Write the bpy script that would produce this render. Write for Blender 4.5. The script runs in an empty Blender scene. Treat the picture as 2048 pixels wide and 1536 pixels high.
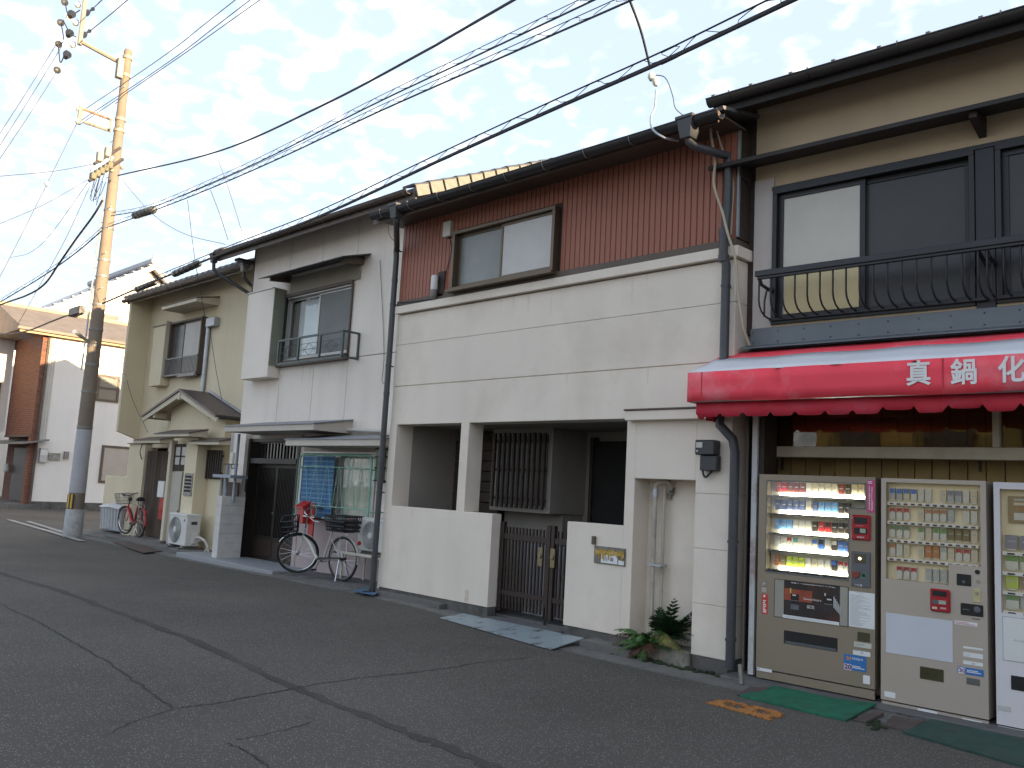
import bpy, bmesh, math, random
from mathutils import Matrix, Vector
random.seed(7)
R_ = math.radians
scn = bpy.context.scene
col = scn.collection

# ------------------------------------------------------------------ camera
CAM_H = 1.6
F_PX = 1740.0
PITCH, YAW, ROLL = R_(7.09), R_(45.3), R_(3.14)
_r0 = Vector((math.cos(YAW), math.sin(YAW), 0)); _f0 = Vector((-math.sin(YAW), math.cos(YAW), 0)); _u0 = Vector((0, 0, 1))
CF = _f0*math.cos(PITCH)+_u0*math.sin(PITCH)
_u = _u0*math.cos(PITCH)-_f0*math.sin(PITCH)
CR = _r0*math.cos(ROLL)+_u*math.sin(ROLL)
CU = _u*math.cos(ROLL)-_r0*math.sin(ROLL)
cam_d = bpy.data.cameras.new('camera'); cam = bpy.data.objects.new('camera', cam_d); col.objects.link(cam)
cam.matrix_world = Matrix(((CR.x, CU.x, -CF.x, 0), (CR.y, CU.y, -CF.y, 0), (CR.z, CU.z, -CF.z, CAM_H), (0, 0, 0, 1)))
cam_d.sensor_width = 36.0; cam_d.lens = 36.0*F_PX/2048.0
cam_d.clip_start = 0.05; cam_d.clip_end = 3000
scn.camera = cam

# ------------------------------------------------------------------ sky, sun, exposure
SUN_EL, SUN_AZ = R_(8.0), R_(5.0)         # azimuth measured from +x towards +y (behind the row of houses)
w = bpy.data.worlds.new('World'); scn.world = w; w.use_nodes = True
nt = w.node_tree; nt.nodes.clear()
N = nt.nodes.new; L = nt.links.new
out = N('ShaderNodeOutputWorld'); bg = N('ShaderNodeBackground'); L(bg.outputs[0], out.inputs[0])
sky = N('ShaderNodeTexSky'); sky.sky_type = 'NISHITA'; sky.sun_disc = False
sky.sun_elevation = SUN_EL; sky.sun_rotation = R_(90)-SUN_AZ
sky.air_density = 1.0; sky.dust_density = 1.2; sky.ozone_density = 1.0; sky.altitude = 0
tc = N('ShaderNodeTexCoord')
sx = N('ShaderNodeSeparateXYZ'); L(tc.outputs['Generated'], sx.inputs[0])
mz = N('ShaderNodeMath'); mz.operation = 'MAXIMUM'; L(sx.outputs[2], mz.inputs[0]); mz.inputs[1].default_value = 0.0
az = N('ShaderNodeMath'); az.operation = 'ADD'; L(mz.outputs[0], az.inputs[0]); az.inputs[1].default_value = 0.22
dx = N('ShaderNodeMath'); dx.operation = 'DIVIDE'; L(sx.outputs[0], dx.inputs[0]); L(az.outputs[0], dx.inputs[1])
dy = N('ShaderNodeMath'); dy.operation = 'DIVIDE'; L(sx.outputs[1], dy.inputs[0]); L(az.outputs[0], dy.inputs[1])
cx = N('ShaderNodeCombineXYZ'); L(dx.outputs[0], cx.inputs[0]); L(dy.outputs[0], cx.inputs[1])
n1 = N('ShaderNodeTexNoise'); n1.inputs['Scale'].default_value = 17.0; n1.inputs['Detail'].default_value = 4; n1.inputs['Roughness'].default_value = 0.42; n1.inputs['Distortion'].default_value = 0.35
n2 = N('ShaderNodeTexNoise'); n2.inputs['Scale'].default_value = 1.1; n2.inputs['Detail'].default_value = 3
L(cx.outputs[0], n1.inputs['Vector']); L(cx.outputs[0], n2.inputs['Vector'])
ad = N('ShaderNodeMath'); ad.operation = 'MULTIPLY_ADD'; L(n2.outputs[0], ad.inputs[0]); ad.inputs[1].default_value = 0.7; L(n1.outputs[0], ad.inputs[2])
# more veil towards the horizon
hz = N('ShaderNodeMath'); hz.operation = 'MULTIPLY_ADD'; L(mz.outputs[0], hz.inputs[0]); hz.inputs[1].default_value = -0.22; L(ad.outputs[0], hz.inputs[2])
cr = N('ShaderNodeMapRange'); cr.inputs['From Min'].default_value = 0.74; cr.inputs['From Max'].default_value = 1.22; cr.interpolation_type = 'SMOOTHSTEP'
L(hz.outputs[0], cr.inputs['Value'])
SKY_S = 0.15
VEIL = (.62, .725, .91); CLOUD = (2.5, 2.38, 2.2)     # thin high haze and the mackerel clouds, before the background strength
mv = N('ShaderNodeMix'); mv.data_type = 'RGBA'; mv.inputs[0].default_value = 0.93; L(sky.outputs[0], mv.inputs[6]); mv.inputs[7].default_value = (*VEIL, 1)
cm = N('ShaderNodeMath'); cm.operation = 'MULTIPLY'; L(cr.outputs[0], cm.inputs[0]); cm.inputs[1].default_value = 0.8
mx = N('ShaderNodeMix'); mx.data_type = 'RGBA'; L(cm.outputs[0], mx.inputs[0]); L(mv.outputs[2], mx.inputs[6]); mx.inputs[7].default_value = (*CLOUD, 1)
L(mx.outputs[2], bg.inputs[0]); bg.inputs[1].default_value = SKY_S
sun_d = bpy.data.lights.new('sun', 'SUN'); sun = bpy.data.objects.new('sun', sun_d); col.objects.link(sun)
sun_d.energy = 2.0; sun_d.angle = R_(0.5); sun_d.color = (1.0, 0.76, 0.48)
SDIR = Vector((math.cos(SUN_EL)*math.cos(SUN_AZ), math.cos(SUN_EL)*math.sin(SUN_AZ), math.sin(SUN_EL)))
sun.rotation_euler = SDIR.to_track_quat('Z', 'Y').to_euler(); sun.location = (30, 5, 30)
vs = scn.view_settings; vs.view_transform = 'Standard'; vs.look = 'None'; vs.gamma = 1.0; vs.use_curve_mapping = False
vs.exposure = 3.05
try:
    scn.cycles.max_bounces = 8; scn.cycles.diffuse_bounces = 4; scn.cycles.glossy_bounces = 3; scn.cycles.transparent_max_bounces = 12
    scn.cycles.caustics_reflective = False; scn.cycles.caustics_refractive = False
except Exception: pass

# ------------------------------------------------------------------ helpers
def ray(p): return CR*(p[0]-1024.0)-CU*(p[1]-768.0)+CF*F_PX
def at(p, Y):                                    # point of the facade plane y = Y that a photo pixel looks at
    d = ray(p); t = Y/d.y; return Vector((d.x*t, Y, CAM_H+d.z*t))
def atx(p, X):
    d = ray(p); t = X/d.x; return Vector((X, d.y*t, CAM_H+d.z*t))
def gr(p, z=0.0):
    d = ray(p); t = (z-CAM_H)/d.z; return Vector((d.x*t, d.y*t, z))
def rect(tl, br, Y):
    a, b = at(tl, Y), at(br, Y); return a.x, b.x, b.z, a.z
FRAME = Matrix.Identity(4)
H4_YAW = R_(3.0); H4_O = Vector((-4.35, 7.7, 0))
H4F = Matrix.Translation(H4_O) @ Matrix.Rotation(H4_YAW, 4, 'Z')
H4I = H4F.inverted()
def pl(p, d):                                    # (s, z) in the shop's own frame on the plane d in front of its upper wall
    o = H4I @ Vector((0, 0, CAM_H)); v = H4I.to_3x3() @ ray(p); t = (d-o.y)/v.y
    q = o+v*t; return q.x, q.z
def prect(tl, br, d):
    a, b = pl(tl, d), pl(br, d); return a[0], b[0], b[1], a[1]
MW = {}
def setframe(m=None):
    global FRAME
    FRAME = m if m is not None else Matrix.Identity(4)
def tag(o, label, cat, group=None):
    o['label'] = label; o['category'] = cat
    if group: o['group'] = group
    return o
def thing(name, label, cat, loc=(0, 0, 0), group=None, rot=0.0):
    o = bpy.data.objects.new(name, None); col.objects.link(o); o.empty_display_size = 0.2
    m = FRAME @ Matrix.Translation(loc) @ Matrix.Rotation(rot, 4, 'Z'); o.matrix_world = m; MW[o] = m
    return tag(o, label, cat, group)
def copy_tree(o, parent=None):
    c = o.copy(); col.objects.link(c); c.parent = parent
    if parent is not None: c.matrix_parent_inverse = o.matrix_parent_inverse
    for ch in list(o.children): copy_tree(ch, c)
    return c
class MB:
    def __init__(s): s.v = []; s.f = []
    def add(s, vs, fs):
        n = len(s.v); s.v += [Vector(q) for q in vs]; s.f += [tuple(i+n for i in f) for f in fs]; return s
    def box(s, x0, x1, y0, y1, z0, z1):
        return s.add([(x0,y0,z0),(x1,y0,z0),(x1,y1,z0),(x0,y1,z0),(x0,y0,z1),(x1,y0,z1),(x1,y1,z1),(x0,y1,z1)],
                     [(0,3,2,1),(4,5,6,7),(0,1,5,4),(1,2,6,5),(2,3,7,6),(3,0,4,7)])
    def prism(s, pts, ax, a0, a1):
        n = len(pts)
        def mk(p, a): return (a, p[0], p[1]) if ax == 'x' else ((p[0], a, p[1]) if ax == 'y' else (p[0], p[1], a))
        return s.add([mk(p, a0) for p in pts]+[mk(p, a1) for p in pts],
                     [tuple(range(n))[::-1], tuple(range(n, 2*n))]+[(i, (i+1) % n, n+(i+1) % n, n+i) for i in range(n)])
    def quad(s, *p): return s.add(p, [tuple(range(len(p)))])
    def tube(s, pts, r, n=6, cap=True):
        pts = [Vector(p) for p in pts]; rs = r if isinstance(r, (list, tuple)) else [r]*len(pts)
        rings = []; up = None
        for i, p in enumerate(pts):
            t = (pts[min(i+1, len(pts)-1)]-pts[max(i-1, 0)])
            if t.length < 1e-9: t = Vector((0, 0, 1))
            t.normalize()
            if up is None: up = Vector((0, 0, 1)) if abs(t.z) < .9 else Vector((1, 0, 0))
            a = up-t*up.dot(t)
            if a.length < 1e-4: a = Vector((1, 0, 0))-t*t.x if abs(t.x) < .9 else Vector((0, 1, 0))-t*t.y
            a.normalize(); up = a; b = t.cross(a)
            rings.append([p+(a*math.cos(6.28318*k/n)+b*math.sin(6.28318*k/n))*rs[i] for k in range(n)])
        vs = [q for rg in rings for q in rg]; fs = []
        for i in range(len(pts)-1):
            for k in range(n): fs.append((i*n+k, i*n+(k+1) % n, (i+1)*n+(k+1) % n, (i+1)*n+k))
        if cap: fs.append(tuple(range(n))[::-1]); fs.append(tuple((len(pts)-1)*n+k for k in range(n)))
        return s.add(vs, fs)
    def lathe(s, prof, c, n=16, axis='z'):
        c = Vector(c); vs = []; fs = []
        for r, h in prof:
            for k in range(n):
                a = 6.28318*k/n; u, v = r*math.cos(a), r*math.sin(a)
                q = Vector((u, v, h)) if axis == 'z' else (Vector((u, h, v)) if axis == 'y' else Vector((h, u, v)))
                vs.append(c+q)
        for i in range(len(prof)-1):
            for k in range(n): fs.append((i*n+k, i*n+(k+1) % n, (i+1)*n+(k+1) % n, (i+1)*n+k))
        fs.append(tuple(range(n))); fs.append(tuple((len(prof)-1)*n+k for k in range(n)))
        return s.add(vs, fs)
    def xf(s, m):
        s.v = [m @ q for q in s.v]; return s
    def build(s, name, mat, parent=None, smooth=False, bevel=0.0, label=None, local=False):
        me = bpy.data.meshes.new(name); o = bpy.data.objects.new(name, me); col.objects.link(o)
        vs = s.v if local else [FRAME @ q for q in s.v]
        if parent is not None:
            inv = Matrix.Identity(4) if local else MW[parent].inverted()
            vs = [inv @ q for q in vs]; o.parent = parent; MW[o] = MW[parent]
        else:
            xs = [q.x for q in vs]; ys = [q.y for q in vs]; zs = [q.z for q in vs]
            b = Vector(((min(xs)+max(xs))/2, (min(ys)+max(ys))/2, min(zs)))
            vs = [q-b for q in vs]; o.location = b; MW[o] = Matrix.Translation(b)
        me.from_pydata([tuple(q) for q in vs], [], s.f)
        bm = bmesh.new(); bm.from_mesh(me)
        bmesh.ops.recalc_face_normals(bm, faces=bm.faces[:])
        if bevel > 0:
            es = [e for e in bm.edges if len(e.link_faces) == 2 and e.calc_face_angle(0) > 0.6]
            if es: bmesh.ops.bevel(bm, geom=es, offset=bevel, segments=1, affect='EDGES', clamp_overlap=True)
        if smooth:
            for f in bm.faces: f.smooth = True
            for e in bm.edges:
                if len(e.link_faces) == 2 and e.calc_face_angle(0) > 0.7: e.smooth = False
        bm.to_mesh(me); bm.free()
        if mat is not None: me.materials.append(mat)
        if label: o['label'] = label
        return o
def box(name, mat, parent, x0, x1, y0, y1, z0, z1, bevel=0.0, label=None):
    return MB().box(min(x0,x1), max(x0,x1), min(y0,y1), max(y0,y1), min(z0,z1), max(z0,z1)).build(name, mat, parent, bevel=bevel, label=label)
def structure(o): o['kind'] = 'structure'; return o
def catmull(P, n=8):
    P = [Vector(p) for p in P]; out_ = []
    for i in range(len(P)-1):
        p0 = P[i-1] if i else P[0]*2-P[1]; p1 = P[i]; p2 = P[i+1]; p3 = P[i+2] if i+2 < len(P) else P[-1]*2-P[-2]
        for k in range(n):
            t = k/n
            out_.append(0.5*((2*p1)+(p2-p0)*t+(2*p0-5*p1+4*p2-p3)*t*t+(3*p1-p0-3*p2+p3)*t**3))
    return out_+[P[-1]]
def share(src, name, parent, loc=(0, 0, 0), mat=None, rot=None):
    o = src.copy(); o.name = name; col.objects.link(o); o.parent = parent; o.location = loc
    if rot is not None: o.rotation_euler = rot
    return o

# ------------------------------------------------------------------ materials
def lin(c): return tuple((x/12.92 if x <= .04045 else ((x+.055)/1.055)**2.4) for x in [v/255 for v in c])
def mat(name, c, rough=.7, metal=0.0, spec=.5, var=.10, scale=3.0, bump=0.0, bscale=60.0, streak=0.0, dirt=None, dirt_amt=0.0, dirt_scale=1.5, coat=0.0, speck=None):
    """c: linear base colour. var: mottling; streak: vertical rain streaks; dirt: (colour) patches; bump: fine relief in metres"""
    m = bpy.data.materials.new(name); m.use_nodes = True; t = m.node_tree; b = t.nodes['Principled BSDF']
    b.inputs['Roughness'].default_value = rough; b.inputs['Metallic'].default_value = metal
    b.inputs['Specular IOR Level'].default_value = spec
    if coat: b.inputs['Coat Weight'].default_value = coat; b.inputs['Coat Roughness'].default_value = .1
    tcn = t.nodes.new('ShaderNodeTexCoord'); co = tcn.outputs['Object']
    n = t.nodes.new('ShaderNodeTexNoise'); n.inputs['Scale'].default_value = scale; n.inputs['Detail'].default_value = 8; n.inputs['Roughness'].default_value = .6
    t.links.new(co, n.inputs['Vector'])
    mr = t.nodes.new('ShaderNodeMapRange'); mr.inputs['From Min'].default_value = .3; mr.inputs['From Max'].default_value = .7
    mr.inputs['To Min'].default_value = 1-var; mr.inputs['To Max'].default_value = 1+var; t.links.new(n.outputs[0], mr.inputs['Value'])
    fac = mr.outputs[0]
    if streak:
        mp = t.nodes.new('ShaderNodeMapping'); mp.inputs['Scale'].default_value = (2.2, 2.2, .22); t.links.new(co, mp.inputs[0])
        s2 = t.nodes.new('ShaderNodeTexNoise'); s2.inputs['Scale'].default_value = 1.0; s2.inputs['Detail'].default_value = 6; t.links.new(mp.outputs[0], s2.inputs['Vector'])
        m2 = t.nodes.new('ShaderNodeMapRange'); m2.inputs['From Min'].default_value = .42; m2.inputs['From Max'].default_value = .85
        m2.inputs['To Min'].default_value = 1.0; m2.inputs['To Max'].default_value = 1-streak; t.links.new(s2.outputs[0], m2.inputs['Value'])
        mu = t.nodes.new('ShaderNodeMath'); mu.operation = 'MULTIPLY'; t.links.new(fac, mu.inputs[0]); t.links.new(m2.outputs[0], mu.inputs[1]); fac = mu.outputs[0]
    vm = t.nodes.new('ShaderNodeVectorMath'); vm.operation = 'SCALE'; vm.inputs[0].default_value = c[:3]; t.links.new(fac, vm.inputs['Scale'])
    colr = vm.outputs[0]
    if dirt is not None:
        dn = t.nodes.new('ShaderNodeTexNoise'); dn.inputs['Scale'].default_value = dirt_scale; dn.inputs['Detail'].default_value = 10; dn.inputs['Roughness'].default_value = .65
        t.links.new(co, dn.inputs['Vector'])
        dm = t.nodes.new('ShaderNodeMapRange'); dm.inputs['From Min'].default_value = .5; dm.inputs['From Max'].default_value = .68; dm.inputs['To Max'].default_value = dirt_amt
        t.links.new(dn.outputs[0], dm.inputs['Value'])
        mi = t.nodes.new('ShaderNodeMix'); mi.data_type = 'RGBA'; t.links.new(dm.outputs[0], mi.inputs[0]); t.links.new(colr, mi.inputs[6]); mi.inputs[7].default_value = (*dirt[:3], 1); colr = mi.outputs[2]
    if speck is not None:
        sp = t.nodes.new('ShaderNodeTexVoronoi'); sp.inputs['Scale'].default_value = speck[1]; t.links.new(co, sp.inputs['Vector'])
        sm = t.nodes.new('ShaderNodeMapRange'); sm.inputs['From Min'].default_value = 0.0; sm.inputs['From Max'].default_value = speck[2]; sm.inputs['To Min'].default_value = speck[3]; sm.inputs['To Max'].default_value = 0.0
        t.links.new(sp.outputs['Distance'], sm.inputs['Value'])
        gt = t.nodes.new('ShaderNodeSeparateColor'); t.links.new(sp.outputs['Color'], gt.inputs[0])
        g2 = t.nodes.new('ShaderNodeMath'); g2.operation = 'GREATER_THAN'; t.links.new(gt.outputs[0], g2.inputs[0]); g2.inputs[1].default_value = .55
        g3 = t.nodes.new('ShaderNodeMath'); g3.operation = 'MULTIPLY'; t.links.new(g2.outputs[0], g3.inputs[0]); t.links.new(sm.outputs[0], g3.inputs[1])
        mi = t.nodes.new('ShaderNodeMix'); mi.data_type = 'RGBA'; t.links.new(g3.outputs[0], mi.inputs[0]); t.links.new(colr, mi.inputs[6]); mi.inputs[7].default_value = (*speck[0], 1); colr = mi.outputs[2]
    t.links.new(colr, b.inputs['Base Color'])
    if bump:
        bn = t.nodes.new('ShaderNodeTexNoise'); bn.inputs['Scale'].default_value = bscale; bn.inputs['Detail'].default_value = 4; t.links.new(co, bn.inputs['Vector'])
        bp = t.nodes.new('ShaderNodeBump'); bp.inputs['Distance'].default_value = bump; bp.inputs['Strength'].default_value = 1.0
        t.links.new(bn.outputs[0], bp.inputs['Height']); t.links.new(bp.outputs[0], b.inputs['Normal'])
    m['nodes_base'] = name
    return m
def glass(name, tint=(.97, .985, .98), rough=0.0, through=.985, f0=.035):
    m = bpy.data.materials.new(name); m.use_nodes = True; t = m.node_tree; t.nodes.clear()
    o = t.nodes.new('ShaderNodeOutputMaterial'); mxs = t.nodes.new('ShaderNodeMixShader'); tr = t.nodes.new('ShaderNodeBsdfTransparent'); gl = t.nodes.new('ShaderNodeBsdfGlossy')
    # Schlick reflectance from the angle to the surface, the same on both faces of a thin pane
    ge = t.nodes.new('ShaderNodeNewGeometry'); dt = t.nodes.new('ShaderNodeVectorMath'); dt.operation = 'DOT_PRODUCT'; t.links.new(ge.outputs['Normal'], dt.inputs[0]); t.links.new(ge.outputs['Incoming'], dt.inputs[1])
    ab_ = t.nodes.new('ShaderNodeMath'); ab_.operation = 'ABSOLUTE'; t.links.new(dt.outputs['Value'], ab_.inputs[0])
    om_ = t.nodes.new('ShaderNodeMath'); om_.operation = 'SUBTRACT'; om_.inputs[0].default_value = 1.0; t.links.new(ab_.outputs[0], om_.inputs[1])
    pw = t.nodes.new('ShaderNodeMath'); pw.operation = 'POWER'; t.links.new(om_.outputs[0], pw.inputs[0]); pw.inputs[1].default_value = 5.0
    fr = t.nodes.new('ShaderNodeMath'); fr.operation = 'MULTIPLY_ADD'; t.links.new(pw.outputs[0], fr.inputs[0]); fr.inputs[1].default_value = 1-f0; fr.inputs[2].default_value = f0
    nb = t.nodes.new('ShaderNodeTexNoise'); nb.inputs['Scale'].default_value = 2.0; bp = t.nodes.new('ShaderNodeBump'); bp.inputs['Distance'].default_value = .01; bp.inputs['Strength'].default_value = .25
    tcn = t.nodes.new('ShaderNodeTexCoord'); t.links.new(tcn.outputs['Object'], nb.inputs['Vector']); t.links.new(nb.outputs[0], bp.inputs['Height']); t.links.new(bp.outputs[0], gl.inputs['Normal'])
    tr.inputs[0].default_value = (*[x*through for x in tint], 1); gl.inputs['Roughness'].default_value = rough; gl.inputs[0].default_value = (.95, .97, 1, 1)
    t.links.new(fr.outputs[0], mxs.inputs[0]); t.links.new(tr.outputs[0], mxs.inputs[1]); t.links.new(gl.outputs[0], mxs.inputs[2]); t.links.new(mxs.outputs[0], o.inputs[0])
    return m
def emit(name, c, s):
    m = bpy.data.materials.new(name); m.use_nodes = True; b = m.node_tree.nodes['Principled BSDF']
    b.inputs['Base Color'].default_value = (*c, 1); b.inputs['Emission Color'].default_value = (*c, 1); b.inputs['Emission Strength'].default_value = s
    return m
def sheetmat(name, fn):
    m = bpy.data.materials.new(name); m.use_nodes = True; fn(m.node_tree, m.node_tree.nodes['Principled BSDF']); return m
# ------------------------------------------------------------------ shared materials
M_cream = mat('cream_render', (.77, .685, .58), .85, var=.06, scale=.9, bump=.002, bscale=180, streak=.07, dirt=(.60, .51, .42), dirt_amt=.55, dirt_scale=.8)
M_cream2 = mat('white_render', (.785, .71, .625), .85, var=.05, scale=1.0, bump=.002, bscale=200, streak=.12)
M_pink = mat('pink_render', (.42, .34, .33), .85, var=.06, scale=2, bump=.002, bscale=150)
M_yel = mat('yellow_cream_render', (.66, .575, .40), .85, var=.05, scale=1.0, bump=.002, bscale=200, streak=.08)
M_plinth = mat('plinth_concrete', (.115, .108, .098), .9, var=.25, scale=6, bump=.004, bscale=60, dirt=(.05, .05, .045), dirt_amt=.8, dirt_scale=4)
M_conc = mat('kerb_concrete', (.145, .138, .125), .9, var=.25, scale=5, bump=.004, bscale=70, dirt=(.06, .06, .05), dirt_amt=.7, dirt_scale=2.5)
M_slab = mat('apron_concrete', (.12, .115, .11), .85, var=.25, scale=3, bump=.003, bscale=80, dirt=(.05, .05, .05), dirt_amt=.8, dirt_scale=2)
M_brown = mat('brown_siding_metal', (.33, .118, .072), .55, var=.14, scale=2.5, bump=.0006, bscale=200, streak=.22, dirt=(.13, .06, .045), dirt_amt=.6, dirt_scale=1.2)
M_flash = mat('brown_flashing', (.11, .08, .06), .6, var=.15, dirt=(.05, .035, .03), dirt_amt=.6)
M_dkwood = mat('dark_timber', (.045, .03, .022), .75, var=.3, scale=10, streak=.4)
M_gutter = mat('dark_gutter_plastic', (.028, .026, .026), .45, var=.2, scale=4)
M_pipe = mat('grey_downpipe', (.055, .057, .062), .45, var=.15, scale=5, streak=.2)
M_gutbr = mat('brown_gutter', (.10, .075, .058), .5, var=.2, scale=4)
M_alum = mat('bronze_aluminium', (.13, .095, .065), .4, metal=.5, var=.1)
M_alum2 = mat('silver_aluminium', (.42, .41, .39), .4, metal=.5, var=.08)
M_dkalum = mat('dark_bronze_aluminium', (.035, .030, .030), .4, metal=.3, var=.1)
M_frost = mat('frosted_glass', (.33, .31, .29), .22, var=.06, scale=3, bump=.0012, bscale=220, spec=.6)
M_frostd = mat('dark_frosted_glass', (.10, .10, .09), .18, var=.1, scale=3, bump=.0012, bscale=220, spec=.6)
M_glass = glass('clear_glass')
M_dark = mat('dark_interior', (.012, .011, .010), .9, var=.2)
M_screen = mat('insect_screen', (.19, .195, .185), .8, var=.08, bump=.0005, bscale=400)
M_galv = mat('galvanised_steel', (.42, .44, .46), .45, metal=.6, var=.12, scale=8)
M_white = mat('white_plastic', (.68, .67, .64), .45, var=.05)
M_ivory = mat('ivory_plastic', (.60, .57, .48), .5, var=.06)
M_black = mat('black_plastic', (.02, .02, .021), .45, var=.15)
M_rubber = mat('tyre_rubber', (.018, .018, .018), .8, var=.2)
M_chrome = mat('chrome', (.65, .65, .66), .2, metal=1.0, var=.04)
M_red = mat('red_enamel', (.42, .02, .018), .35, var=.08, coat=.3)
M_tile = mat('grey_roof_tile', (.16, .155, .15), .6, var=.2, scale=8)
M_wire = mat('black_cable', (.018, .018, .022), .6, var=.1)
M_thin = mat('grey_wire', (.09, .10, .14), .6, var=.1)

# ------------------------------------------------------------------ ground
def smooth01(t): t = max(0, min(1, t)); return t*t*(3-2*t)
def GZ(x):
    if x > -9.5: return .075*smooth01((-5.0-x)/4.5)
    return .075-.055*smooth01((-11.0-x)/4.0)
M_road = mat('asphalt', (.090, .080, .068), .95, spec=.25, var=.22, scale=.4, bump=.004, bscale=150, dirt=(.100, .088, .077), dirt_amt=.7, dirt_scale=.5, speck=((.50, .47, .44), 70, .36, .9))
def ground_sheet(name, m, xs, ys, dz, zf=GZ):
    mb = MB(); nx, ny = len(xs), len(ys)
    mb.v = [Vector((x, y, zf(x)+dz)) for y in ys for x in xs]
    mb.f = [(j*nx+i, j*nx+i+1, (j+1)*nx+i+1, (j+1)*nx+i) for j in range(ny-1) for i in range(nx-1)]
    return structure(mb.build(name, m))
XS = [-900, -300, -120, -60, -40, -30]+[-25+.5*i for i in range(54)]+[3, 6, 12, 30, 100, 300, 900]
road = ground_sheet('road', M_road, XS, [-900, -200, -60, -20, -8, 0, 4, 7, 12, 20, 60, 200, 900], 0)
MW[road] = Matrix.Translation(road.location)
M_crack = mat('asphalt_crack', (.030, .027, .025), .95, var=.2)
M_seam = mat('asphalt_seam', (.062, .0545, .048), .95, spec=.25, var=.25, scale=1.2, bump=.004, bscale=150, speck=((.40, .37, .34), 70, .30, .8))
def ribbon(name, pix, wid, m, jit, seed, dz=.004, n=10):
    rnd = random.Random(seed); P = catmull([gr(p) for p in pix], n) if jit else [gr(p) for p in pix]
    mb = MB(); vs = []
    for i, p in enumerate(P):
        t = (P[min(i+1, len(P)-1)]-P[max(i-1, 0)]).normalized(); nrm = Vector((-t.y, t.x, 0))
        o = nrm*rnd.uniform(-jit, jit); ww = wid*rnd.uniform(.5, 1.3) if jit else wid
        if i in (0, len(P)-1): ww *= .3
        for s_ in (-1, 1):
            q = p+o+nrm*ww*s_*.5; vs.append(Vector((q.x, q.y, GZ(q.x)+dz)))
    mb.add(vs, [(2*i, 2*i+1, 2*i+3, 2*i+2) for i in range(len(P)-1)])
    return mb.build(name, m, road)
ribbon('crack', [(-60, 1185), (0, 1222), (60, 1253), (110, 1280), (170, 1313), (230, 1345), (290, 1383), (350, 1420)], .014, M_crack, .02, 1)
ribbon('crack', [(350, 1420), (420, 1411), (500, 1397), (600, 1378), (700, 1362), (800, 1350), (900, 1338), (980, 1325), (1060, 1318)], .012, M_crack, .016, 2)
ribbon('crack', [(455, 1486), (490, 1503), (530, 1530), (560, 1556)], .012, M_crack, .016, 3)
ribbon('crack', [(215, 1470), (270, 1445), (350, 1421)], .008, M_crack, .012, 4)
ribbon('crack', [(470, 1482), (540, 1467), (622, 1445), (612, 1432)], .008, M_crack, .012, 5)
ribbon('road_seam', [(-80, 1120), (0, 1150), (110, 1190), (250, 1245), (400, 1300), (590, 1378), (780, 1452), (900, 1497), (1010, 1545)], .10, M_seam, .02, 6, .003)

# concrete gutter strip along the building line
def strip(name, m, xs, y0f, y1f, zf, thick=.25):
    mb = MB(); vs = []
    for x in xs: vs += [(x, y0f(x), -.1), (x, y0f(x), zf(x)), (x, y1f(x), zf(x)+.006), (x, y1f(x), -.1)]
    fs = []
    for i in range(len(xs)-1):
        for k in range(4): fs.append((4*i+k, 4*i+(k+1) % 4, 4*i+4+(k+1) % 4, 4*i+4+k))
    fs += [(0, 1, 2, 3), tuple(4*(len(xs)-1)+k for k in (3, 2, 1, 0))]
    return structure(mb.add(vs, fs).build(name, m))
def EDGE(x): return 6.98+.30*smooth01((-6.0-x)/3.5)+.14*smooth01((-11-x)/3)
xs_all = [-24+.5*i for i in range(52)]
strip('gutter_strip', M_conc, xs_all, EDGE, lambda x: EDGE(x)+.30, lambda x: GZ(x)+.012)
strip('apron', M_slab, [-16.3+.5*i for i in range(13)]+[-10.02], lambda x: EDGE(x)+.30, lambda x: 8.6, lambda x: GZ(x)+.045)
strip('apron', M_slab, [-24+.5*i for i in range(16)]+[-16.31], lambda x: EDGE(x)+.32, lambda x: 9.4, lambda x: GZ(x)+.03)
# kerb in front of the cream house
strip('kerb', M_conc, [-10.0+.25*i for i in range(6)]+[-8.55], lambda x: EDGE(x)+.16, lambda x: 7.52, lambda x: GZ(x)+.075)
strip('kerb', M_conc, [-6.10, -6.0, -5.8, -5.6, -5.46], lambda x: EDGE(x)+.27, lambda x: 7.52, lambda x: GZ(x)+.085)

# ------------------------------------------------------------------ cream house with brown siding
Y3 = 7.5
h3 = thing('cream_house', 'cream rendered house with red brown metal siding upstairs and open porch behind low walls', 'house', (-7.25, Y3, 0))
XL, XR = -10.0, -4.49
zt = 4.235                                       # top of the render
def wall(name, m, x0, x1, z0, z1, y0, y1, bev=.004): return box(name, m, h3, x0, x1, y0, y1, z0, z1, bev)
# render bands with shadow joints
wall('render_panel', M_cream, XL, XR, 3.604, 4.04, Y3, Y3+.3)
wall('render_panel', M_cream, XL, XR, 3.009, 3.600, Y3, Y3+.3)
wall('render_panel', M_cream, XL, XR, 2.46, 3.000, Y3+.008, Y3+.3)
wall('joint_backing', M_cream, XL+.01, XR-.01, 2.47, 4.03, Y3+.014, Y3+.29, 0)
wall('cornice', M_cream, XL, XR, 4.055, 4.16, Y3-.065, Y3+.3)
box('flashing', M_flash, h3, XL, XR+.005, Y3-.035, Y3+.3, 4.163, 4.245, .004)
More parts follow.
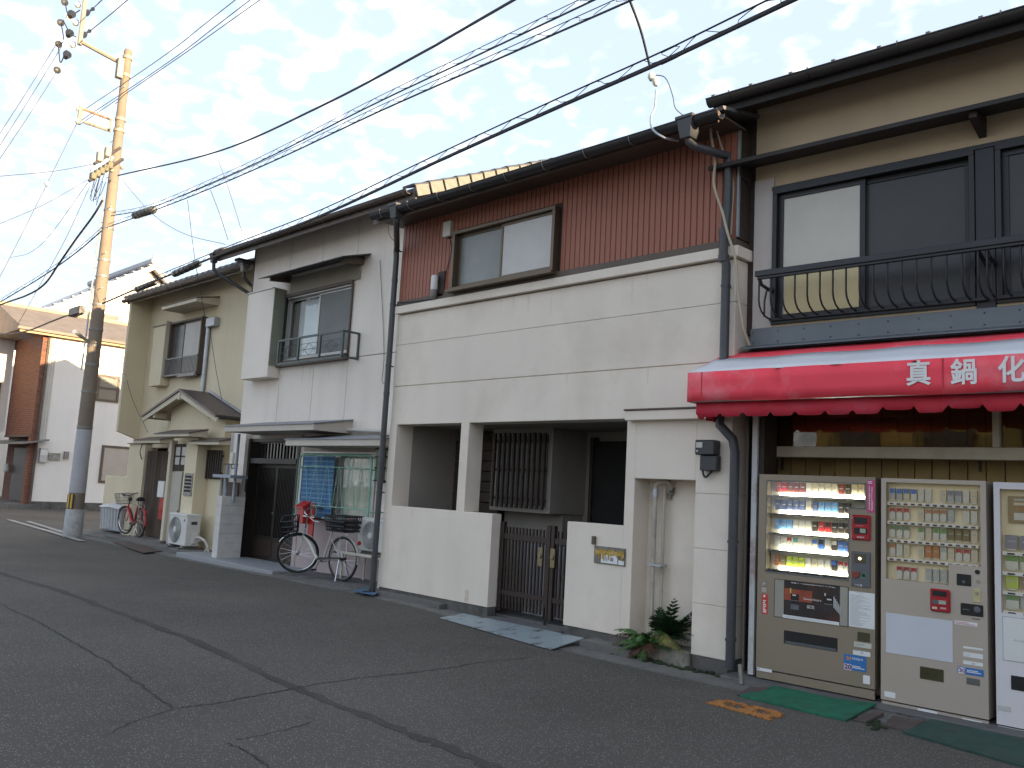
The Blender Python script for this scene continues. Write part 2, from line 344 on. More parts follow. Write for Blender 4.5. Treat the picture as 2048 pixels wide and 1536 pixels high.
# siding: vertical folded strips
nst = 72; pitch = (XR-.02-XL)/nst
mb = MB(); mb.prism([(0, 0), (.005, -.011), (pitch-.013, -.011), (pitch-.007, 0), (pitch-.003, .010), (.001, .010)], 'z', 0, 1.0)
win = rect((905, 459), (1113, 578), Y3)           # upper window
wz0, wz1 = at((1113, 543), Y3-.05).z, at((1113, 413), Y3-.05).z
a = at((908, 520), Y3-.05); b_ = at((1113, 480), Y3-.05)
wx0, wx1 = a.x, b_.x
src = None
def strip_at(x, z0, z1):
    global src
    rnd = random.uniform(-.0015, .0015)
    if src is None:
        src = MB(); src.v = list(mb.v); src.f = list(mb.f)
        src = src.build('siding_strip', M_brown, h3, local=True)
        o = src
    else:
        o = src.copy(); o.name = 'siding_strip'; col.objects.link(o)
    o.parent = h3; o.location = (x+7.25, rnd, z0); o.scale = (1, 1, z1-z0)
SZ1 = 5.45
for i in range(nst):
    x = XL+.01+i*pitch
    if x+pitch > wx0+.03 and x < wx1-.02:
        strip_at(x, 4.247, wz0-.06); strip_at(x, wz1+.05, SZ1)
    else: strip_at(x, 4.247, SZ1)
box('siding_backing', M_dkwood, h3, XL+.005, XR-.01, Y3+.008, Y3+.25, 4.2, SZ1-.02)
# side wall (right end) : timber boards above, render below
for i in range(6):
    box('side_board', M_dkwood, h3, XR+.001, XR+.012+random.uniform(0, .006), Y3+.02+i*.25, Y3+.255+i*.25, 4.25, 5.40+i*.055, .002)
box('side_wall', M_cream, h3, XR-.02, XR+.0, Y3+.30, 13.0, 0, 4.16)
box('side_cornice', M_cream, h3, XR, XR+.05, Y3-.06, Y3+.6, 4.05, 4.16)
box('corner_batten', M_galv, h3, XR-.005, XR+.02, Y3-.015, Y3+.012, 4.26, 5.38)
box('left_end_wall', M_cream, h3, XL, XL+.02, Y3+.3, 13, 0, 5.4)
box('back_wall', M_cream, h3, XL, XR, 13.0, 13.2, 0, 6.7)
# roof (low mono slope behind the gutter)
mb2 = MB(); ye = 7.02
mb2.prism([(ye+.02, 5.415), (ye, 5.445), (13.2, 6.85), (13.2, 6.75)], 'x', XL-.12, XR+.1)
mb2.build('roof', M_tile, h3)
box('eave_soffit', M_flash, h3, XL-.1, XR+.05, ye+.03, Y3+.05, 5.375, 5.40)
box('fascia', M_flash, h3, XL-.1, XR+.05, ye+.0, ye+.025, 5.29, 5.41)
def gutter(x0, x1, y, z, r, m, parent, step=.62, z1=None, clip=None):
    z1 = z if z1 is None else z1; mb = MB(); pr = []
    for k in range(13):
        t = math.pi*(1.0+k/12.0); pr.append((r*math.cos(t), r*math.sin(t)))
    for k in range(13):
        t = math.pi*(2.0-k/12.0); pr.append(((r-.006)*math.cos(t), (r-.006)*math.sin(t)+.002))
    n = len(pr)
    mb.add([(x0, y+p[0], z+p[1]) for p in pr]+[(x1, y+p[0], z1+p[1]) for p in pr], [(i, (i+1) % n, n+(i+1) % n, n+i) for i in range(n)]+[tuple(range(n))[::-1], tuple(range(n, 2*n))])
    mb.tube([(x0, y-r, z), (x1, y-r, z1)], .009, 6)
    g = mb.build('gutter', m, parent, smooth=True)
    x = x0+.25
    while x < x1:
        c = MB(); zz = z+(z1-z)*(x-x0)/(x1-x0)
        c.tube([(x, y+(r+.004)*math.cos(math.pi*(1+k/10)), zz+(r+.004)*math.sin(math.pi*(1+k/10))) for k in range(-1, 11)], .007, 4)
        c.build('gutter_hanger', clip or m, parent); x += step
    return g
M_clip = mat('weathered_clip', (.22, .21, .2), .5, metal=.3, var=.2)
g0 = at((800, 418), 6.97); g1 = at((1420, 243), 6.97)
gutter(XL-.02, XR+.12, 6.955, g0.z+.02, .072, M_gutter, h3, .62, g1.z+.06, M_clip)
def pipe(pts, r, m, parent, name='downpipe', collars=True, n=10):
    mb = MB(); mb.tube(pts, r, n)
    o = mb.build(name, m, parent, smooth=True)
    return o
def collar(p, r, m, parent, h=.05, name='pipe_collar'):
    mb = MB(); mb.tube([(p[0], p[1], p[2]-h/2), (p[0], p[1], p[2]+h/2)], r, 10); mb.build(name, m, parent, smooth=True)
def clip(p, r, m, parent):
    mb = MB(); mb.tube([(p[0], p[1], p[2]-.012), (p[0], p[1], p[2]+.012)], r+.006, 10); mb.box(p[0]-.008, p[0]+.008, p[1], p[1]+.09, p[2]-.008, p[2]+.008); mb.build('pipe_clip', m, parent)
def hopper(c, m, parent, s=1.0):
    mb = MB(); h = .20*s; a, b = .085*s, .055*s
    x, y, z = c
    mb.add([(x-a, y-a, z), (x+a, y-a, z), (x+a, y+a, z), (x-a, y+a, z), (x-b, y-b, z-h), (x+b, y-b, z-h), (x+b, y+b, z-h), (x-b, y+b, z-h)],
           [(0, 1, 2, 3), (4, 7, 6, 5), (0, 4, 5, 1), (1, 5, 6, 2), (2, 6, 7, 3), (3, 7, 4, 0)])
    mb.box(x-a-.008, x+a+.008, y-a-.008, y+a+.008, z-.03, z+.004); mb.build('rain_hopper', m, parent, bevel=.004)
# left downpipe
hp = at((791, 432), 6.95); hx = hp.x+.02; hz_ = g0.z+.06
hopper((hx, 6.95, hz_), M_pipe, h3)
px_ = -10.03
pipe([(hx, 6.95, hz_-.18), (hx, 6.96, hz_-.23), (hx-.05, 7.0, hz_-.27), (px_+.06, 7.37, hz_-.41), (px_, 7.41, hz_-.46), (px_, 7.42, hz_-.54), (px_, 7.42, .12)], .042, M_pipe, h3)
for z in (5.0, 4.2, 3.3, 2.3, 1.5, .6): clip((px_, 7.42, z), .042, M_pipe, h3)
for z in (4.55, 2.9, 1.62): collar((px_, 7.42, z), .047, M_pipe, h3)
c_ = MB(); c_.tube([(px_, 7.42, .16), (px_, 7.40, .10), (px_-.02, 7.27, .09)], .05, 10); c_.build('pipe_shoe', M_gutter, h3, smooth=True)
box('end_cap', M_gutter, h3, hx-.26, hx-.12, 6.93, 7.05, hz_-.12, hz_-.05, .02)
# right downpipe: hopper, offset, jog, passing behind the awning, bottom run
hr = at((1378, 244), 6.95)
hopper((hr.x, 6.95, g1.z+.09), M_pipe, h3, 1.1)
pr_ = at((1452, 600), 7.42); rx = pr_.x
p1_ = at((1380, 283), 6.96); p2_ = at((1452, 318), 7.40)
pipe([(hr.x, 6.95, g1.z-.1), (hr.x, 6.96, p1_.z), (hr.x+.05, 7.0, p1_.z-.05), (rx, 7.38, p2_.z+.02), (rx, 7.41, p2_.z-.1), (rx, 7.41, 4.62)], .042, M_pipe, h3)
jz = at((1449, 460), 7.41).z
pipe([(rx, 7.41, 4.62), (rx-.02, 7.41, jz), (rx-.02, 7.38, jz-.06), (rx-.02, 7.38, jz-.27), (rx, 7.41, jz-.36), (rx, 7.41, 2.55), (rx, 7.37, 2.47), (rx, 7.36, 2.36), (rx+.13, 7.39, 2.22), (rx+.15, 7.40, 2.1), (rx+.15, 7.40, .08)], .045, M_pipe, h3)
collar((rx-.02, 7.39, jz-.03), .055, M_pipe, h3, .07); collar((rx-.02, 7.39, jz-.30), .055, M_pipe, h3, .07)
for z in (3.75, 3.0): clip((rx, 7.41, z), .045, M_pipe, h3)
for z in (1.25, .35): clip((rx+.15, 7.40, z), .047, M_pipe, h3)
# brackets of the wire hook at the eave
hk = MB(); hk.tube(catmull([at((1312, 180), 7.0), at((1310, 215), 6.95), at((1302, 235), 6.9), at((1305, 258), 6.85), at((1328, 275), 6.85), at((1356, 282), 7.05)], 6), .012, 6)
hk.build('wire_hook', M_galv, h3, smooth=True)

# window upper
def slider(parent, x0, x1, z0, z1, y, mframe, panes, fw=.05, dep=.10, split=.5, sill=True, sash=.035, left_front=False, reveal=.0, sillm=None, names=('window_frame', 'sash', 'pane')):
    """two-leaf sliding window: outer frame, two sashes in two tracks and their panes"""
    f = MB(); yb = y+.02
    f.box(x0, x1, y-.03, y+dep, z1-fw, z1); f.box(x0, x1, y-.03, y+dep, z0, z0+fw*.8)
    f.box(x0, x0+fw, y-.03, y+dep, z0+fw*.8, z1-fw); f.box(x1-fw, x1, y-.03, y+dep, z0+fw*.8, z1-fw)
    fo = f.build(names[0], mframe, parent, bevel=.003)
    xm = x0+(x1-x0)*split; ov = sash*.5
    for k, (a, b) in enumerate(((x0+fw, xm+ov), (xm-ov, x1-fw))):
        yy = y+.02 if ((k == 1) != left_front) else y+.055
        s_ = MB(); za, zb = z0+fw*.8, z1-fw
        s_.box(a, b, yy, yy+.028, zb-sash, zb); s_.box(a, b, yy, yy+.028, za, za+sash*1.3); s_.box(a, a+sash, yy, yy+.028, za+sash*1.3, zb-sash); s_.box(b-sash, b, yy, yy+.028, za+sash*1.3, zb-sash)
        so = s_.build(names[1], mframe, parent, bevel=.002)
        MB().box(a+sash, b-sash, yy+.012, yy+.017, za+sash*1.3, zb-sash).build(names[2], panes[k], so if False else parent)
    if sill: box('window_sill', sillm or mframe, parent, x0-.03, x1+.03, y-.09, y+.01, z0-.035, z0-.002, .004)
    return fo
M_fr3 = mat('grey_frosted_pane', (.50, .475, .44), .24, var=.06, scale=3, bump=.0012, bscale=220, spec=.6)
M_fr3d = mat('darker_frosted_pane', (.19, .195, .175), .18, var=.16, scale=2.2, bump=.0012, bscale=220, spec=.6)  # darker of the two frosted panes
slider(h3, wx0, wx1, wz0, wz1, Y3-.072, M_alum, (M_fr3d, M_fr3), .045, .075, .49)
# two small wall boxes beside the window
def wallbox(tl, br, Y, d, m, name, parent, bev=.008, label=None):
    r = rect(tl, br, Y-d); return box(name, m, parent, r[0], r[1], Y-d, Y-.001, r[2], r[3], bev, label)
wallbox((886, 444), (899, 471), Y3, .07, M_ivory, 'cable_box', h3); wallbox((896, 442), (902, 475), Y3-.005, .03, M_dkwood, 'mounting_board', h3)
wallbox((876, 544), (886, 592), Y3-.005, .03, M_dkwood, 'mounting_board', h3)
lm = at((869, 567), Y3-.09)
MB().lathe([(.045, -.09), (.05, -.07), (.05, .09), (.045, .11)], lm, 12).build('wall_lamp', M_white, h3, smooth=True)
MB().lathe([(.035, -.19), (.05, -.16), (.05, -.095)], lm, 12).build('lamp_base', M_clip, h3, smooth=True)
cw = MB(); cw.tube(catmull([at((899, 474), 7.49), at((903, 500), 7.47), at((893, 540), 7.47), at((880, 590), 7.47), at((850, 600), 7.46), at((800, 606), 7.45)], 5), .006, 5); cw.build('loose_cable', M_wire, h3)

# porch: low walls, pillar, head
ox0, ox1 = at((794, 849), Y3).x, at((1255, 838), Y3).x       # opening
zw = 1.325
lw1 = at((984.6, 1030), Y3).x
TH = .16
wall('pier', M_cream, XL, ox0, .20, 2.46, Y3, Y3+.3)
wall('low_wall', M_cream, ox0, lw1, .20, zw, Y3, Y3+TH)
wall('plinth', M_plinth, XL, lw1-.004, 0, .20, Y3+.012, Y3+TH-.01)
pa, pb = at((919, 900), Y3).x, at((935, 900), Y3).x
wall('pillar', M_cream, pa, pb, zw, 2.46, Y3+.002, Y3+.26)
rw0 = at((1135, 1044), Y3).x
wall('low_wall', M_cream, rw0, ox1, .17, 1.31, Y3, Y3+TH)
wall('plinth', M_plinth, rw0+.004, ox1+.14, 0, .17, Y3+.012, Y3+TH-.01)
# right pier with niche
nx0, nx1 = at((1268, 1000), Y3).x, at((1390, 1000), Y3).x; nz1 = 1.82; ND = .27
wall('pier', M_cream, ox1, nx0, .17, 2.46, Y3, Y3+ND)
wall('pier_head', M_cream, nx0, nx1, nz1, 2.46, Y3, Y3+ND)
wall('niche_back', M_cream, nx0-.01, nx1+.01, .1, 2.4, Y3+ND-.002, Y3+ND+.1)
for za, zb in ((.13, .62), (.624, 1.15), (1.154, 1.69), (1.694, 2.46)):
    wall('pier_panel', M_cream, nx1, XR, za, zb, Y3, Y3+ND)
wall('joint_backing', M_cream, nx1+.01, XR-.012, .1, 2.4, Y3+.012, Y3+ND-.01, 0)
wall('plinth', M_plinth, nx1+.004, XR-.004, -.02, .13, Y3+.010, Y3+ND-.01)
M_ledge = mat('mossy_ledge_stone', (.25, .23, .19), .9, var=.35, scale=9, bump=.01, bscale=25, dirt=(.05, .065, .03), dirt_amt=.85, dirt_scale=5)
box('niche_ledge', M_ledge, h3, nx0, nx1-.002, Y3-.05, Y3+ND, -.02, .15, .015)
# band over the pier
bz0, bz1 = at((1262, 849), Y3-.1).z, at((1252, 832), Y3-.1).z
bx0 = at((1249, 840), Y3-.1).x
box('band', M_cream, h3, bx0, XR+.02, Y3-.10, Y3+.002, 2.43, 2.53, .004); box('band_cap', M_flash, h3, bx0-.01, XR+.03, Y3-.115, Y3+.0, 2.532, 2.55, .003)
# porch interior
YB = 9.15
box('porch_floor', M_slab, h3, XL+.02, XR-.02, Y3+.17, YB, -.05, .115)
box('porch_floor', M_slab, h3, lw1+.01, rw0-.01, 7.375, Y3+.16, -.05, .095, .01)
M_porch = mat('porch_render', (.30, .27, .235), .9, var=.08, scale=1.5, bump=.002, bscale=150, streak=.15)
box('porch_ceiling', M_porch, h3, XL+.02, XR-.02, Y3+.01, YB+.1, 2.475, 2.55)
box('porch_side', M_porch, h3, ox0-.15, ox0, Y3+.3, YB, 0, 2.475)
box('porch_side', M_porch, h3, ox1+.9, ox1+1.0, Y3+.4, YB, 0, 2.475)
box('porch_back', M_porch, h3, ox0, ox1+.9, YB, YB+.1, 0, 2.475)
# bay with lattice window
YBAY = 8.45
bx1 = at((1100, 1000), YBAY).x; bz = at((1095, 1028), YBAY).z; bxl = at((985, 900), YBAY).x
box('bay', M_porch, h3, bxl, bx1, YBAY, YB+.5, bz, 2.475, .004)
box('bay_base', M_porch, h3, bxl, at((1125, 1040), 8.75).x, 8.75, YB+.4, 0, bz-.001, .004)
dkx0 = at((898, 900), 8.6).x
M_board = mat('porch_board_dark', (.060, .038, .030), .8, var=.3, scale=5, streak=.3)
nb = 9
for i in range(nb):
    z0 = 1.0+i*(2.33-1.0)/nb; box('wall_board', M_board, h3, dkx0, bxl-.01, 8.62+random.uniform(0, .01), 8.7, z0, z0+(2.33-1.0)/nb-.012, .003)
box('wall_base', M_porch, h3, dkx0, bxl-.01, 8.66, 8.75, 0, .99)
lx0, lx1 = at((988, 950), YBAY-.06).x, at((1088, 950), YBAY-.06).x; lz0 = at((1080, 1013), YBAY-.06).z; lz1 = at((1000, 871), YBAY-.06).z
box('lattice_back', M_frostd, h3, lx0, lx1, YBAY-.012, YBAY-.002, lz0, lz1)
for z in (lz0+.08, (lz0+lz1)/2, lz1-.08): box('lattice_rail', M_dkwood, h3, lx0-.02, lx1+.02, YBAY-.05, YBAY-.02, z-.018, z+.018)
for i in range(11):
    x = lx0+(lx1-lx0)*i/10; box('lattice_slat', M_dkwood, h3, x-.018, x+.018, YBAY-.09, YBAY-.052, lz0-.04, lz1+.03, .003)
# dark entrance door on the right of the porch
dx0 = at((1182, 950), 9.0).x
box('entrance_door', M_dark, h3, dx0, ox1+.9, 9.05, 9.12, .1, at((1200, 882), 9.0).z, .004)
box('door_frame', M_dkwood, h3, dx0-.05, dx0, 9.02, 9.14, .1, at((1200, 880), 9.0).z+.04)
# gate
gt = thing('porch_gate', 'dark brown slatted metal double gate between the cream low walls', 'gate', (-7.0, 7.64, .1))
YG = 7.66
gx0, gx1 = lw1+.02, rw0-.01
gm = at((1103, 1100), YG).x
gz1 = at((1090, 1057), YG).z-.02
M_gate = mat('dark_brown_gate', (.040, .026, .021), .5, metal=.3, var=.15, scale=6)
def leaf(x0, x1, posts):
    for x, w_ in posts: box('gate_post', M_gate, gt, x-w_, x+w_, YG-.03, YG+.03, .16, gz1+.06, .004)
    n = max(2, int(round((x1-x0)/.058)))
    for i in range(n):
        x = x0+(x1-x0)*(i+.5)/n; box('gate_slat', M_gate, gt, x-.011, x+.011, YG-.012, YG+.012, .20, gz1, .002)
    box('gate_rail', M_gate, gt, x0, x1, YG-.022, YG-.013, gz1-.15, gz1-.08, .002); box('gate_rail', M_gate, gt, x0, x1, YG-.022, YG-.013, .36, .42, .002)
leaf(gx0+.06, gm-.05, ((gx0+.03, .03), (gm-.035, .032)))
leaf(gm+.065, gx1, ((gm+.035, .026),))
M_brass = mat('worn_brass', (.24, .19, .11), .4, metal=.7, var=.2)
for x in (gm-.14, gm+.055):
    k = MB(); k.box(x-.035, x+.035, YG-.045, YG-.025, gz1-.42, gz1-.20); k.lathe([(.028, -.012), (.03, 0), (.022, .015)], (x, YG-.05, gz1-.30), 10, 'y'); k.build('latch_plate', M_brass, gt, bevel=.003)
box('drop_bolt', M_black, gt, gm-.05, gm-.03, YG-.03, YG-.01, .10, .30)
box('hinge_bracket', M_gate, gt, gx0-.04, gx0+.03, YG-.01, YG+.01, gz1-.30, gz1-.27); box('hinge_bracket', M_gate, gt, gx0-.04, gx0+.03, YG-.01, YG+.01, .5, .53)
# pale ribbed sheet added behind the gate to stand for the lit wall
cs = MB(); ncs = 60
for i in range(ncs+1):
    x = gx0+.05+(gx1-gx0+.25)*i/ncs
    for z in (.12, .98): cs.v.append(Vector((x, 8.02+.012*math.cos(i*math.pi/1.5), z)))
cs.f = [(2*i, 2*i+2, 2*i+3, 2*i+1) for i in range(ncs)]
tag(cs.build('gate_backdrop_sheet', mat('pale_backdrop_sheet', (.42, .43, .44), .5, metal=.2, var=.12, streak=.2), None, smooth=True), 'pale grey ribbed sheet added behind the slatted porch gate in place of the lit porch wall', 'sheet')
# ------------------------------------------------------------------ text helper
def text(name, body, m, parent, origin, size, fr=None, ext=.001, bold=0.0, align='LEFT', sx=1.0, sy=1.0, rot=None):
    """flat lettering facing the street; origin and axes in the current frame"""
    cu = bpy.data.curves.new(name, 'FONT'); cu.body = body; cu.size = size; cu.extrude = ext; cu.offset = bold; cu.align_x = align; cu.align_y = 'CENTER'; cu.resolution_u = 3
    to = bpy.data.objects.new(name, cu); col.objects.link(to)
    dg = bpy.context.evaluated_depsgraph_get(); me = bpy.data.meshes.new_from_object(to.evaluated_get(dg)); bpy.data.objects.remove(to)
    o = bpy.data.objects.new(name, me); col.objects.link(o); me.materials.clear(); me.materials.append(m)
    lm_ = FRAME @ Matrix.Translation(origin) @ (rot or Matrix.Identity(4)) @ Matrix.Rotation(R_(90), 4, 'X') @ Matrix.Diagonal((sx, sy, 1, 1))
    loc = MW[parent].inverted() @ lm_
    me.transform(loc); o.parent = parent; MW[o] = MW[parent]; return o
M_ink = mat('black_print', (.02, .02, .022), .7, var=.05)
M_paper = mat('white_paper', (.72, .72, .70), .7, var=.04)
M_whitepaint = mat('white_lettering', (.72, .72, .70), .6, var=.06)

# ------------------------------------------------------------------ things on the cream house
npt = thing('name_plate', 'tarnished metal letter slot with white name card and peeling yellow tape on low wall', 'name plate', (at((1220, 1112), Y3).x, Y3, 1.0))
r = rect((1189, 1091), (1250, 1133), Y3-.01)
M_tarn = mat('tarnished_steel', (.20, .19, .16), .5, metal=.5, var=.25, scale=20)
M_tape = mat('peeling_yellow_tape', (.42, .26, .04), .7, var=.3, scale=30, dirt=(.5, .45, .3), dirt_amt=.6, dirt_scale=30)
box('slot_plate', M_tarn, npt, r[0], r[1], Y3-.014, Y3-.001, r[2], r[3], .003)
box('slot_flap', M_tarn, npt, r[0]+.015, r[1]-.012, Y3-.020, Y3-.0145, r[2]+.10, r[3]-.02, .002)
tp = MB(); zt0, zt1 = r[2]+.10, r[3]-.025; n = 24
rr = random.Random(5)
for i in range(n):
    xa = r[0]+.02+(r[1]-r[0]-.03)*i/n; xb = r[0]+.02+(r[1]-r[0]-.03)*(i+1)/n
    tp.box(xa, xb, Y3-.0235, Y3-.0205, zt0-rr.choice((0, .0, .02, .05, .01)), zt1-rr.uniform(0, .02))
tp.build('tape', M_tape, npt)
cxa = at((1204, 1120), Y3).x; cxb = at((1237, 1120), Y3).x
box('name_card', M_paper, npt, cxa, cxb, Y3-.0195, Y3-.0155, r[2]+.012, r[2]+.10)
text('lettering', '川', M_ink, npt, (cxa+.03, Y3-.0205, r[2]+.053), .06)
text('lettering', '図', M_ink, npt, (cxa+.125, Y3-.0205, r[2]+.053), .045)
box('name_card', M_paper, npt, cxb+.012, r[1]-.012, Y3-.0195, Y3-.0155, r[2]+.01, r[2]+.055)
ic = wallbox((1183, 1072), (1189, 1089), Y3, .03, M_flash, 'doorbell', None, .003); tag(ic, 'narrow brown doorbell fixed above the letter slot', 'doorbell')
# electricity meter on the pier
em = thing('electricity_meter', 'black electricity meter with grey window on pier below the awning corner', 'electric meter', (-4.78, 7.45, 1.85))
ma = rect((1393, 880), (1420, 910), Y3-.1); mb_ = rect((1400, 905), (1428, 942), Y3-.07)
M_meter = mat('black_meter_case', (.022, .022, .026), .35, var=.1)
box('meter_case', M_meter, em, ma[0], ma[1]+.06, Y3-.13, Y3-.01, ma[2]-.0, ma[3], .01)
box('terminal_box', M_meter, em, mb_[0]+.01, mb_[1]+.04, Y3-.09, Y3-.01, mb_[2], ma[2]-.002, .008)
box('dial_window', M_alum2, em, ma[0]+.02, ma[0]+.09, Y3-.134, Y3-.131, ma[2]+.07, ma[3]-.025)
box('seal', M_white, em, ma[0]+.025, ma[0]+.04, Y3-.135, Y3-.131, ma[2]+.03, ma[2]+.045)
cl = MB(); cl.tube(catmull([(ma[0]+.05, Y3-.03, ma[2]), (ma[0]+.05, Y3-.05, mb_[2]-.0), (ma[0]+.09, Y3-.06, mb_[2]-.06), (ma[0]+.15, Y3-.04, mb_[2])], 6), .012, 6); cl.build('cable', M_wire, em)
# pipes in the niche
M_vp = mat('ivory_vinyl_pipe', (.44, .40, .33), .5, var=.12, scale=6, dirt=(.10, .09, .08), dirt_amt=.6, dirt_scale=4)
npp = thing('niche_pipes', 'two ivory water pipes rising in the niche of the cream pier', 'pipes', (at((1303, 1200), 7.66).x, 7.66, .15))
yq = 7.64; xa = at((1307, 1100), yq).x; xb = at((1316, 1100), yq+.04).x
zt_ = at((1310, 975), yq).z
pipe([(xa, yq, .16), (xa, yq, zt_-.04), (xa+.0, yq, zt_+.03), (xa+.06, yq+.01, zt_+.06), (xa+.12, yq+.04, zt_+.06), (xa+.15, yq+.06, zt_+.02), (xa+.15, yq+.09, zt_-.05)], .024, M_vp, npp, 'riser_pipe')
pipe([(xb+.05, yq+.05, .16), (xb+.05, yq+.05, zt_)], .017, M_vp, npp, 'riser_pipe')
for z in (.93,):
    box('pipe_strap', M_galv, npp, xa-.05, xb+.09, yq-.03, yq+.08, z-.012, z+.012)
collar((xa, yq, zt_-.06), .034, M_galv, npp, .09, 'valve'); collar((xa+.15, yq+.08, zt_-.02), .028, M_plinth, npp, .06, 'valve')
xc = at((1340, 970), 7.74).x
pipe([(xc-.1, 7.77, zt_+.14), (xc-.06, 7.74, zt_+.07), (xc, 7.74, zt_+.04), (xc, 7.74, zt_-.06)], .02, M_vp, npp, 'spout_pipe'); collar((xc, 7.74, zt_-.08), .026, M_tarn, npp, .06, 'valve')

# ferns at the foot of the pier
def leafmat(name, c, c2):
    m = mat(name, c, .55, var=.35, scale=14, dirt=c2, dirt_amt=.7, dirt_scale=9); b = m.node_tree.nodes['Principled BSDF']
    return m
M_fern = leafmat('fern_green', (.055, .13, .030), (.09, .16, .04)); M_holly = leafmat('dark_holly_fern', (.014, .040, .012), (.03, .07, .02)); M_fernd = leafmat('yellowed_fern', (.16, .15, .035), (.10, .07, .03)); M_fernb = leafmat('withered_fern', (.07, .03, .016), (.10, .06, .03))
def frond(parent, base, d, length, arch, width, n, m, rnd, droop=.0, broad=.32):
    d = Vector(d).normalized(); mb = MB(); side0 = d.cross(Vector((0, 0, 1)))
    if side0.length < .1: side0 = Vector((1, 0, 0))
    side0.normalize(); P = []
    for i in range(n+1):
        t = i/n; p = Vector(base)+d*length*t+Vector((0, 0, -1))*arch*t*t*length
        P.append(p)
    mb.tube(P, [.004*(1-.7*i/n) for i in range(n+1)], 4)
    for i in range(1, n+1):
        t = i/n; tg = (P[i]-P[i-1]).normalized(); up = side0.cross(tg).normalized()
        lw = width*math.sin(math.pi*min(1, .18+.85*t))**.8*rnd.uniform(.85, 1.1)
        for s_ in (-1, 1):
            dr = (side0*s_+tg*.45-up*droop*rnd.uniform(.6, 1.4)+up*.15*rnd.uniform(-1, 1)).normalized()
            a = P[i]; w_ = lw*broad
            mid = a+dr*lw*.45+up*.012*rnd.uniform(0, 1); tip = a+dr*lw-up*lw*.12+tg*lw*.12
            mb.add([a-tg*w_*.25, mid-tg*w_*.55, tip, mid+tg*w_*.5, a+tg*w_*.35], [(0, 1, 3, 4), (1, 2, 3)])
    return mb.build('frond', m, parent)
rnd = random.Random(11)
fp = gr((1300, 1300), .15); fx = at((1300, 1290), 7.55).x
fe = thing('sword_fern', 'low green fern with some yellowed fronds growing over the mossy ledge', 'fern', (fx, 7.5, .12))
for k in range(24):
    a = rnd.uniform(-3.0, .15) if k > 2 else (-2.9, -2.7, -.4)[k]
    L_ = rnd.uniform(.26, .48) if k > 2 else (.62, .55, .42)[k]
    el = rnd.uniform(.15, 1.1)
    frond(fe, (fx+rnd.uniform(-.06, .1), 7.52+rnd.uniform(-.06, .02), .14), (math.cos(a)*math.cos(el), math.sin(a)*math.cos(el)*.9, math.sin(el)), L_, rnd.uniform(.35, .9), rnd.uniform(.06, .095), 22, M_fern if k % 4 else M_fernb, rnd, .3)
for k in range(4):
    frond(fe, (fx+.08, 7.50, .24+.02*k), (.9, -.35+.1*k, .35-.1*k), rnd.uniform(.36, .46), .55, .10, 18, M_fernd if k < 3 else M_fern, rnd, .7)
for k in range(4):
    frond(fe, (fx+rnd.uniform(-.05, .05), 7.46, .16), (rnd.uniform(-.3, .3), -.6, -.15), rnd.uniform(.2, .3), .6, .07, 14, M_fern if k % 2 else M_fernb, rnd, .3)
fe2 = thing('holly_fern', 'taller dark glossy holly fern standing behind the pipes in the niche', 'fern', (fx+.15, 7.68, .15))
for k in range(18):
    a = rnd.uniform(-1.9, .5); el = rnd.uniform(.35, 1.35)
    frond(fe2, (fx+.13+rnd.uniform(-.04, .04), 7.66, .18), (math.cos(a)*math.cos(el), math.sin(a)*math.cos(el)*.45, math.sin(el)), rnd.uniform(.32, .66), rnd.uniform(.15, .5), rnd.uniform(.085, .125), 10, M_holly, rnd, .1, .5)
M_moss = mat('gutter_moss', (.018, .028, .010), .95, var=.5, scale=18, bump=.01, bscale=60)
mo = MB()
for k in range(60):
    x = rnd.uniform(nx0-.1, XR+.1); y = EDGE(x)+.34+rnd.uniform(-.06, .10); s_ = rnd.uniform(.02, .05)
    mo.lathe([(s_, -.01), (s_*.8, s_*.3), (s_*.2, s_*.5)], (x, y, GZ(x)+.012), 6)
mo = mo.build('gutter_moss', M_moss); mo['kind'] = 'stuff'; mo['label'] = 'dark moss growing in the gutter below the cream pier'; mo['category'] = 'moss'

# checker plates bridging the gutter in front of the gate
M_chk = bpy.data.materials.new('checker_plate_steel'); M_chk.use_nodes = True
def _chk():
    t = M_chk.node_tree; b = t.nodes['Principled BSDF']; tcn = t.nodes.new('ShaderNodeTexCoord'); mp = t.nodes.new('ShaderNodeMapping'); mp.inputs['Rotation'].default_value = (0, 0, R_(45)); mp.inputs['Scale'].default_value = (22, 22, 22)
    t.links.new(tcn.outputs['Object'], mp.inputs[0])
    ck = t.nodes.new('ShaderNodeTexChecker'); ck.inputs['Scale'].default_value = 1.0; t.links.new(mp.outputs[0], ck.inputs['Vector'])
    wv = t.nodes.new('ShaderNodeTexVoronoi'); wv.inputs['Scale'].default_value = 1.4; t.links.new(mp.outputs[0], wv.inputs['Vector'])
    n = t.nodes.new('ShaderNodeTexNoise'); n.inputs['Scale'].default_value = 7; n.inputs['Detail'].default_value = 9; t.links.new(tcn.outputs['Object'], n.inputs['Vector'])
    mr = t.nodes.new('ShaderNodeMapRange'); mr.inputs['From Min'].default_value = .56; mr.inputs['From Max'].default_value = .72; mr.inputs['To Max'].default_value = .8; t.links.new(n.outputs[0], mr.inputs['Value'])
    mi = t.nodes.new('ShaderNodeMix'); mi.data_type = 'RGBA'; mi.inputs[6].default_value = (.34, .40, .42, 1); mi.inputs[7].default_value = (.09, .05, .035, 1); t.links.new(mr.outputs[0], mi.inputs[0])
    t.links.new(mi.outputs[2], b.inputs['Base Color']); b.inputs['Roughness'].default_value = .5; b.inputs['Metallic'].default_value = .35
_chk()
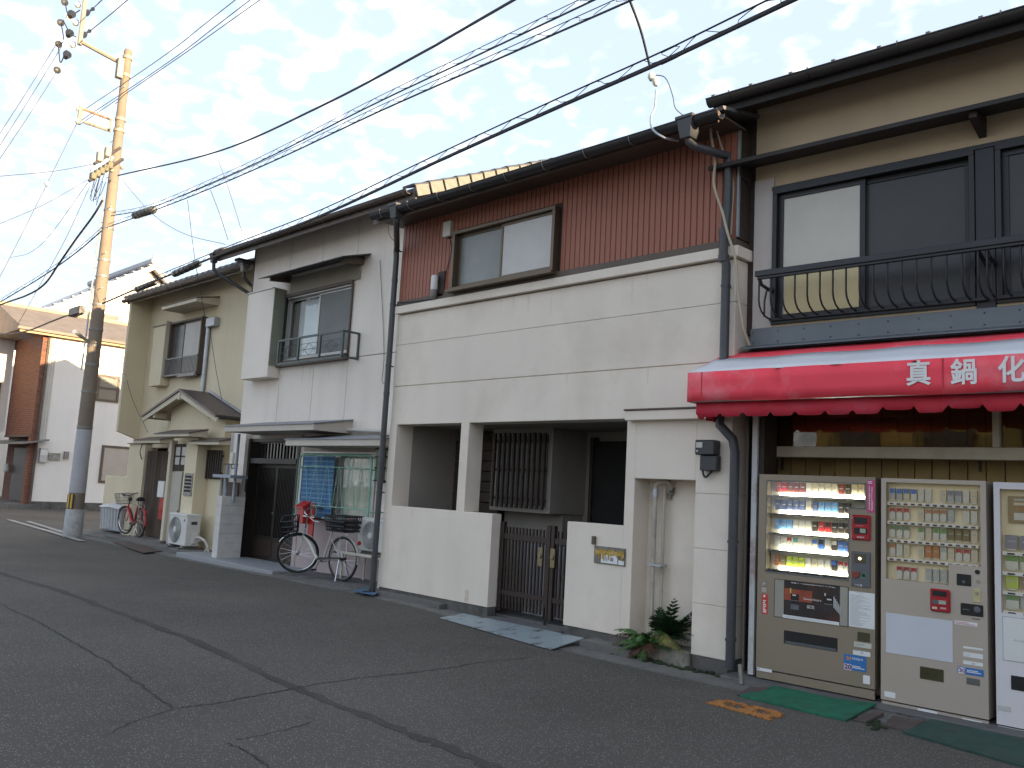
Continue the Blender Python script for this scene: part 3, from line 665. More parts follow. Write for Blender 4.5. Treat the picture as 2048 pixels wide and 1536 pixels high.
def plate(x0, x1, yf, yb, zb, label):
    t_ = thing('checker_plate', label, 'metal plate', ((x0+x1)/2, yf[0], GZ((x0+x1)/2)), 'checker plates before the gate')
    zf0, zf1 = GZ(x0)+.018, GZ(x1)+.018
    p = MB(); p.add([(x0, yf[0], zf0), (x1, yf[1], zf1), (x1, yb, zb), (x0, yb, zb), (x0, yf[0], zf0-.008), (x1, yf[1], zf1-.008), (x1, yb, zb-.008), (x0, yb, zb-.008)],
      [(0, 1, 2, 3), (4, 7, 6, 5), (0, 4, 5, 1), (1, 5, 6, 2), (2, 6, 7, 3), (3, 7, 4, 0)])
    p.build('steel_sheet', M_chk, t_)
    # raised tread bars: one joined part (hundreds of tiny lozenges)
    q = MB(); nx_ = int((x1-x0)/.052); ny_ = int((yb-yf[0])/.052)
    for i in range(nx_):
        for j in range(ny_):
            u = (i+.5)/nx_; v = (j+.5)/ny_; xx = x0+(x1-x0)*u; y0_ = yf[0]+(yf[1]-yf[0])*u; yy = y0_+(yb-y0_)*v; z_ = (zf0+(zf1-zf0)*u)*(1-v)+zb*v
            a = R_(45 if (i+j) % 2 else -45); dx_, dy_ = math.cos(a)*.019, math.sin(a)*.019; nx2, ny2 = -math.sin(a)*.006, math.cos(a)*.006
            sl = (zb-zf0)/(yb-y0_)
            q.add([(xx-dx_, yy-dy_, z_+.0005-dy_*sl), (xx+nx2, yy+ny2, z_+.0045+ny2*sl), (xx+dx_, yy+dy_, z_+.0005+dy_*sl), (xx-nx2, yy-ny2, z_+.0045-ny2*sl)], [(0, 1, 2), (0, 2, 3), (0, 3, 1)])
    tr = q.build('tread_pattern', M_chk, t_); tr['kind'] = 'stuff'
    return t_
zpb = .102
pfl = gr((887, 1238), .03); pfr = gr((1105, 1296), .02); pml = gr((1003, 1268), .03); pbl = gr((925, 1226), zpb); pbr = gr((1155, 1275), zpb); pmb = gr((1035, 1250), zpb)
plate(-8.06, -7.10, (6.99, 6.92), 7.37, zpb, 'rustier checker plate ramp before the gate, on the bicycle side')
plate(-7.085, -6.14, (6.92, 6.85), 7.37, zpb, 'bluish checker plate ramp before the gate, on the fern side')

M_stain = mat('old_water_stain', (.60, .50, .41), .9, var=.10, scale=9)
M_stain2 = mat('dark_drip_stain', (.40, .36, .30), .9, var=.2, scale=9)
def stain(pix, Y, m, seed):
    rs = random.Random(seed); P = [at(p, Y) for p in pix]; pts = []
    for a, b in zip(P, P[1:]+P[:1]):
        for k in range(4):
            q = a+(b-a)*(k/4); pts.append((q.x+rs.uniform(-.008, .008), q.z+rs.uniform(-.008, .008)))
    MB().prism(pts, 'y', Y-.0012, Y+.0006).build('stain', m, h3)
def streaks(n, x0, x1, Y, ztop, lmin, lmax, seed, m=None, par=None):
    rs = random.Random(seed); step = (x1-x0)/n
    for i in range(n):
        if rs.random() < .25: continue
        x = x0+step*(i+rs.uniform(.25, .75)); l = rs.uniform(lmin, lmax); w_ = min(step*.4, rs.uniform(.012, .05)); L2 = []; R2 = []
        for k in range(7):
            t = k/6; hw = w_*(1-.75*t)*rs.uniform(.7, 1.2); cx_ = x+rs.uniform(-.004, .004)
            L2.append((cx_-hw/2, ztop-l*t)); R2.append((cx_+hw/2, ztop-l*t))
        MB().prism(L2+R2[::-1], 'y', Y-.0011, Y+.0004).build('rain_streak', m or M_stain, par or h3)
M_streak = mat('faint_rain_streak', (.725, .63, .535), .9, var=.10, scale=6); M_streak2 = mat('grey_rain_streak', (.70, .615, .53), .9, var=.12, scale=6)
streaks(17, XL+.15, XR-.3, Y3, 4.035, .08, .36, 1, M_streak); streaks(9, XL+.3, XR-.9, Y3+.008, 2.998, .05, .2, 2, M_streak); streaks(7, ox0+.1, lw1-.1, Y3, zw-.004, .06, .35, 3, M_streak); streaks(3, rw0+.08, ox1-.25, Y3, 1.30, .06, .2, 4, M_streak)
stain([(930, 1180), (937, 1179), (937, 1196), (935, 1204), (929, 1203)], Y3, M_stain, 1)
# ------------------------------------------------------------------ white house with blue blind
Y2 = 8.3
h2 = thing('white_house', 'off white rendered house with dark sliding entrance door, blue window blind and tiled roof edge', 'house', (-13.3, Y2, 0))
HL, HR = at((500, 640), Y2).x, -10.25
HL = -15.95
# wall sheets separated by upright joints (upper storey)
jx = [at((p, 520), Y2).x for p in (582, 645, 714)]
wu = rect((572, 583), (705, 722), Y2)             # upper window opening
ux0, ux1, uz0, uz1 = wu[0]+.02, at((703, 620), Y2).x, 3.74, 5.04
ZT2 = 6.27
edges = [HL]+jx+[HR]
low = [at((p, 800), Y2).x for p in (555, 622, 690)]
def wseg(x0, x1, z0, z1, y=Y2, m=None): box('wall_panel', m or M_cream2, h2, x0+.006, x1-.006, y, y+.2, z0, z1, .003)
for i in range(4):
    x0, x1 = edges[i], edges[i+1]
    # above the window
    if x1 <= ux0 or x0 >= ux1: wseg(x0, x1, 3.72, ZT2)
    else:
        wseg(x0, x1, uz1+.02, ZT2)
        if x0 < ux0: wseg(x0, ux0, 3.72, uz1+.008)
        if x1 > ux1: wseg(ux1, x1, 3.72, uz1+.008)
lowx = [HL]+low+[HR]
for i in range(4): wseg(lowx[i], lowx[i+1], 2.42, 3.708)
box('wall_backing', M_plinth, h2, HL+.02, ux0, Y2+.05, Y2+.19, 2.45, 6.1)
box('wall_backing', M_plinth, h2, ux1, HR-.02, Y2+.05, Y2+.19, 2.45, 6.1)
box('wall_backing', M_plinth, h2, ux0+.001, ux1-.001, Y2+.05, Y2+.19, 2.45, uz0-.01)
box('wall_backing', M_plinth, h2, ux0+.001, ux1-.001, Y2+.05, Y2+.19, uz1+.02, 6.1)
box('left_end_wall', M_cream2, h2, HL-.001, HL+.018, Y2+.01, 15, 0, 6.3)
box('corner_trim', M_flash, h2, HL-.02, HL+.015, Y2-.012, Y2+.0, 3.72, ZT2)
# gable wall towards the street end, sunlit plaster
M_gable = mat('rough_gable_plaster', (.55, .50, .40), .95, var=.12, scale=6, bump=.012, bscale=45)
gb = MB(); yr = 12.4; sl = .455; ze = 6.20
gb.prism([(Y2, 0), (Y2, ze+.05), (yr, ze+.05+sl*(yr-Y2)), (2*yr-Y2, ze+.05), (2*yr-Y2, 0)], 'x', HR-.2, HR); gb.build('gable_wall', M_gable, h2)
gb = MB(); gb.prism([(Y2+.01, 5.9), (Y2+.01, ze), (yr, ze+sl*(yr-Y2)), (2*yr-Y2-.01, ze), (2*yr-Y2-.01, 5.9)], 'x', HL, HL+.15); gb.build('gable_wall', M_cream2, h2)
# roof slabs
ye2 = Y2-.52
M_soff = mat('soffit_board', (.28, .25, .20), .85, var=.08)
rf = MB(); zE = ze+.05-sl*.52
rf.prism([(ye2, zE+.02), (ye2, zE+.075), (yr, zE+.075+sl*(yr-ye2)), (2*yr-ye2, zE+.075), (2*yr-ye2, zE+.02), (yr, zE+.01+sl*(yr-ye2))], 'x', HL-.55, HR+.12); rf.build('roof', M_tile, h2)
sf = MB(); sf.prism([(ye2+.03, zE-.005), (ye2+.03, zE+.018), (Y2+.1, zE+.018+sl*.6), (Y2+.1, zE-.01+sl*.6)], 'x', HL-.5, HR+.05); sf.build('soffit', M_soff, h2)
box('fascia', M_gutbr, h2, HL-.55, HR+.1, ye2-.005, ye2+.028, zE-.10, zE+.03)
# verge tiles along the gable edge
M_verge = mat('cream_verge_tile', (.165, .16, .14), .7, var=.18, scale=12, bump=.003, bscale=90)
M_tiledk = mat('dark_glazed_tile', (.075, .075, .08), .5, var=.2, scale=9)
vt = MB(); Lt = .275
vt.add([(0, 0, -.14), (0, Lt-.02, -.13), (0, Lt-.02, .035), (0, 0, .035), (-.035, 0, -.14), (-.035, Lt-.02, -.13), (-.035, Lt-.02, .035), (-.035, 0, .035)], [(0, 1, 2, 3), (4, 7, 6, 5), (0, 4, 5, 1), (1, 5, 6, 2), (3, 2, 6, 7), (0, 3, 7, 4)])
vt2 = MB(); vt2.prism([(0, .035), (-.035, .062), (-.30, .062), (-.30, .03), (0, .028)], 'y', -.012, Lt-.005)
vsrc = vt.build('verge_tile', M_verge, h2, bevel=.004, local=True); vs2 = vt2.build('roof_tile', M_tiledk, h2, local=True)
nv = 17
hm = MW[h2]
for k in range(nv):
    y = ye2-.05+k*(yr-ye2)/nv; z = zE+.06+sl*(y-ye2)+.015
    for s_, nme in ((vsrc, 'verge_tile'), (vs2, 'roof_tile')):
        o = s_ if k == 0 else s_.copy()
        if k: o.name = nme; col.objects.link(o)
        o.parent = h2; o.location = (HR+.17+13.3, y-Y2, z+random.uniform(-.006, .006)); o.rotation_euler = (math.atan(sl)-.05+random.uniform(-.012, .012), 0, 0)
# ridge
box('ridge_cap', M_tiledk, h2, HL-.5, HR+.16, yr-.12, yr+.12, zE+sl*(yr-ye2)+.06, zE+sl*(yr-ye2)+.2, .03)
gz0 = at((480, 500), ye2-.08).z; gz1_ = at((870, 385), ye2-.08).z
gutter(HL-.62, HR+.02, ye2-.065, zE+.035, .062, M_gutbr, h2, .75, zE+.035, M_clip)
hh = at((466, 498), ye2-.07)
hopper((HL-.58, ye2-.07, zE+.03), M_gutter, h2, .9)
# end tile and outlet elbow back to the wall corner
et = MB(); et.box(HL-.62, HL-.2, ye2-.10, ye2+.05, zE+.05, zE+.13); et.build('eave_tile', M_tile, h2, bevel=.03)
pe = at((455*1.0+60, 575), Y2-.03)
pipe([(HL-.58, ye2-.07, zE-.14), (HL-.58, ye2-.06, zE-.26), (HL-.52, ye2+.0, zE-.36), (HL-.03, Y2+.06, zE-.78), (HL-.03, Y2+.08, zE-1.0)], .036, M_gutter, h2)
box('soffit_vent', M_gutter, h2, HL-.18, HL-.0, Y2-.35, Y2-.0, zE-.12, zE-.07)
# canopy over the upper window
ca = at((527, 552), Y2-.45); cb = at((727, 516), Y2-.03)
def canopy(parent, x0, x1, y, dep, zb, zf, m, mu, th=.03, name='canopy', fasc=.0, mf=None):
    c = MB(); c.prism([(y, zb), (y-dep, zf), (y-dep, zf-th*.6), (y, zb-th)], 'x', x0, x1); o = c.build(name, m, parent)
    if fasc:
        f = MB(); f.prism([(y, zb-th-.002), (y-dep+.02, zf-th*.6-.002), (y-dep+.02, zf-fasc), (y, zf-fasc)], 'x', x0+.03, x1-.03); f.build(name+'_soffit', mf or mu, parent)
    return o
cz = 5.42
M_sheet = mat('dark_sheet_canopy', (.045, .042, .042), .6, var=.3, dirt=(.12, .12, .11), dirt_amt=.5, dirt_scale=8)
cxl = ca.x; cxr = at((722, 520), Y2-.2).x
canopy(h2, cxl, cxr, Y2, .55, 5.47, 5.30, M_sheet, M_sheet, .02)
rb = random.Random(3)
for i in range(7):
    x = cxl+.1+(cxr-cxl-.2)*i/6; box('canopy_batten', M_sheet, h2, x-.012, x+.012, Y2-.53, Y2-.02, 5.40, 5.40) if False else None
for x in (cxl+.22, cxr-.22):
    c = MB(); c.prism([(Y2, 5.44), (Y2-.42, 5.32), (Y2-.42, 5.25), (Y2, 5.30)], 'x', x-.03, x+.03); c.build('canopy_bracket', M_flash, h2)
box('canopy_board', M_soff, h2, cxl+.26, cxr-.26, Y2-.03, Y2-.001, 5.06, 5.38, .003)
# shutter box left of the window, projecting
s0 = at((497, 590), Y2-.25).x; s1 = ux0-.0
sb_z1, sb_z0 = at((500, 588), Y2-.25).z, at((500, 757), Y2-.25).z
box('shutter_box', M_cream2, h2, s0, s1, Y2-.25, Y2-.001, sb_z0, sb_z1, .006)
box('shutter_box_cap', M_white, h2, s0-.02, s1-.03, Y2-.27, Y2-.0, sb_z1+.001, sb_z1+.02, .003)
M_grnshade = mat('weathered_green_board', (.25, .26, .20), .8, var=.12, streak=.3)
box('shutter_box_end', M_grnshade, h2, s1+.001, s1+.025, Y2-.25, Y2-.0, sb_z0+.22, sb_z1, .003)
box('shutter_slot', M_dark, h2, s1+.026, s1+.10, Y2-.02, Y2+.0, uz0, uz1)
# window
M_curt = mat('white_lace_curtain', (.66, .67, .66), .9, var=.05)
def curtain(parent, x0, x1, z0, z1, y, m, folds=9, amp=.02, name='curtain', seed=0):
    rr_ = random.Random(seed); n = folds*6; mb = MB(); vs = []
    for i in range(n+1):
        x = x0+(x1-x0)*i/n; yy = y+amp*math.sin(i*6.283/6+rr_.uniform(-.3, .3))*rr_.uniform(.6, 1.1)
        vs += [(x, yy, z0), (x, yy, z1)]
    mb.add(vs, [(2*i, 2*i+2, 2*i+3, 2*i+1) for i in range(n)])
    return mb.build(name, m, parent, smooth=True)
box('room_back', M_dark, h2, ux0-.05, ux1+.05, Y2+.5, Y2+.52, uz0-.1, uz1+.1)
for zq in (uz0-.02, uz1): box('room_lining', M_dark, h2, ux0-.05, ux1+.05, Y2+.20, Y2+.5, zq, zq+.02)
for xq in (ux0-.04, ux1+.02): box('room_lining', M_dark, h2, xq, xq+.02, Y2+.20, Y2+.5, uz0, uz1)
slider(h2, ux0+.04, ux1, uz0+.06, uz1-.03, Y2+.02, M_alum2, (M_glass, M_screen), .03, .10, .50, False)
box('window_surround', M_flash, h2, ux0, ux1+.02, Y2-.05, Y2+.0, uz1-.03, uz1+.03, .003); box('window_surround', M_flash, h2, ux1-.0, ux1+.03, Y2-.04, Y2+.0, uz0-.05, uz1-.032, .003); box('window_surround', M_flash, h2, ux0, ux1+.03, Y2-.10, Y2+.02, uz0-.06, uz0+.03, .003)
curtain(h2, ux0+.30, ux0+.10+(ux1-ux0)*.5, uz0+.1, uz1-.1, Y2+.15, M_curt, 8, .012, seed=2)
curtain(h2, ux0+.05, ux0+.34, uz0+.1, uz1-.1, Y2+.18, mat('grey_curtain', (.30, .28, .26), .9, var=.08), 4, .03, seed=3)
# balcony rail with diamond ornaments
M_rail = mat('grey_green_rail_paint', (.075, .095, .09), .5, metal=.2, var=.15)
rl = thing('window_rail', 'grey green iron window rail with wire diamonds on the white upper wall', 'railing', (at((625, 700), Y2-.3).x, Y2, 3.7))
YR = Y2-.33
ra = rect((557, 680), (698, 722), YR); rz1 = at((690, 661), YR).z; rz0 = at((690, 712), YR).z
rx0, rx1 = at((558, 690), YR).x, at((686, 680), YR).x
rx1_ = rx1
sq = lambda nme, a, b, r_=.014: MB().tube([a, b], r_, 4).build(nme, M_rail, rl)
for z in (rz0, rz1):
    box('rail_bar', M_rail, rl, rx0, rx1, YR-.016, YR+.016, z-.016, z+.016); box('rail_return', M_rail, rl, rx1-.016, rx1+.016, YR+.017, Y2-.01, z-.016, z+.016); box('rail_return', M_rail, rl, rx0-.016, rx0+.016, YR+.017, Y2-.25, z-.016, z+.016)
for k in range(4):
    x = rx0+(rx1-rx0)*k/3; box('rail_post', M_rail, rl, x-.017, x+.017, YR-.017, YR+.017, rz0+.016, rz1-.016)
box('rail_post', M_rail, rl, rx1-.015, rx1+.015, Y2-.04, Y2-.01, rz0, rz1)
for k in range(3):
    z = rz0+(rz1-rz0)*(k+1)/4.2; MB().tube([(rx0, YR, z), (rx1, YR, z)], .005, 5).build('rail_wire', M_rail, rl)
for k in range(3):
    xc_ = rx0+(rx1-rx0)*(k+.5)/3; zc_ = rz0+(rz1-rz0)*2/4.2; h_ = (rz1-rz0)*.25; w_ = .15
    d = MB(); d.tube([(xc_-w_, YR, zc_), (xc_, YR, zc_+h_), (xc_+w_, YR, zc_), (xc_, YR, zc_-h_), (xc_-w_, YR, zc_)], .005, 5)
    for s_ in (-1, 1): d.tube([(xc_+s_*(w_+.03*math.cos(t)), YR, zc_+.05*math.sin(t)) for t in [i*.5-1.5 for i in range(7)]], .004, 4)
    d.build('rail_ornament', M_rail, rl)
# ground floor
zc1 = 2.42
M_canm = mat('grey_sheet_canopy', (.25, .26, .28), .5, metal=.3, var=.12, scale=4)
M_canf = mat('cream_canopy_board', (.52, .47, .40), .85, var=.06)
# entrance canopy
k0 = at((446, 848), Y2-.75); k1 = at((634, 836), Y2-.7)
canopy(h2, k0.x, k1.x, Y2, .75, 2.66, 2.53, M_canm, M_canf, .02, 'canopy', fasc=.11, mf=M_canf)
k2 = at((567, 885), Y2-.72)
canopy(h2, k2.x, HR+.05, Y2, .72, 2.40, 2.28, M_canm, M_canf, .02, 'canopy', fasc=.11, mf=M_canf)
# door recess: jamb, door leaves with upright bars, transom
d0 = at((492, 1000), Y2).x; d1 = at((597, 950), Y2).x; dz1 = 2.35
YD = Y2+.10
box('door_jamb', M_cream2, h2, HL, d0, Y2-.12, Y2+.2, .05, 2.52, .004)
box('door_head', M_canf, h2, d0, d1+.1, Y2-.0, Y2+.2, dz1+.0, 2.44, .003)
M_door = mat('dark_bronze_door', (.028, .022, .018), .45, metal=.3, var=.12)
M_doorg = mat('smoked_door_glass', (.022, .022, .022), .12, var=.1, spec=.6)
dzm = 1.93
box('door_frame', M_door, h2, d0, d0+.07, Y2-.05, YD+.06, .08, dz1-.002, .003); box('door_frame', M_door, h2, d1-.07, d1, Y2-.02, YD+.06, .08, dz1-.002, .003)
box('door_frame', M_door, h2, d0+.07, d1-.07, Y2-.02, YD+.06, dz1-.06, dz1-.002); box('transom_bar', M_door, h2, d0+.07, d1-.07, Y2-.03, YD+.06, dzm-.05, dzm+.05, .004)
box('transom_pane', M_doorg, h2, d0+.14, d1-.14, YD+.02, YD+.03, dzm+.06, dz1-.08)
for i in range(14):
    x = d0+.16+(d1-d0-.32)*i/13; box('transom_bar', M_door, h2, x-.006, x+.006, YD, YD+.018, dzm+.06, dz1-.08)
dm = (d0+d1)/2-.02
for k, (a, b) in enumerate(((d0+.07, dm+.03), (dm-.03, d1-.07))):
    yy = YD+.0 if k else YD+.045
    lf = MB(); lf.box(a, a+.06, yy, yy+.035, .10, dzm-.052); lf.box(b-.06, b, yy, yy+.035, .10, dzm-.052); lf.box(a+.06, b-.06, yy, yy+.035, .10, .18); lf.box(a+.06, b-.06, yy, yy+.035, .48, .54); lf.box(a+.06, b-.06, yy, yy+.035, dzm-.12, dzm-.052)
    lf.build('door_leaf', M_door, h2, bevel=.003)
    box('door_pane', M_doorg, h2, a+.06, b-.06, yy+.022, yy+.028, .541, dzm-.12); box('kick_panel', mat('door_kick_panel', (.05, .032, .024), .4, metal=.3, var=.1), h2, a+.06, b-.06, yy+.01, yy+.02, .18, .479)
    nbar = 15
    bsrc = None
    for i in range(nbar):
        x = a+.075+(b-a-.15)*i/(nbar-1); box('door_bar', M_door, h2, x-.006, x+.006, yy+.004, yy+.018, .541, dzm-.121)
MB().lathe([(.02, -.01), (.022, 0), (.012, .012)], (dm, YD-.012, .98), 10, 'y').build('door_pull', M_chrome, h2)
box('door_number', M_paper, h2, d0+.01, d0+.05, Y2-.056, Y2-.051, 1.18, 1.33)
# step slab
M_step = mat('terrazzo_step', (.26, .27, .28), .6, var=.2, scale=40, bump=.001)
sx0 = gr((430, 1128), .14).x; 
box('door_step', M_step, h2, HL-.55, at((590, 1140), Y2-.3).x+.1, Y2-.78, Y2+.1, .0, .115, .008)
# right ground wall + window
v = rect((615, 903), (757, 1037), Y2)
vx0, vx1, vz0, vz1 = d1+.12, at((752, 960), Y2).x, 1.02, 2.12
box('wall_panel', M_cream2, h2, d1, vx0, Y2, Y2+.2, 0, 2.42, .003); box('wall_panel', M_cream2, h2, vx1, HR, Y2, Y2+.2, .92, 2.42, .003); box('wall_panel', M_canf, h2, vx0, vx1, Y2, Y2+.2, vz1+.003, 2.42, .003)
box('dado', M_pink, h2, vx0+.001, HR, Y2-.0, Y2+.2, 0, vz0-.06, .003)
box('dado', M_pink, h2, d1-.03, vx0, Y2-.012, Y2-.001, 0, .95, .003)
slider(h2, vx0, vx1, vz0, vz1, Y2+.0, M_alum2, (M_glass, M_glass), .035, .10, .5, True)
curtain(h2, vx0+.52, vx1-.04, vz0+.04, vz1-.06, Y2+.13, mat('pale_green_curtain', (.62, .62, .50), .9, var=.06), 9, .022, seed=5)
box('room_back', M_dark, h2, vx0-.02, vx1+.02, Y2+.42, Y2+.44, vz0-.1, vz1+.1)
for zq in (vz0-.04, vz1+.0): box('room_lining', M_dark, h2, vx0, vx1, Y2+.2, Y2+.42, zq, zq+.02)
M_bstone = mat('balcony_drain_pipe', (.55, .52, .47), .6, var=.1)
q0 = at((693, 858), Y2-.06); q1 = at((768, 861), Y2-.06)
pipe([(q0.x+.03, Y2+.0, q0.z+.1), (q0.x, Y2-.06, q0.z+.02), (q0.x+.08, Y2-.07, q0.z-.02), (q1.x, Y2-.07, q0.z-.05)], .03, M_bstone, h2, 'drain_pipe')
cwr = MB(); cwr.tube(catmull([at((760, 520), Y2-.02), at((768, 700), Y2-.02), at((764, 760), Y2-.03), at((772, 768), Y2-.05)], 5), .005, 4); cwr.build('loose_cable', M_wire, h2)
cwr = MB(); ee = at((776, 432), Y2-.5); cwr.tube(catmull([at((777, 440), Y2-.3), at((779, 470), Y2-.1), at((795, 488), Y2-.02)], 6), .006, 4); cwr.build('loose_cable', M_wire, h2)

# blue blind hung in front of the window
M_blind = mat('blue_reed_blind', (.035, .16, .36), .7, var=.15, scale=6)
M_blind2 = mat('pale_blind_thread', (.16, .30, .48), .7, var=.1)
bl = thing('reed_blind', 'bright blue reed blind hanging over the left half of the grilled window', 'blind', (at((635, 975), Y2-.06).x, Y2-.06, 1.0))
bx0_, bx1_ = at((605, 960), Y2-.06).x, at((667, 960), Y2-.06).x; bz0_ = at((650, 1037), Y2-.06).z; bz1_ = at((650, 912), Y2-.06).z
nsl = 40
for i in range(nsl):
    z = bz0_+(bz1_-bz0_)*(i+.5)/nsl; hh_ = (bz1_-bz0_)/nsl*.43
    box('reed_slat', M_blind if i % 3 else M_blind2, bl, bx0_, bx1_+random.uniform(-.006, .006), Y2-.066, Y2-.058, z-hh_, z+hh_)
for t in (.18, .5, .82): MB().tube([(bx0_+(bx1_-bx0_)*t, Y2-.069, bz0_), (bx0_+(bx1_-bx0_)*t, Y2-.069, bz1_)], .004, 4).build('blind_cord', M_blind2, bl)
# green wrought grille
M_grn = mat('mint_green_grille', (.22, .46, .36), .5, var=.12, dirt=(.18, .12, .06), dirt_amt=.4, dirt_scale=12)
gl = thing('window_grille', 'mint green wrought iron grille with loops standing before the ground floor window', 'window grille', (at((680, 970), Y2-.28).x, Y2-.28, 1.0))
YGr = Y2-.30
A = at((601, 912), YGr); B = at((744, 912), YGr); zlo = at((730, 1020), YGr).z; zmid = at((620, 933), YGr).z
x0, x1 = A.x, at((741, 960), YGr).x; zt_g = at((660, 910), YGr).z; zbot = at((735, 1045), YGr).z
fr_ = MB(); rc = .09
pts = [(x0, YGr, zbot), (x0, YGr, zt_g-rc)]+[(x0+rc-rc*math.cos(t), YGr, zt_g-rc+rc*math.sin(t)) for t in (.4, .8, 1.2, 1.57)]+[(x1-rc, YGr, zt_g)]+[(x1-rc+rc*math.sin(t), YGr, zt_g-rc+rc*math.cos(t)) for t in (.4, .8, 1.2, 1.57)]+[(x1, YGr, zbot)]
fr_.tube(pts, .017, 8); fr_.build('grille_frame', M_grn, gl, smooth=True)
zlow2 = zlo+.0
for z in (zmid, zlow2, zbot): MB().tube([(x0, YGr, z), (x1, YGr, z)], .008, 6).build('grille_bar', M_grn, gl)
nl = 6; zz = MB(); path = []
for i in range(nl):
    xa_ = x0+(x1-x0)*(i+.55)/(nl+.1)
    for t in [k*math.pi/6 for k in range(7)]: path.append((xa_-.035*math.cos(t), YGr-.004, zmid-.05+.04*math.sin(t)))
    xb_ = x0+(x1-x0)*(i+1.08)/(nl+.1)
    if i < nl-1:
        for t in [k*math.pi/6 for k in range(7)]: path.append((xb_-.04*math.cos(t), YGr-.004, zlow2+.055-.045*math.sin(t)))
zz.tube(path, .006, 5); zz.build('grille_scroll', M_grn, gl, smooth=True)
for (fx_, zc_, rr2, rz_) in ((.27, (zt_g+zmid)/2, .085, (zt_g-zmid)/2-.012), (.72, (zt_g+zmid)/2, .085, (zt_g-zmid)/2-.012), (.27, (zlow2+zbot)/2, .075, (zlow2-zbot)/2-.005), (.68, (zlow2+zbot)/2, .075, (zlow2-zbot)/2-.005)):
    xc_ = x0+(x1-x0)*fx_; MB().tube([(xc_+rr2*math.cos(t), YGr, zc_+rz_*math.sin(t)) for t in [k*6.2832/18 for k in range(19)]], .006, 5).build('grille_ring', M_grn, gl, smooth=True)
for z in (zmid-.02, zlow2-.03):
    for x in (x0, x1): MB().tube([(x, YGr, z), (x+.02, Y2, z)], .010, 5).build('grille_stay', M_grn, gl)
# green coloured side lamp / sign near the downpipe
sg = thing('glass_lantern', 'green glass wall lantern in black frame beside the grille and downpipe', 'lantern', (at((762, 930), Y2-.2).x, Y2-.2, 1.7))
ls = rect((758, 898), (768, 962), Y2-.2); M_gg = mat('green_lantern_glass', (.06, .17, .09), .3, var=.3, scale=12)
box('lantern_glass', M_gg, sg, ls[0], ls[0]+.14, Y2-.25, Y2-.15, ls[2], ls[3], .004)
for z in (ls[2], ls[2]+(ls[3]-ls[2])*.4, ls[2]+(ls[3]-ls[2])*.75, ls[3]): box('lantern_bar', M_black, sg, ls[0]-.012, ls[0]+.152, Y2-.262, Y2-.138, z-.012, z+.012)
box('lantern_bracket', M_black, sg, ls[0]+.02, ls[0]+.06, Y2-.15, Y2, ls[2]-.03, ls[2]-.005)
# red letter box on the grille
lb = thing('letter_box', 'bright red metal letter box with sloping lid by the dark entrance door', 'letter box', (at((608, 1010), Y2-.4).x, Y2-.4, 1.0))
la = rect((590, 1003), (626, 1048), Y2-.42)
lx0_ = at((593, 1020), Y2-.42).x; lx1_ = at((607, 1020), Y2-.42).x; lz0_, lz1_ = at((603, 1047), Y2-.42).z, at((600, 1002), Y2-.42).z
bxx = MB(); bxx.prism([(Y2-.42, lz0_), (Y2-.42, lz1_-.08), (Y2-.30, lz1_-.02), (Y2-.30, lz0_)], 'x', lx0_+.01, lx1_); bxx.build('letter_box_body', M_red, lb, bevel=.008)
ld = MB(); ld.prism([(Y2-.46, lz1_-.115), (Y2-.46, lz1_-.095), (Y2-.29, lz1_+.01), (Y2-.29, lz1_-.012)], 'x', lx0_-.02, lx1_+.02); ld.build('lid', M_red, lb, bevel=.004)
box('back_panel', M_red, lb, lx1_-.02, lx1_+.13, Y2-.298, Y2-.27, lz0_-.28, lz1_-.02, .005)
box('bracket', M_galv, lb, lx1_+.02, lx1_+.05, Y2-.31, Y2-.299, lz1_-.22, lz1_-.02)

streaks(12, HL+.3, ux0-.2, Y2, 5.9, .15, .6, 7, M_streak, h2); streaks(8, ux1+.15, HR-.3, Y2, 5.9, .15, .7, 8, M_streak, h2); streaks(5, ux0+.1, ux1, Y2, 3.66, .12, .5, 9, M_streak2, h2)

# concrete block wall left of the entrance
bw = thing('block_wall', 'short white painted concrete block wall left of the dark entrance door', 'wall', (at((452, 1110), 7.75).x, 7.75, .03))
YBW = 7.70
wx0_, wx1_ = at((428, 1060), YBW).x, at((438, 1060), YBW).x; wz1_ = at((434, 991), YBW).z; wzb = .05; ybe = Y2-.13
M_block = mat('painted_block', (.58, .56, .52), .9, var=.1, scale=6, bump=.004, bscale=70, dirt=(.36, .34, .30), dirt_amt=.5)
nc = 7
for i in range(nc):
    z0 = wzb+(wz1_-wzb)*i/nc; z1 = wzb+(wz1_-wzb)*(i+1)/nc-.002
    ym_ = YBW+(ybe-YBW)*(.45 if i % 2 else 1.0)
    box('concrete_block', M_block, bw, wx0_, wx1_+random.uniform(0, .002), YBW, ym_-(.001 if i % 2 else 0), z0, z1, .003)
    if i % 2: box('concrete_block', M_block, bw, wx0_, wx1_+random.uniform(0, .002), ym_+.001, ybe, z0, z1, .003)
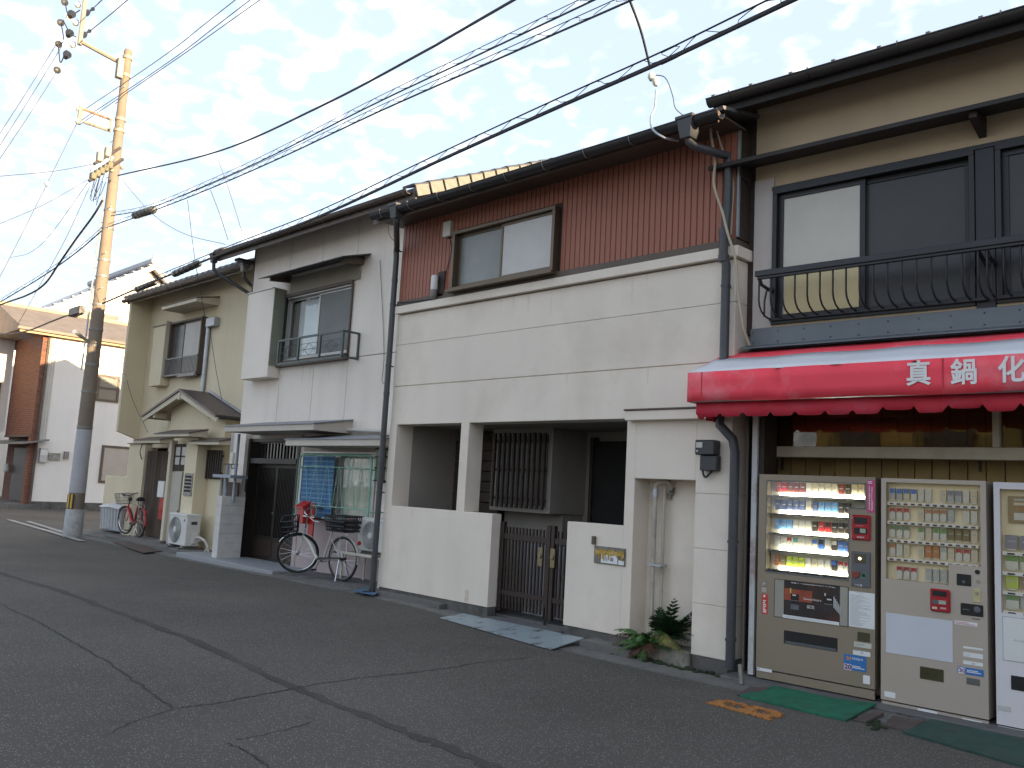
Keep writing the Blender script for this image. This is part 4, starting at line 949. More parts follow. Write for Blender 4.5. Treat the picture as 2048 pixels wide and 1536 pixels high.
# steel frame rising behind it
sf_ = thing('pipe_rack', 'grey painted steel pipe rack with small shelf behind the block wall', 'pipe rack', (at((455, 985), 8.0).x, 8.0, wz1_))
M_gpipe = mat('grey_painted_pipe', (.28, .31, .36), .5, metal=.2, var=.12)
for (a, b) in ((( 449, 1000), (450, 930)), ((441, 995), (443, 955)), ((466, 1000), (470, 868))):
    pa_, pb_ = at(a, 7.9), at(b, 7.9); MB().tube([(pa_.x, 7.9, min(pa_.z, wz1_-.1)), (pa_.x, 7.9, pb_.z)], .028, 8).build('pipe_post', M_gpipe, sf_, smooth=True)
pa_, pb_ = at((447, 928), 7.9), at((476, 928), 7.9); MB().tube([(pa_.x, 7.9, pa_.z), (pb_.x, 7.9, pa_.z)], .012, 6).build('cross_rod', M_flash, sf_)
pa_, pb_ = at((440, 952), 7.9), at((476, 952), 7.9); box('shelf', M_gpipe, sf_, pa_.x, pb_.x, 7.75, 8.1, pa_.z-.03, pa_.z+.03, .004)
pa_, pb_ = at((448, 990), 8.0), at((476, 965), 8.0); box('vent_grille', M_flash, sf_, pa_.x, pb_.x, 8.0, 8.04, wz1_-.1, pb_.z)
# conduit and meter box on the jamb
jm = thing('wall_conduit', 'thin grey conduit with small ivory switch box on the entrance jamb', 'conduit', (HL+.1, Y2-.13, 1.7))
ja = at((484, 870), Y2-.15); jb = at((480, 940), Y2-.15)
MB().tube([(HL+.03, Y2-.15, 2.5), (HL+.03, Y2-.15, 1.0)], .015, 6).build('conduit', M_galv, jm)
box('switch_box', M_ivory, jm, HL+.06, HL+.15, Y2-.17, Y2-.121, 1.85, 2.08, .006)
cx_ = MB(); cx_.tube(catmull([(HL+.1, Y2-.15, 1.86), (HL+.2, Y2-.18, 1.76), (HL+.32, Y2-.1, 1.83)], 5), .008, 5); cx_.build('cable', M_wire, jm)
# ------------------------------------------------------------------ yellowish house with gabled entrance
Y1 = 8.8
h1 = thing('yellow_house', 'yellowish cream rendered house with brown gabled entrance porch and tiled eave beside the utility pole', 'house', (-19.5, Y1, 0))
M_brtile = mat('brown_sheet_roof', (.085, .060, .055), .45, var=.15, scale=4, spec=.6)
M_trim = mat('cream_barge_board', (.56, .50, .38), .8, var=.05)
xl1 = at((302, 640), Y1).x; xr1 = HL-.05
zg1 = at((453, 548), 8.25).z
box('wall', M_yel, h1, xl1, xr1, Y1, Y1+.2, 2.2, zg1+.3); box('wall', M_yel, h1, at((338, 950), Y1).x, xr1, Y1+.001, Y1+.199, 0, 2.199)
# sleeve wall at the far end
yf_ = atx((263, 610), xl1).y; zb_f = atx((232, 862), xl1).z; zb_b = atx((276, 880), xl1).z
sw = MB(); sw.prism([(yf_, zg1+.02), (yf_, zb_f), (Y1+.02, zb_b), (Y1+.02, zg1+.3)], 'x', xl1-.12, xl1); sw.build('sleeve_wall', M_yel, h1, bevel=.004)
box('left_end_wall', M_yel, h1, xl1-.118, xl1-.002, Y1+.2, 14, 0, zg1+.2)
rf = MB(); ze1 = zg1+.06; sl1 = .42; ye1 = 8.28
rf.prism([(ye1, ze1), (ye1, ze1+.05), (12.2, ze1+.05+sl1*(12.2-ye1)), (16.2, ze1+.05), (16.2, ze1), (12.2, ze1-.04+sl1*(12.2-ye1))], 'x', xl1-.35, xr1+.02); rf.build('roof', M_tile, h1)
box('fascia', M_soff, h1, xl1-.3, xr1, ye1+.0, ye1+.03, ze1-.09, ze1)
sf = MB(); sf.prism([(ye1+.03, ze1-.012), (ye1+.03, ze1-.002), (Y1, ze1-.002+sl1*.5), (Y1, ze1-.012+sl1*.5)], 'x', xl1-.3, xr1); sf.build('soffit', M_soff, h1)
gutter(xl1-.38, xr1-.12, ye1-.065, ze1+.0, .062, M_gutbr, h1, .8, ze1, M_clip)
et = MB(); et.prism([(0, 0), (0, .03), (.04, .065), (.13, .075), (.20, .035), (.262, .03), (.262, 0)], 'y', 0, .45)
esrc = None; xx = xl1-.35
while xx < xr1-.3:
    if esrc is None: esrc = et.build('eave_tile', M_tile, h1, local=True); o = esrc
    else: o = esrc.copy(); o.name = 'eave_tile'; col.objects.link(o)
    o.parent = h1; o.location = (xx+19.5, ye1-.07-Y1, ze1+.045+random.uniform(-.004, .004)); o.rotation_euler = (math.atan(sl1), 0, 0); xx += .268
hopper((xr1-.2, ye1-.07, ze1+.02), M_clip, h1, .85)
pipe([(xr1-.2, ye1-.07, ze1-.13), (xr1-.2, ye1-.06, ze1-.25), (xr1-.16, ye1-.0, ze1-.33), (xr1-.0, Y1-.06, ze1-.75), (xr1-.0, Y1-.04, 2.9)], .034, M_gutter, h1)
# upper window, shutter box, canopy
a0, a1 = at((346, 700), Y1).x, at((409, 700), Y1).x; b0, b1 = 3.88, 5.20
box('room_back', M_dark, h1, a0, a1, Y1-.001, Y1+.001, b0, b1)
slider(h1, a0, a1, b0, b1, Y1-.10, M_flash, (M_frostd, mat('drawn_pale_curtain_pane', (.46, .44, .40), .5, var=.06, streak=.2)), .045, .098, .42, False)
box('shutter_box', M_yel, h1, at((304, 700), Y1-.22).x, a0-.04, Y1-.22, Y1-.001, at((320, 770), Y1-.22).z, at((322, 652), Y1-.22).z, .005)
box('shutter_box_cap', M_brtile, h1, at((306, 652), Y1-.24).x, a0-.05, Y1-.24, Y1-.001, at((322, 652), Y1-.22).z+.002, at((322, 652), Y1-.22).z+.02)
box('shutter_box_end', M_trim, h1, a0-.039, a0-.015, Y1-.22, Y1-.0, b0+.02, b1+.05)
cn0, cn1 = at((319, 634), Y1-.55).x, at((391, 612), Y1-.55).x
canopy(h1, cn0, cn1, Y1, .55, b1+.42, b1+.30, M_brtile, M_trim, .02, 'canopy', .09, M_trim)
for z, zz in ((b0+.42, .014), (b0+.02, .016)):
    box('guard_bar', M_clip, h1, a0-.03, a1+.0, Y1-.17, Y1-.14, z-zz, z+zz)
for i in range(26):
    x = a0+(a1-a0)*i/25; box('guard_bar', M_clip, h1, x-.006, x+.006, Y1-.16, Y1-.148, b0+.036, b0+.406)
box('washing_pole', M_clip, h1, a0+.8, a1, Y1-.2, Y1-.12, b0-.06, b0+.0, .01)
pb0, pb1 = at((416, 660), Y1-.06), at((405, 778), Y1-.06)
pipe([(pb0.x, Y1-.05, 5.1), (pb0.x, Y1-.05, 3.45)], .05, M_galv, h1, 'vent_pipe')
box('junction_box', M_galv, h1, pb0.x+.02, pb0.x+.42, Y1-.14, Y1-.001, 4.92, 5.12, .008)
# entrance block
xa_ = at((418, 783), Y1).x; yg = atx((360, 782), xa_).y
za_ = at((360, 782), yg).z; el = at((285, 834), yg); er = at((433, 834), yg)
yw_ = yg+.32
hw = min(xa_-el.x, 9)
hr_ = er.x-xa_
ez = (el.z+er.z)/2
tk = .05
for sx_, nme in ((-1, 'porch_roof'), (1, 'porch_roof')):
    hx_ = hw if sx_ < 0 else hr_
    p = MB(); x_e = xa_+sx_*hx_; z_e = el.z if sx_ < 0 else er.z
    p.prism([(xa_, za_), (x_e, z_e), (x_e, z_e+tk), (xa_, za_+tk)], 'y', yg-.03, Y1-.002); p.build(nme, M_brtile, h1)
    p = MB(); d = .13; p.prism([(xa_, za_-.004), (xa_, za_-d), (x_e, z_e-d*.8), (x_e, z_e-.004)], 'y', yg, yg+.035); p.build('barge_board', M_trim, h1, bevel=.003)
    p = MB(); p.prism([(xa_, za_-.006), (xa_, za_-.03), (x_e, z_e-.03), (x_e, z_e-.006)], 'y', yg+.036, Y1-.004); p.build('porch_soffit', M_trim, h1)
    p = MB(); x2 = xa_+sx_*hx_*.72; z2 = za_+(z_e-za_)*.72
    box('purlin', M_trim, h1, x2-.05, x2+.05, yg+.04, yw_+.0, z2-.17, z2-.035, .003)
    box('eave_gutter', M_gutter, h1, x_e-.04, x_e+.04, yg+.05, Y1-.1, z_e-.03, z_e+.03, .01)
box('purlin', M_trim, h1, xa_-.05, xa_+.05, yg-.02, yw_, za_-.19, za_-.05, .003)
M_rc = mat('pale_ridge_flashing', (.45, .45, .46), .5, metal=.4, var=.15)
pfl_ = MB(); pfl_.prism([(xa_+.0, za_+tk+.02), (xa_+hr_, er.z+tk+.02), (xa_+hr_, er.z+tk+.07), (xa_+.0, za_+tk+.07)], 'y', Y1-.03, Y1-.003); pfl_.build('wall_flashing', M_rc, h1)
# block walls
wl_ = at((341, 850), yw_).x; wr_ = at((451, 850), yw_).x
gp = MB(); zz0 = 2.30
zl_ = za_+(el.z-za_)*((xa_-wl_)/hw)-.04; zr_ = za_+(er.z-za_)*((wr_-xa_)/hr_)-.04
gp.prism([(wl_, zz0), (wl_, zl_), (xa_, za_-.04), (wr_, zr_), (wr_, zz0)], 'y', yw_, yw_+.12); gp.build('porch_gable', M_yel, h1)
wx_ = at((388, 1000), yw_).x
box('porch_wall', M_yel, h1, wx_, wr_, yw_+.001, yw_+.12, .05, 2.299)
box('porch_side', M_yel, h1, wr_-.12, wr_-.001, yw_+.12, Y1, .05, zr_)
box('porch_side', M_yel, h1, wl_, wl_+.1, yw_+.12, Y1, 1.9, zl_)
# lattice window
l0, l1 = at((397, 930), yw_-.08).x, at((441, 930), yw_-.08).x; q0z, q1z = at((420, 958), yw_-.08).z, at((420, 900), yw_-.08).z
box('lattice_back', M_frost, h1, l0+.03, l1-.03, yw_-.012, yw_-.001, q0z+.04, q1z-.02)
for z in (q0z+.12, q1z-.12): box('lattice_rail', M_dkwood, h1, l0, l1, yw_-.04, yw_-.014, z-.02, z+.02)
for i in range(10):
    x = l0+(l1-l0)*(i+.5)/10; box('lattice_slat', M_dkwood, h1, x-.022, x+.022, yw_-.075, yw_-.042, q0z, q1z, .003)
canopy(h1, at((378, 886), yw_-.4).x, at((440, 884), yw_-.4).x, yw_, .42, q1z+.26, q1z+.16, M_brtile, M_trim, .02, 'canopy', .07, M_trim)
# wing wall with the house name strip, transom opening and panel door
ywg = yw_-.28
g0_, g1_ = at((362, 1000), ywg).x, at((385, 1000), ywg).x
box('wing_wall', M_yel, h1, g0_, g1_, ywg, yw_, .05, 2.38, .004)
box('wing_back', M_yel, h1, wl_, wx_-.002, yw_+.002, yw_+.10, 2.1, 2.298)
M_np = mat('grey_name_strip', (.28, .26, .23), .6, var=.5, scale=14)
n0 = rect((370, 946), (381, 992), ywg-.02); box('name_strip', M_np, h1, n0[0], n0[1], ywg-.02, ywg-.001, n0[2], n0[3])
dk_ = random.Random(4)
for k in range(5): box('name_character', M_dark, h1, n0[0]+.03, n0[1]-.03, ywg-.024, ywg-.0205, n0[2]+.08+k*(n0[3]-n0[2]-.1)/5, n0[2]+.08+(k+.55)*(n0[3]-n0[2]-.1)/5)
p0 = at((320, 1080), ywg).x; p1 = at((333, 1080), ywg).x
box('porch_post', M_trim, h1, p0, p0+.13, ywg-.01, ywg+.12, .16, 2.32, .005); box('post_foot', M_conc, h1, p0-.06, p0+.2, ywg-.08, ywg+.18, .02, .16, .01)
t0, t1 = p0+.13, g0_
box('transom_frame', M_dkwood, h1, t0, t1, ywg+.06, ywg+.10, 1.66, 2.25); box('transom_pane', M_frost, h1, t0+.1, t1-.06, ywg+.05, ywg+.059, 1.80, 2.18)
for z in (1.98,): box('transom_bar', M_dkwood, h1, t0+.1, t1-.06, ywg+.035, ywg+.049, z-.015, z+.015)
box('transom_bar', M_dkwood, h1, (t0+t1)/2-.0, (t0+t1)/2+.03, ywg+.035, ywg+.049, 1.80, 2.18)
M_panel = mat('pale_panel_door', (.42, .39, .32), .7, var=.08)
box('panel_door', M_panel, h1, t0+.02, t0+(t1-t0)*.72, ywg+.05, ywg+.09, .1, 1.65, .004); box('dark_gap', M_dkwood, h1, t0+(t1-t0)*.72+.005, t1, ywg+.10, ywg+.14, .05, 1.65)
box('door_lock', M_chrome, h1, t0+(t1-t0)*.66, t0+(t1-t0)*.72, ywg+.03, ywg+.049, .72, .84)
r1 = at((309, 866), ywg-.3).x; r2 = at((380, 862), ywg-.3).x
canopy(h1, r1, r2, ywg+.1, .42, 2.56, 2.45, M_brtile, M_trim, .02, 'canopy', .07, M_trim)
r3 = at((270, 882), yw_-.25).x; r4 = at((326, 875), yw_-.25).x
canopy(h1, r3, r4, yw_+.1, .42, 2.44, 2.34, M_brtile, M_trim, .02, 'canopy', .07, M_trim)
# open store with curtain on the left
c0, c1 = at((284, 1000), 8.5).x, at((336, 1000), 8.5).x
M_cloth = mat('brown_tarpaulin', (.115, .085, .065), .8, var=.2, scale=3, streak=.3)
curtain(h1, at((284, 1000), 8.72).x, at((327, 1000), 8.72).x, .12, 2.12, 8.72, M_cloth, 7, .045, 'store_curtain', 8)
box('store_dark', M_dark, h1, c0-1.3, c1+.5, 9.3, 9.35, 0, 2.5)
box('letter_panel', M_white, h1, at((317, 975), 8.6).x, at((329, 975), 8.6).x, 8.58, 8.61, 1.05, 1.42, .004); box('red_letter_box', M_red, h1, at((319, 1005), 8.62).x, at((329, 1005), 8.62).x, 8.612, 8.66, .55, 1.04, .004)
s0_, s1_ = at((253, 950), 8.65).x, at((285, 950), 8.65).x
box('side_wall', M_yel, h1, s0_, s1_, 8.65, 8.85, .05, at((262, 888), 8.65).z, .004)
box('side_wall_cap', M_brtile, h1, s0_-.04, s1_+.04, 8.60, 8.88, at((262, 888), 8.65).z+.001, at((262, 888), 8.65).z+.025)
lw0, lw1_ = at((206, 1000), 8.9).x, at((252, 1000), 8.9).x
box('low_garden_wall', M_yel, h1, lw0, lw1_, 8.9, 9.04, .05, at((230, 952), 8.9).z, .004)
cbl = MB(); cbl.tube(catmull([(s1_-.1, 8.63, 2.35), (s1_-.12, 8.58, 2.1), (s1_-.02, 8.6, 1.9)], 5), .012, 5); cbl.build('cable', M_wire, h1)
# step, drain cover before the porch
structure(box('step', M_conc, None, p0-2.2, t1+1.4, 7.85, 9.0, -.05, .105, .01))
M_rust = mat('rusty_steel_cover', (.06, .04, .034), .7, var=.3, scale=6, dirt=(.10, .055, .035), dirt_amt=.7, dirt_scale=5)
q = [gr(p, .06) for p in ((225, 1083), (262, 1082), (325, 1101), (288, 1105))]
pv = MB(); zp = .055; pv.add([(v.x, v.y, zp) for v in q]+[(v.x, v.y, zp-.01) for v in q], [(0, 1, 2, 3), (7, 6, 5, 4), (0, 4, 5, 1), (1, 5, 6, 2), (2, 6, 7, 3), (3, 7, 4, 0)])
dc = pv.build('steel_ramp', M_rust); tag(dc, 'rusty brown steel ramp plate before the curtained store', 'metal plate')

# ------------------------------------------------------------------ air conditioners
M_acw = mat('aged_white_casing', (.60, .59, .55), .5, var=.06, scale=4)
M_acd = mat('dark_fan_recess', (.05, .05, .05), .7)
M_acl = mat('pale_grille_plastic', (.42, .42, .40), .5)
def ac_unit(x0, x1, y0, y1, z0, z1, label, group, fan_t=.38):
    t = thing('air_conditioner', label, 'air conditioner', ((x0+x1)/2, (y0+y1)/2, z0), group)
    box('casing', M_acw, t, x0, x1, y0, y1, z0, z1, .012)
    box('top_panel', M_acw, t, x0-.006, x1+.006, y0-.006, y1+.006, z1-.05, z1+.004, .008)
    cx_, cz_ = x0+(x1-x0)*fan_t, (z0+z1)/2-.01; R0 = (z1-z0)*.41
    MB().lathe([(R0, -.002), (R0, .0)], (cx_, y0-.001, cz_), 28, 'y').build('fan_recess', M_acd, t)
    for k in range(9):
        rr_ = R0*(.25+.75*k/8); MB().tube([(cx_+rr_*math.cos(a_), y0-.012, cz_+rr_*math.sin(a_)) for a_ in [j*6.2832/28 for j in range(29)]], .0055, 4, False).build('grille_ring', M_acl, t)
    for k in range(20):
        a_ = k*6.2832/20; MB().tube([(cx_+R0*.25*math.cos(a_), y0-.010, cz_+R0*.25*math.sin(a_)), (cx_+R0*math.cos(a_+.15), y0-.010, cz_+R0*math.sin(a_+.15))], .0045, 4).build('grille_spoke', M_acl, t)
    MB().lathe([(R0*.26, -.0), (R0*.26, -.008), (R0*.15, -.016)], (cx_, y0-.006, cz_), 18, 'y').build('hub_cap', M_acw, t)
    for x in (x0+.09, x1-.15): box('foot', M_galv, t, x, x+.06, y0-.02, y1+.02, z0-.03, z0, .002)
    return t
# by the yellow house
A0 = gr((371, 1098), .18); axr = at((372, 1070), 7.62).x
ax1 = at((371, 1070), 7.95).x
ac1 = ac_unit(ax1-.80, ax1, 7.95, 8.25, .17, .80, 'white air conditioner on concrete blocks before the yellowish house', 'air conditioners on the street')
box('valve_cover', M_acw, ac1, ax1+.001, ax1+.035, 8.08, 8.2, .22, .42, .01); box('side_handle', M_acd, ac1, ax1+.001, ax1+.006, 8.05, 8.17, .60, .66)
box('badge', mat('blue_badge', (.05, .15, .3), .5), ac1, ax1-.13, ax1-.07, 7.944, 7.949, .66, .70)
for x in (ax1-.72, ax1-.20): tag(box('concrete_block', M_conc, None, x, x+.14, 7.86, 8.32, .03, .14, .01), 'pale concrete block under the air conditioner, on the %s side' % ('pole' if x < ax1-.5 else 'block wall'), 'block', 'blocks under the air conditioner')
hs = MB(); hs.tube(catmull([(ax1+.02, 8.14, .30), (ax1+.15, 8.15, .36), (ax1+.35, 8.2, .30), (ax1+.45, 8.24, .10), (ax1+.55, 8.1, .05)], 8), .022, 7); hs.build('insulated_hose', M_bstone, ac1, smooth=True)
hs = MB(); hs.tube(catmull([(ax1+.02, 8.17, .25), (ax1+.2, 8.19, .31), (ax1+.42, 8.24, .22), (ax1+.5, 8.1, .05)], 8), .012, 6); hs.build('insulated_hose', M_bstone, ac1, smooth=True)
# on a stand before the white house
sx_0 = at((714, 1080), 7.95).x
AZ = .60
ac2 = ac_unit(sx_0, sx_0+.80, 7.95, 8.22, AZ, at((735, 1036), 7.95).z, 'white air conditioner on a cream steel stand between the bicycle and the downpipe', 'air conditioners on the street', .42)
M_stand = mat('cream_stand_paint', (.52, .50, .42), .5, var=.1, dirt=(.16, .10, .06), dirt_amt=.4, dirt_scale=8)
st_ = thing('steel_stand', 'cream painted angle steel stand under the air conditioner with the round fan', 'stand', (sx_0+.4, 8.05, .1))
stx0, stx1 = sx_0-.12, sx_0+.85
for x, y in ((stx0, 7.78), (stx1, 7.78), (stx0, 8.2), (stx1, 8.2)):
    l = MB(); l.box(x-.02, x+.02, y-.003, y+.0, .12, AZ-.07); l.box(x-.02, x-.017, y, y+.04, .12, AZ-.07); l.box(x-.04, x+.04, y-.02, y+.06, .108, .119); l.build('stand_leg', M_stand, st_)
for y in (7.78, 8.2): box('stand_rail', M_stand, st_, stx0-.02, stx1+.02, y-.005, y+.03, AZ-.07, AZ-.031, .003)
for x in (stx0, stx1, sx_0+.12, sx_0+.68): box('cross_rail', M_stand, st_, x-.02, x+.02, 7.81, 8.199, AZ-.06, AZ-.031, .002)
bp_ = [gr(p, .125) for p in ((704, 1181), (738, 1176), (763, 1182), (748, 1190))]
pv = MB(); pv.add([(v.x, v.y, .127) for v in bp_]+[(v.x, v.y, .118) for v in bp_], [(0, 1, 2, 3), (7, 6, 5, 4), (0, 4, 5, 1), (1, 5, 6, 2), (2, 6, 7, 3), (3, 7, 4, 0)])
tag(pv.build('blue_mat', mat('blue_rubber_mat', (.06, .13, .22), .7, var=.25, scale=10)), 'small faded blue mat lying below the stand by the downpipe', 'mat')

# ------------------------------------------------------------------ rubbish bin
bn = gr((222, 1062), .1)
M_bin = mat('pale_grey_bin', (.42, .43, .44), .6, var=.1, scale=5, streak=.25)
bi = thing('rubbish_bin', 'pale grey ribbed plastic bin with sagging lid beside the red bicycle', 'bin', (bn.x, bn.y+.2, .1))
b_l, b_r = at((199, 1050), bn.y).x, at((242, 1050), bn.y).x; bzt = at((225, 1012), bn.y).z
bd = MB(); bd.add([(b_l+.06, bn.y, .1), (b_r-.06, bn.y, .1), (b_r-.06, bn.y+.5, .1), (b_l+.06, bn.y+.5, .1), (b_l, bn.y-.04, bzt), (b_r, bn.y-.04, bzt), (b_r, bn.y+.54, bzt), (b_l, bn.y+.54, bzt)], [(0, 3, 2, 1), (4, 5, 6, 7), (0, 1, 5, 4), (1, 2, 6, 5), (2, 3, 7, 6), (3, 0, 4, 7)]); bd.build('bin_body', M_bin, bi, bevel=.03)
for i in range(7):
    u = (i+.5)/7; xa2 = b_l+.06+(b_r-b_l-.12)*u; xb2 = b_l+(b_r-b_l)*u; MB().tube([(xa2, bn.y-.004, .13), (xb2, bn.y-.042, bzt-.06)], .012, 5).build('bin_rib', M_bin, bi)
lidm = MB(); nn = 10
for j in range(nn+1):
    for i in range(nn+1):
        u, v_ = i/nn, j/nn; lidm.v.append(Vector((b_l-.03+(b_r-b_l+.06)*u, bn.y-.07+.64*v_, bzt+.05-.03*math.sin(u*9+v_*5)*.4-.09*max(abs(2*u-1), abs(2*v_-1))**6)))
lidm.f = [(j*(nn+1)+i, j*(nn+1)+i+1, (j+1)*(nn+1)+i+1, (j+1)*(nn+1)+i) for j in range(nn) for i in range(nn)]
lidm.build('bin_lid', M_bin, bi, smooth=True)
MB().tube([(b_r-.55, bn.y+.56, .5), at((226, 996), bn.y+.5)], .02, 6).build('broom_handle', M_white, None); bpy.context.view_layer.update()
bh = bpy.data.objects['broom_handle']; tag(bh, 'white stick with red tip standing behind the pale grey bin', 'stick')
tipm = MB().tube([at((226, 996), bn.y+.5), at((225, 993), bn.y+.5)], .022, 6).build('stick_tip', M_red, bh)

# ------------------------------------------------------------------ bicycles
def bicycle(name, label, base, head, mfr, white, steer=0.0, scale=1.0):
    t = thing(name, label, 'bicycle', base, 'bicycles leaning by the houses', head)
    Rw = .335; WB = 1.10
    def B(f, nme, m, par=None, sm=True): return f.build(nme, m, par or t, smooth=sm, local=True)
    SM = Matrix.Translation((WB/2, 0, Rw)) @ Matrix.Rotation(steer, 4, Vector((-.32, 0, .95)).normalized()) @ Matrix.Translation((-WB/2, 0, -Rw))
    fw, rw = Vector((WB/2, 0, Rw)), Vector((-WB/2, 0, Rw))
    def circ(c, r, n=36): return [Vector((c.x+r*math.cos(a), c.y, c.z+r*math.sin(a))) for a in [k*6.28318/n for k in range(n+1)]]
    for c, M in ((fw, SM), (rw, Matrix.Identity(4))):
        ty = B(MB().tube(circ(c, Rw-.018), .019, 8, False).xf(M), 'tyre', M_rubber)
        ty.name = 'wheel'
        B(MB().tube(circ(c, Rw-.042), .011, 6, False).xf(M), 'rim', M_chrome, ty)
        sp = MB()
        for k in range(18):
            a = k*6.28318/18; sp.tube([c+Vector((.02*math.cos(a+1.2), (.022 if k % 2 else -.022), .02*math.sin(a+1.2))), c+Vector(((Rw-.048)*math.cos(a), 0, (Rw-.048)*math.sin(a)))], .0013, 3)
        B(sp.xf(M), 'spokes', M_chrome, ty)
        B(MB().tube([c+Vector((0, -.05, 0)), c+Vector((0, .05, 0))], .022, 10).xf(M), 'hub', M_black if white else M_chrome, ty)
    # frame
    HT = Vector((WB/2-.13, 0, .72)); HB = Vector((WB/2-.085, 0, .58)); BBk = Vector((-.08, 0, .27)); ST = Vector((-.24, 0, .70))
    fr = MB(); fr.tube([HB+Vector((.012, 0, -.03)), HT], .020, 8)
    if white: fr.tube(catmull([HB+Vector((-.005, 0, .03)), Vector((.26, 0, .50)), Vector((.11, 0, .33)), Vector((.02, 0, .275)), BBk], 6), .026, 9)
    else:
        fr.tube(catmull([HB+Vector((-.0, 0, .05)), Vector((.24, 0, .47)), Vector((.06, 0, .32)), BBk], 6), .036, 9)
    fr.tube([BBk, ST], .017, 8)
    for y in (-.045, .045):
        fr.tube([BBk+Vector((0, y*.5, 0)), rw+Vector((0, y, 0))], .010, 6); fr.tube([ST+Vector((-.01, y*.3, -.08)), rw+Vector((0, y, 0))], .008, 6)
    B(fr, 'frame', mfr)
    fk = MB()
    for y in (-.05, .05): fk.tube(catmull([HB+Vector((.01, y*.5, -.01)), Vector((WB/2-.06, y, .50)), Vector((WB/2-.02, y, .40)), fw+Vector((0, y, 0))], 4), .010, 6)
    B(fk.xf(SM), 'fork', mfr if not white else mfr)
    sd = MB(); sd.tube([ST, ST+Vector((-.045, 0, .13))], .013, 6); B(sd, 'seat_post', M_chrome)
    sa = MB(); c_s = ST+Vector((-.06, 0, .16))
    sa.v = []; prof = [(-.13, .095, .0), (-.10, .10, .03), (-.02, .085, .025), (.06, .045, .015), (.13, .025, .005)]
    ring = []
    for (dx_, hw_, dz_) in prof: ring.append([(c_s.x+dx_, -hw_, c_s.z+dz_-.035), (c_s.x+dx_, -hw_*.7, c_s.z+dz_+.02), (c_s.x+dx_, 0, c_s.z+dz_+.03), (c_s.x+dx_, hw_*.7, c_s.z+dz_+.02), (c_s.x+dx_, hw_, c_s.z+dz_-.035)])
    vs = [q for r_ in ring for q in r_]; fs = [(i*5+k, i*5+k+1, i*5+6+k, i*5+5+k) for i in range(4) for k in range(4)]+[(i*5+4, i*5, i*5+5, i*5+9) for i in range(4)]+[(0, 1, 2, 3, 4), (24, 23, 22, 21, 20)]
    B(MB().add(vs, fs), 'saddle', M_black)
    # handlebar
    hb = MB(); st0 = HT+Vector((-.012, 0, .02)); tp_ = HT+Vector((-.05, 0, .20 if not white else .22))
    hb.tube([st0, tp_], .012, 6)
    for s_ in (-1, 1): hb.tube(catmull([tp_, tp_+Vector((.05, s_*.10, .03)), tp_+Vector((.02, s_*.22, .06)), tp_+Vector((-.12, s_*.27, .045)), tp_+Vector((-.20, s_*.27, .03))], 4), .011, 6)
    B(hb.xf(SM), 'handlebar', M_chrome if white else M_black)
    for s_ in (-1, 1):
        B(MB().tube([tp_+Vector((-.13, s_*.27, .043)), tp_+Vector((-.24, s_*.272, .027))], .017, 8).xf(SM), 'grip', M_black)
        B(MB().tube([tp_+Vector((-.06, s_*.25, .04)), tp_+Vector((-.12, s_*.285, -.01)), tp_+Vector((-.2, s_*.29, -.03))], .006, 5).xf(SM), 'brake_lever', M_chrome)
    # mudguards
    for c, M, a0, a1, mm in ((fw, SM, .4, 2.1, mfr), (rw, Matrix.Identity(4), .5, 3.3, mfr)):
        mg = MB(); n = 14
        for k in range(n+1):
            a = a0+(a1-a0)*k/n
            if c is fw: a = a+.25
            for y, r_ in ((-.025, Rw+.008), (0, Rw+.018), (.025, Rw+.008)): mg.v.append(Vector((c.x+r_*math.cos(a), y, c.z+r_*math.sin(a))))
        mg.f = [(3*k+j, 3*k+j+1, 3*k+j+4, 3*k+j+3) for k in range(n) for j in range(2)]
        B(mg.xf(M), 'mudguard', mm)
    # drive
    dr = MB(); dr.tube([BBk+Vector((0, -.07, 0)), BBk+Vector((0, .07, 0))], .018, 8)
    for s_, a in ((1, -1.0), (-1, 2.14)):
        e = BBk+Vector((.165*math.cos(a), s_*.065, .165*math.sin(a))); dr.tube([BBk+Vector((0, s_*.065, 0)), e], .009, 6)
    B(dr, 'crank', M_chrome)
    for s_, a in ((1, -1.0), (-1, 2.14)):
        e = BBk+Vector((.165*math.cos(a), s_*.07, .165*math.sin(a))); B(MB().box(e.x-.045, e.x+.045, min(e.y, e.y+s_*.09), max(e.y, e.y+s_*.09), e.z-.012, e.z+.012), 'pedal', M_black, sm=False)
    cg = MB(); cgy = .055
    cg.prism([(BBk.x+.07, BBk.z-.0), (BBk.x+.05, BBk.z+.045), (BBk.x+.0, BBk.z+.055), (rw.x+.0, rw.z+.03), (rw.x-.02, rw.z+.0), (rw.x-.0, rw.z+.008), (BBk.x+.0, BBk.z+.02)], 'y', cgy, cgy+.03); B(cg, 'chain_case', M_black if white else M_black, sm=False)
    # stand
    sdm = MB()
    for s_ in (-1, 1): sdm.tube([rw+Vector((.02, s_*.06, -.01)), Vector((rw.x-.02, s_*.14, .01))], .009, 5)
    B(sdm, 'kickstand', M_chrome)
    # carrier
    ca_ = MB(); zc_ = Rw*2+.07
    for y in (-.07, 0, .07): ca_.tube([(-.28, y, zc_), (-.70, y, zc_)], .006, 5)
    for x in (-.30, -.5, -.70): ca_.tube([(x, -.07, zc_), (x, .07, zc_)], .006, 5)
    for y in (-.07, .07): ca_.tube([(-.52, y, zc_), (rw.x-.0, y*.9, Rw)], .006, 5)
    B(ca_, 'carrier', M_chrome)
    rf_ = Vector((rw.x-.32, 0, .60)); B(MB().lathe([(.03, -.03), (.034, -.01), (.03, .0)], rf_, 12, 'x'), 'reflector', M_red)
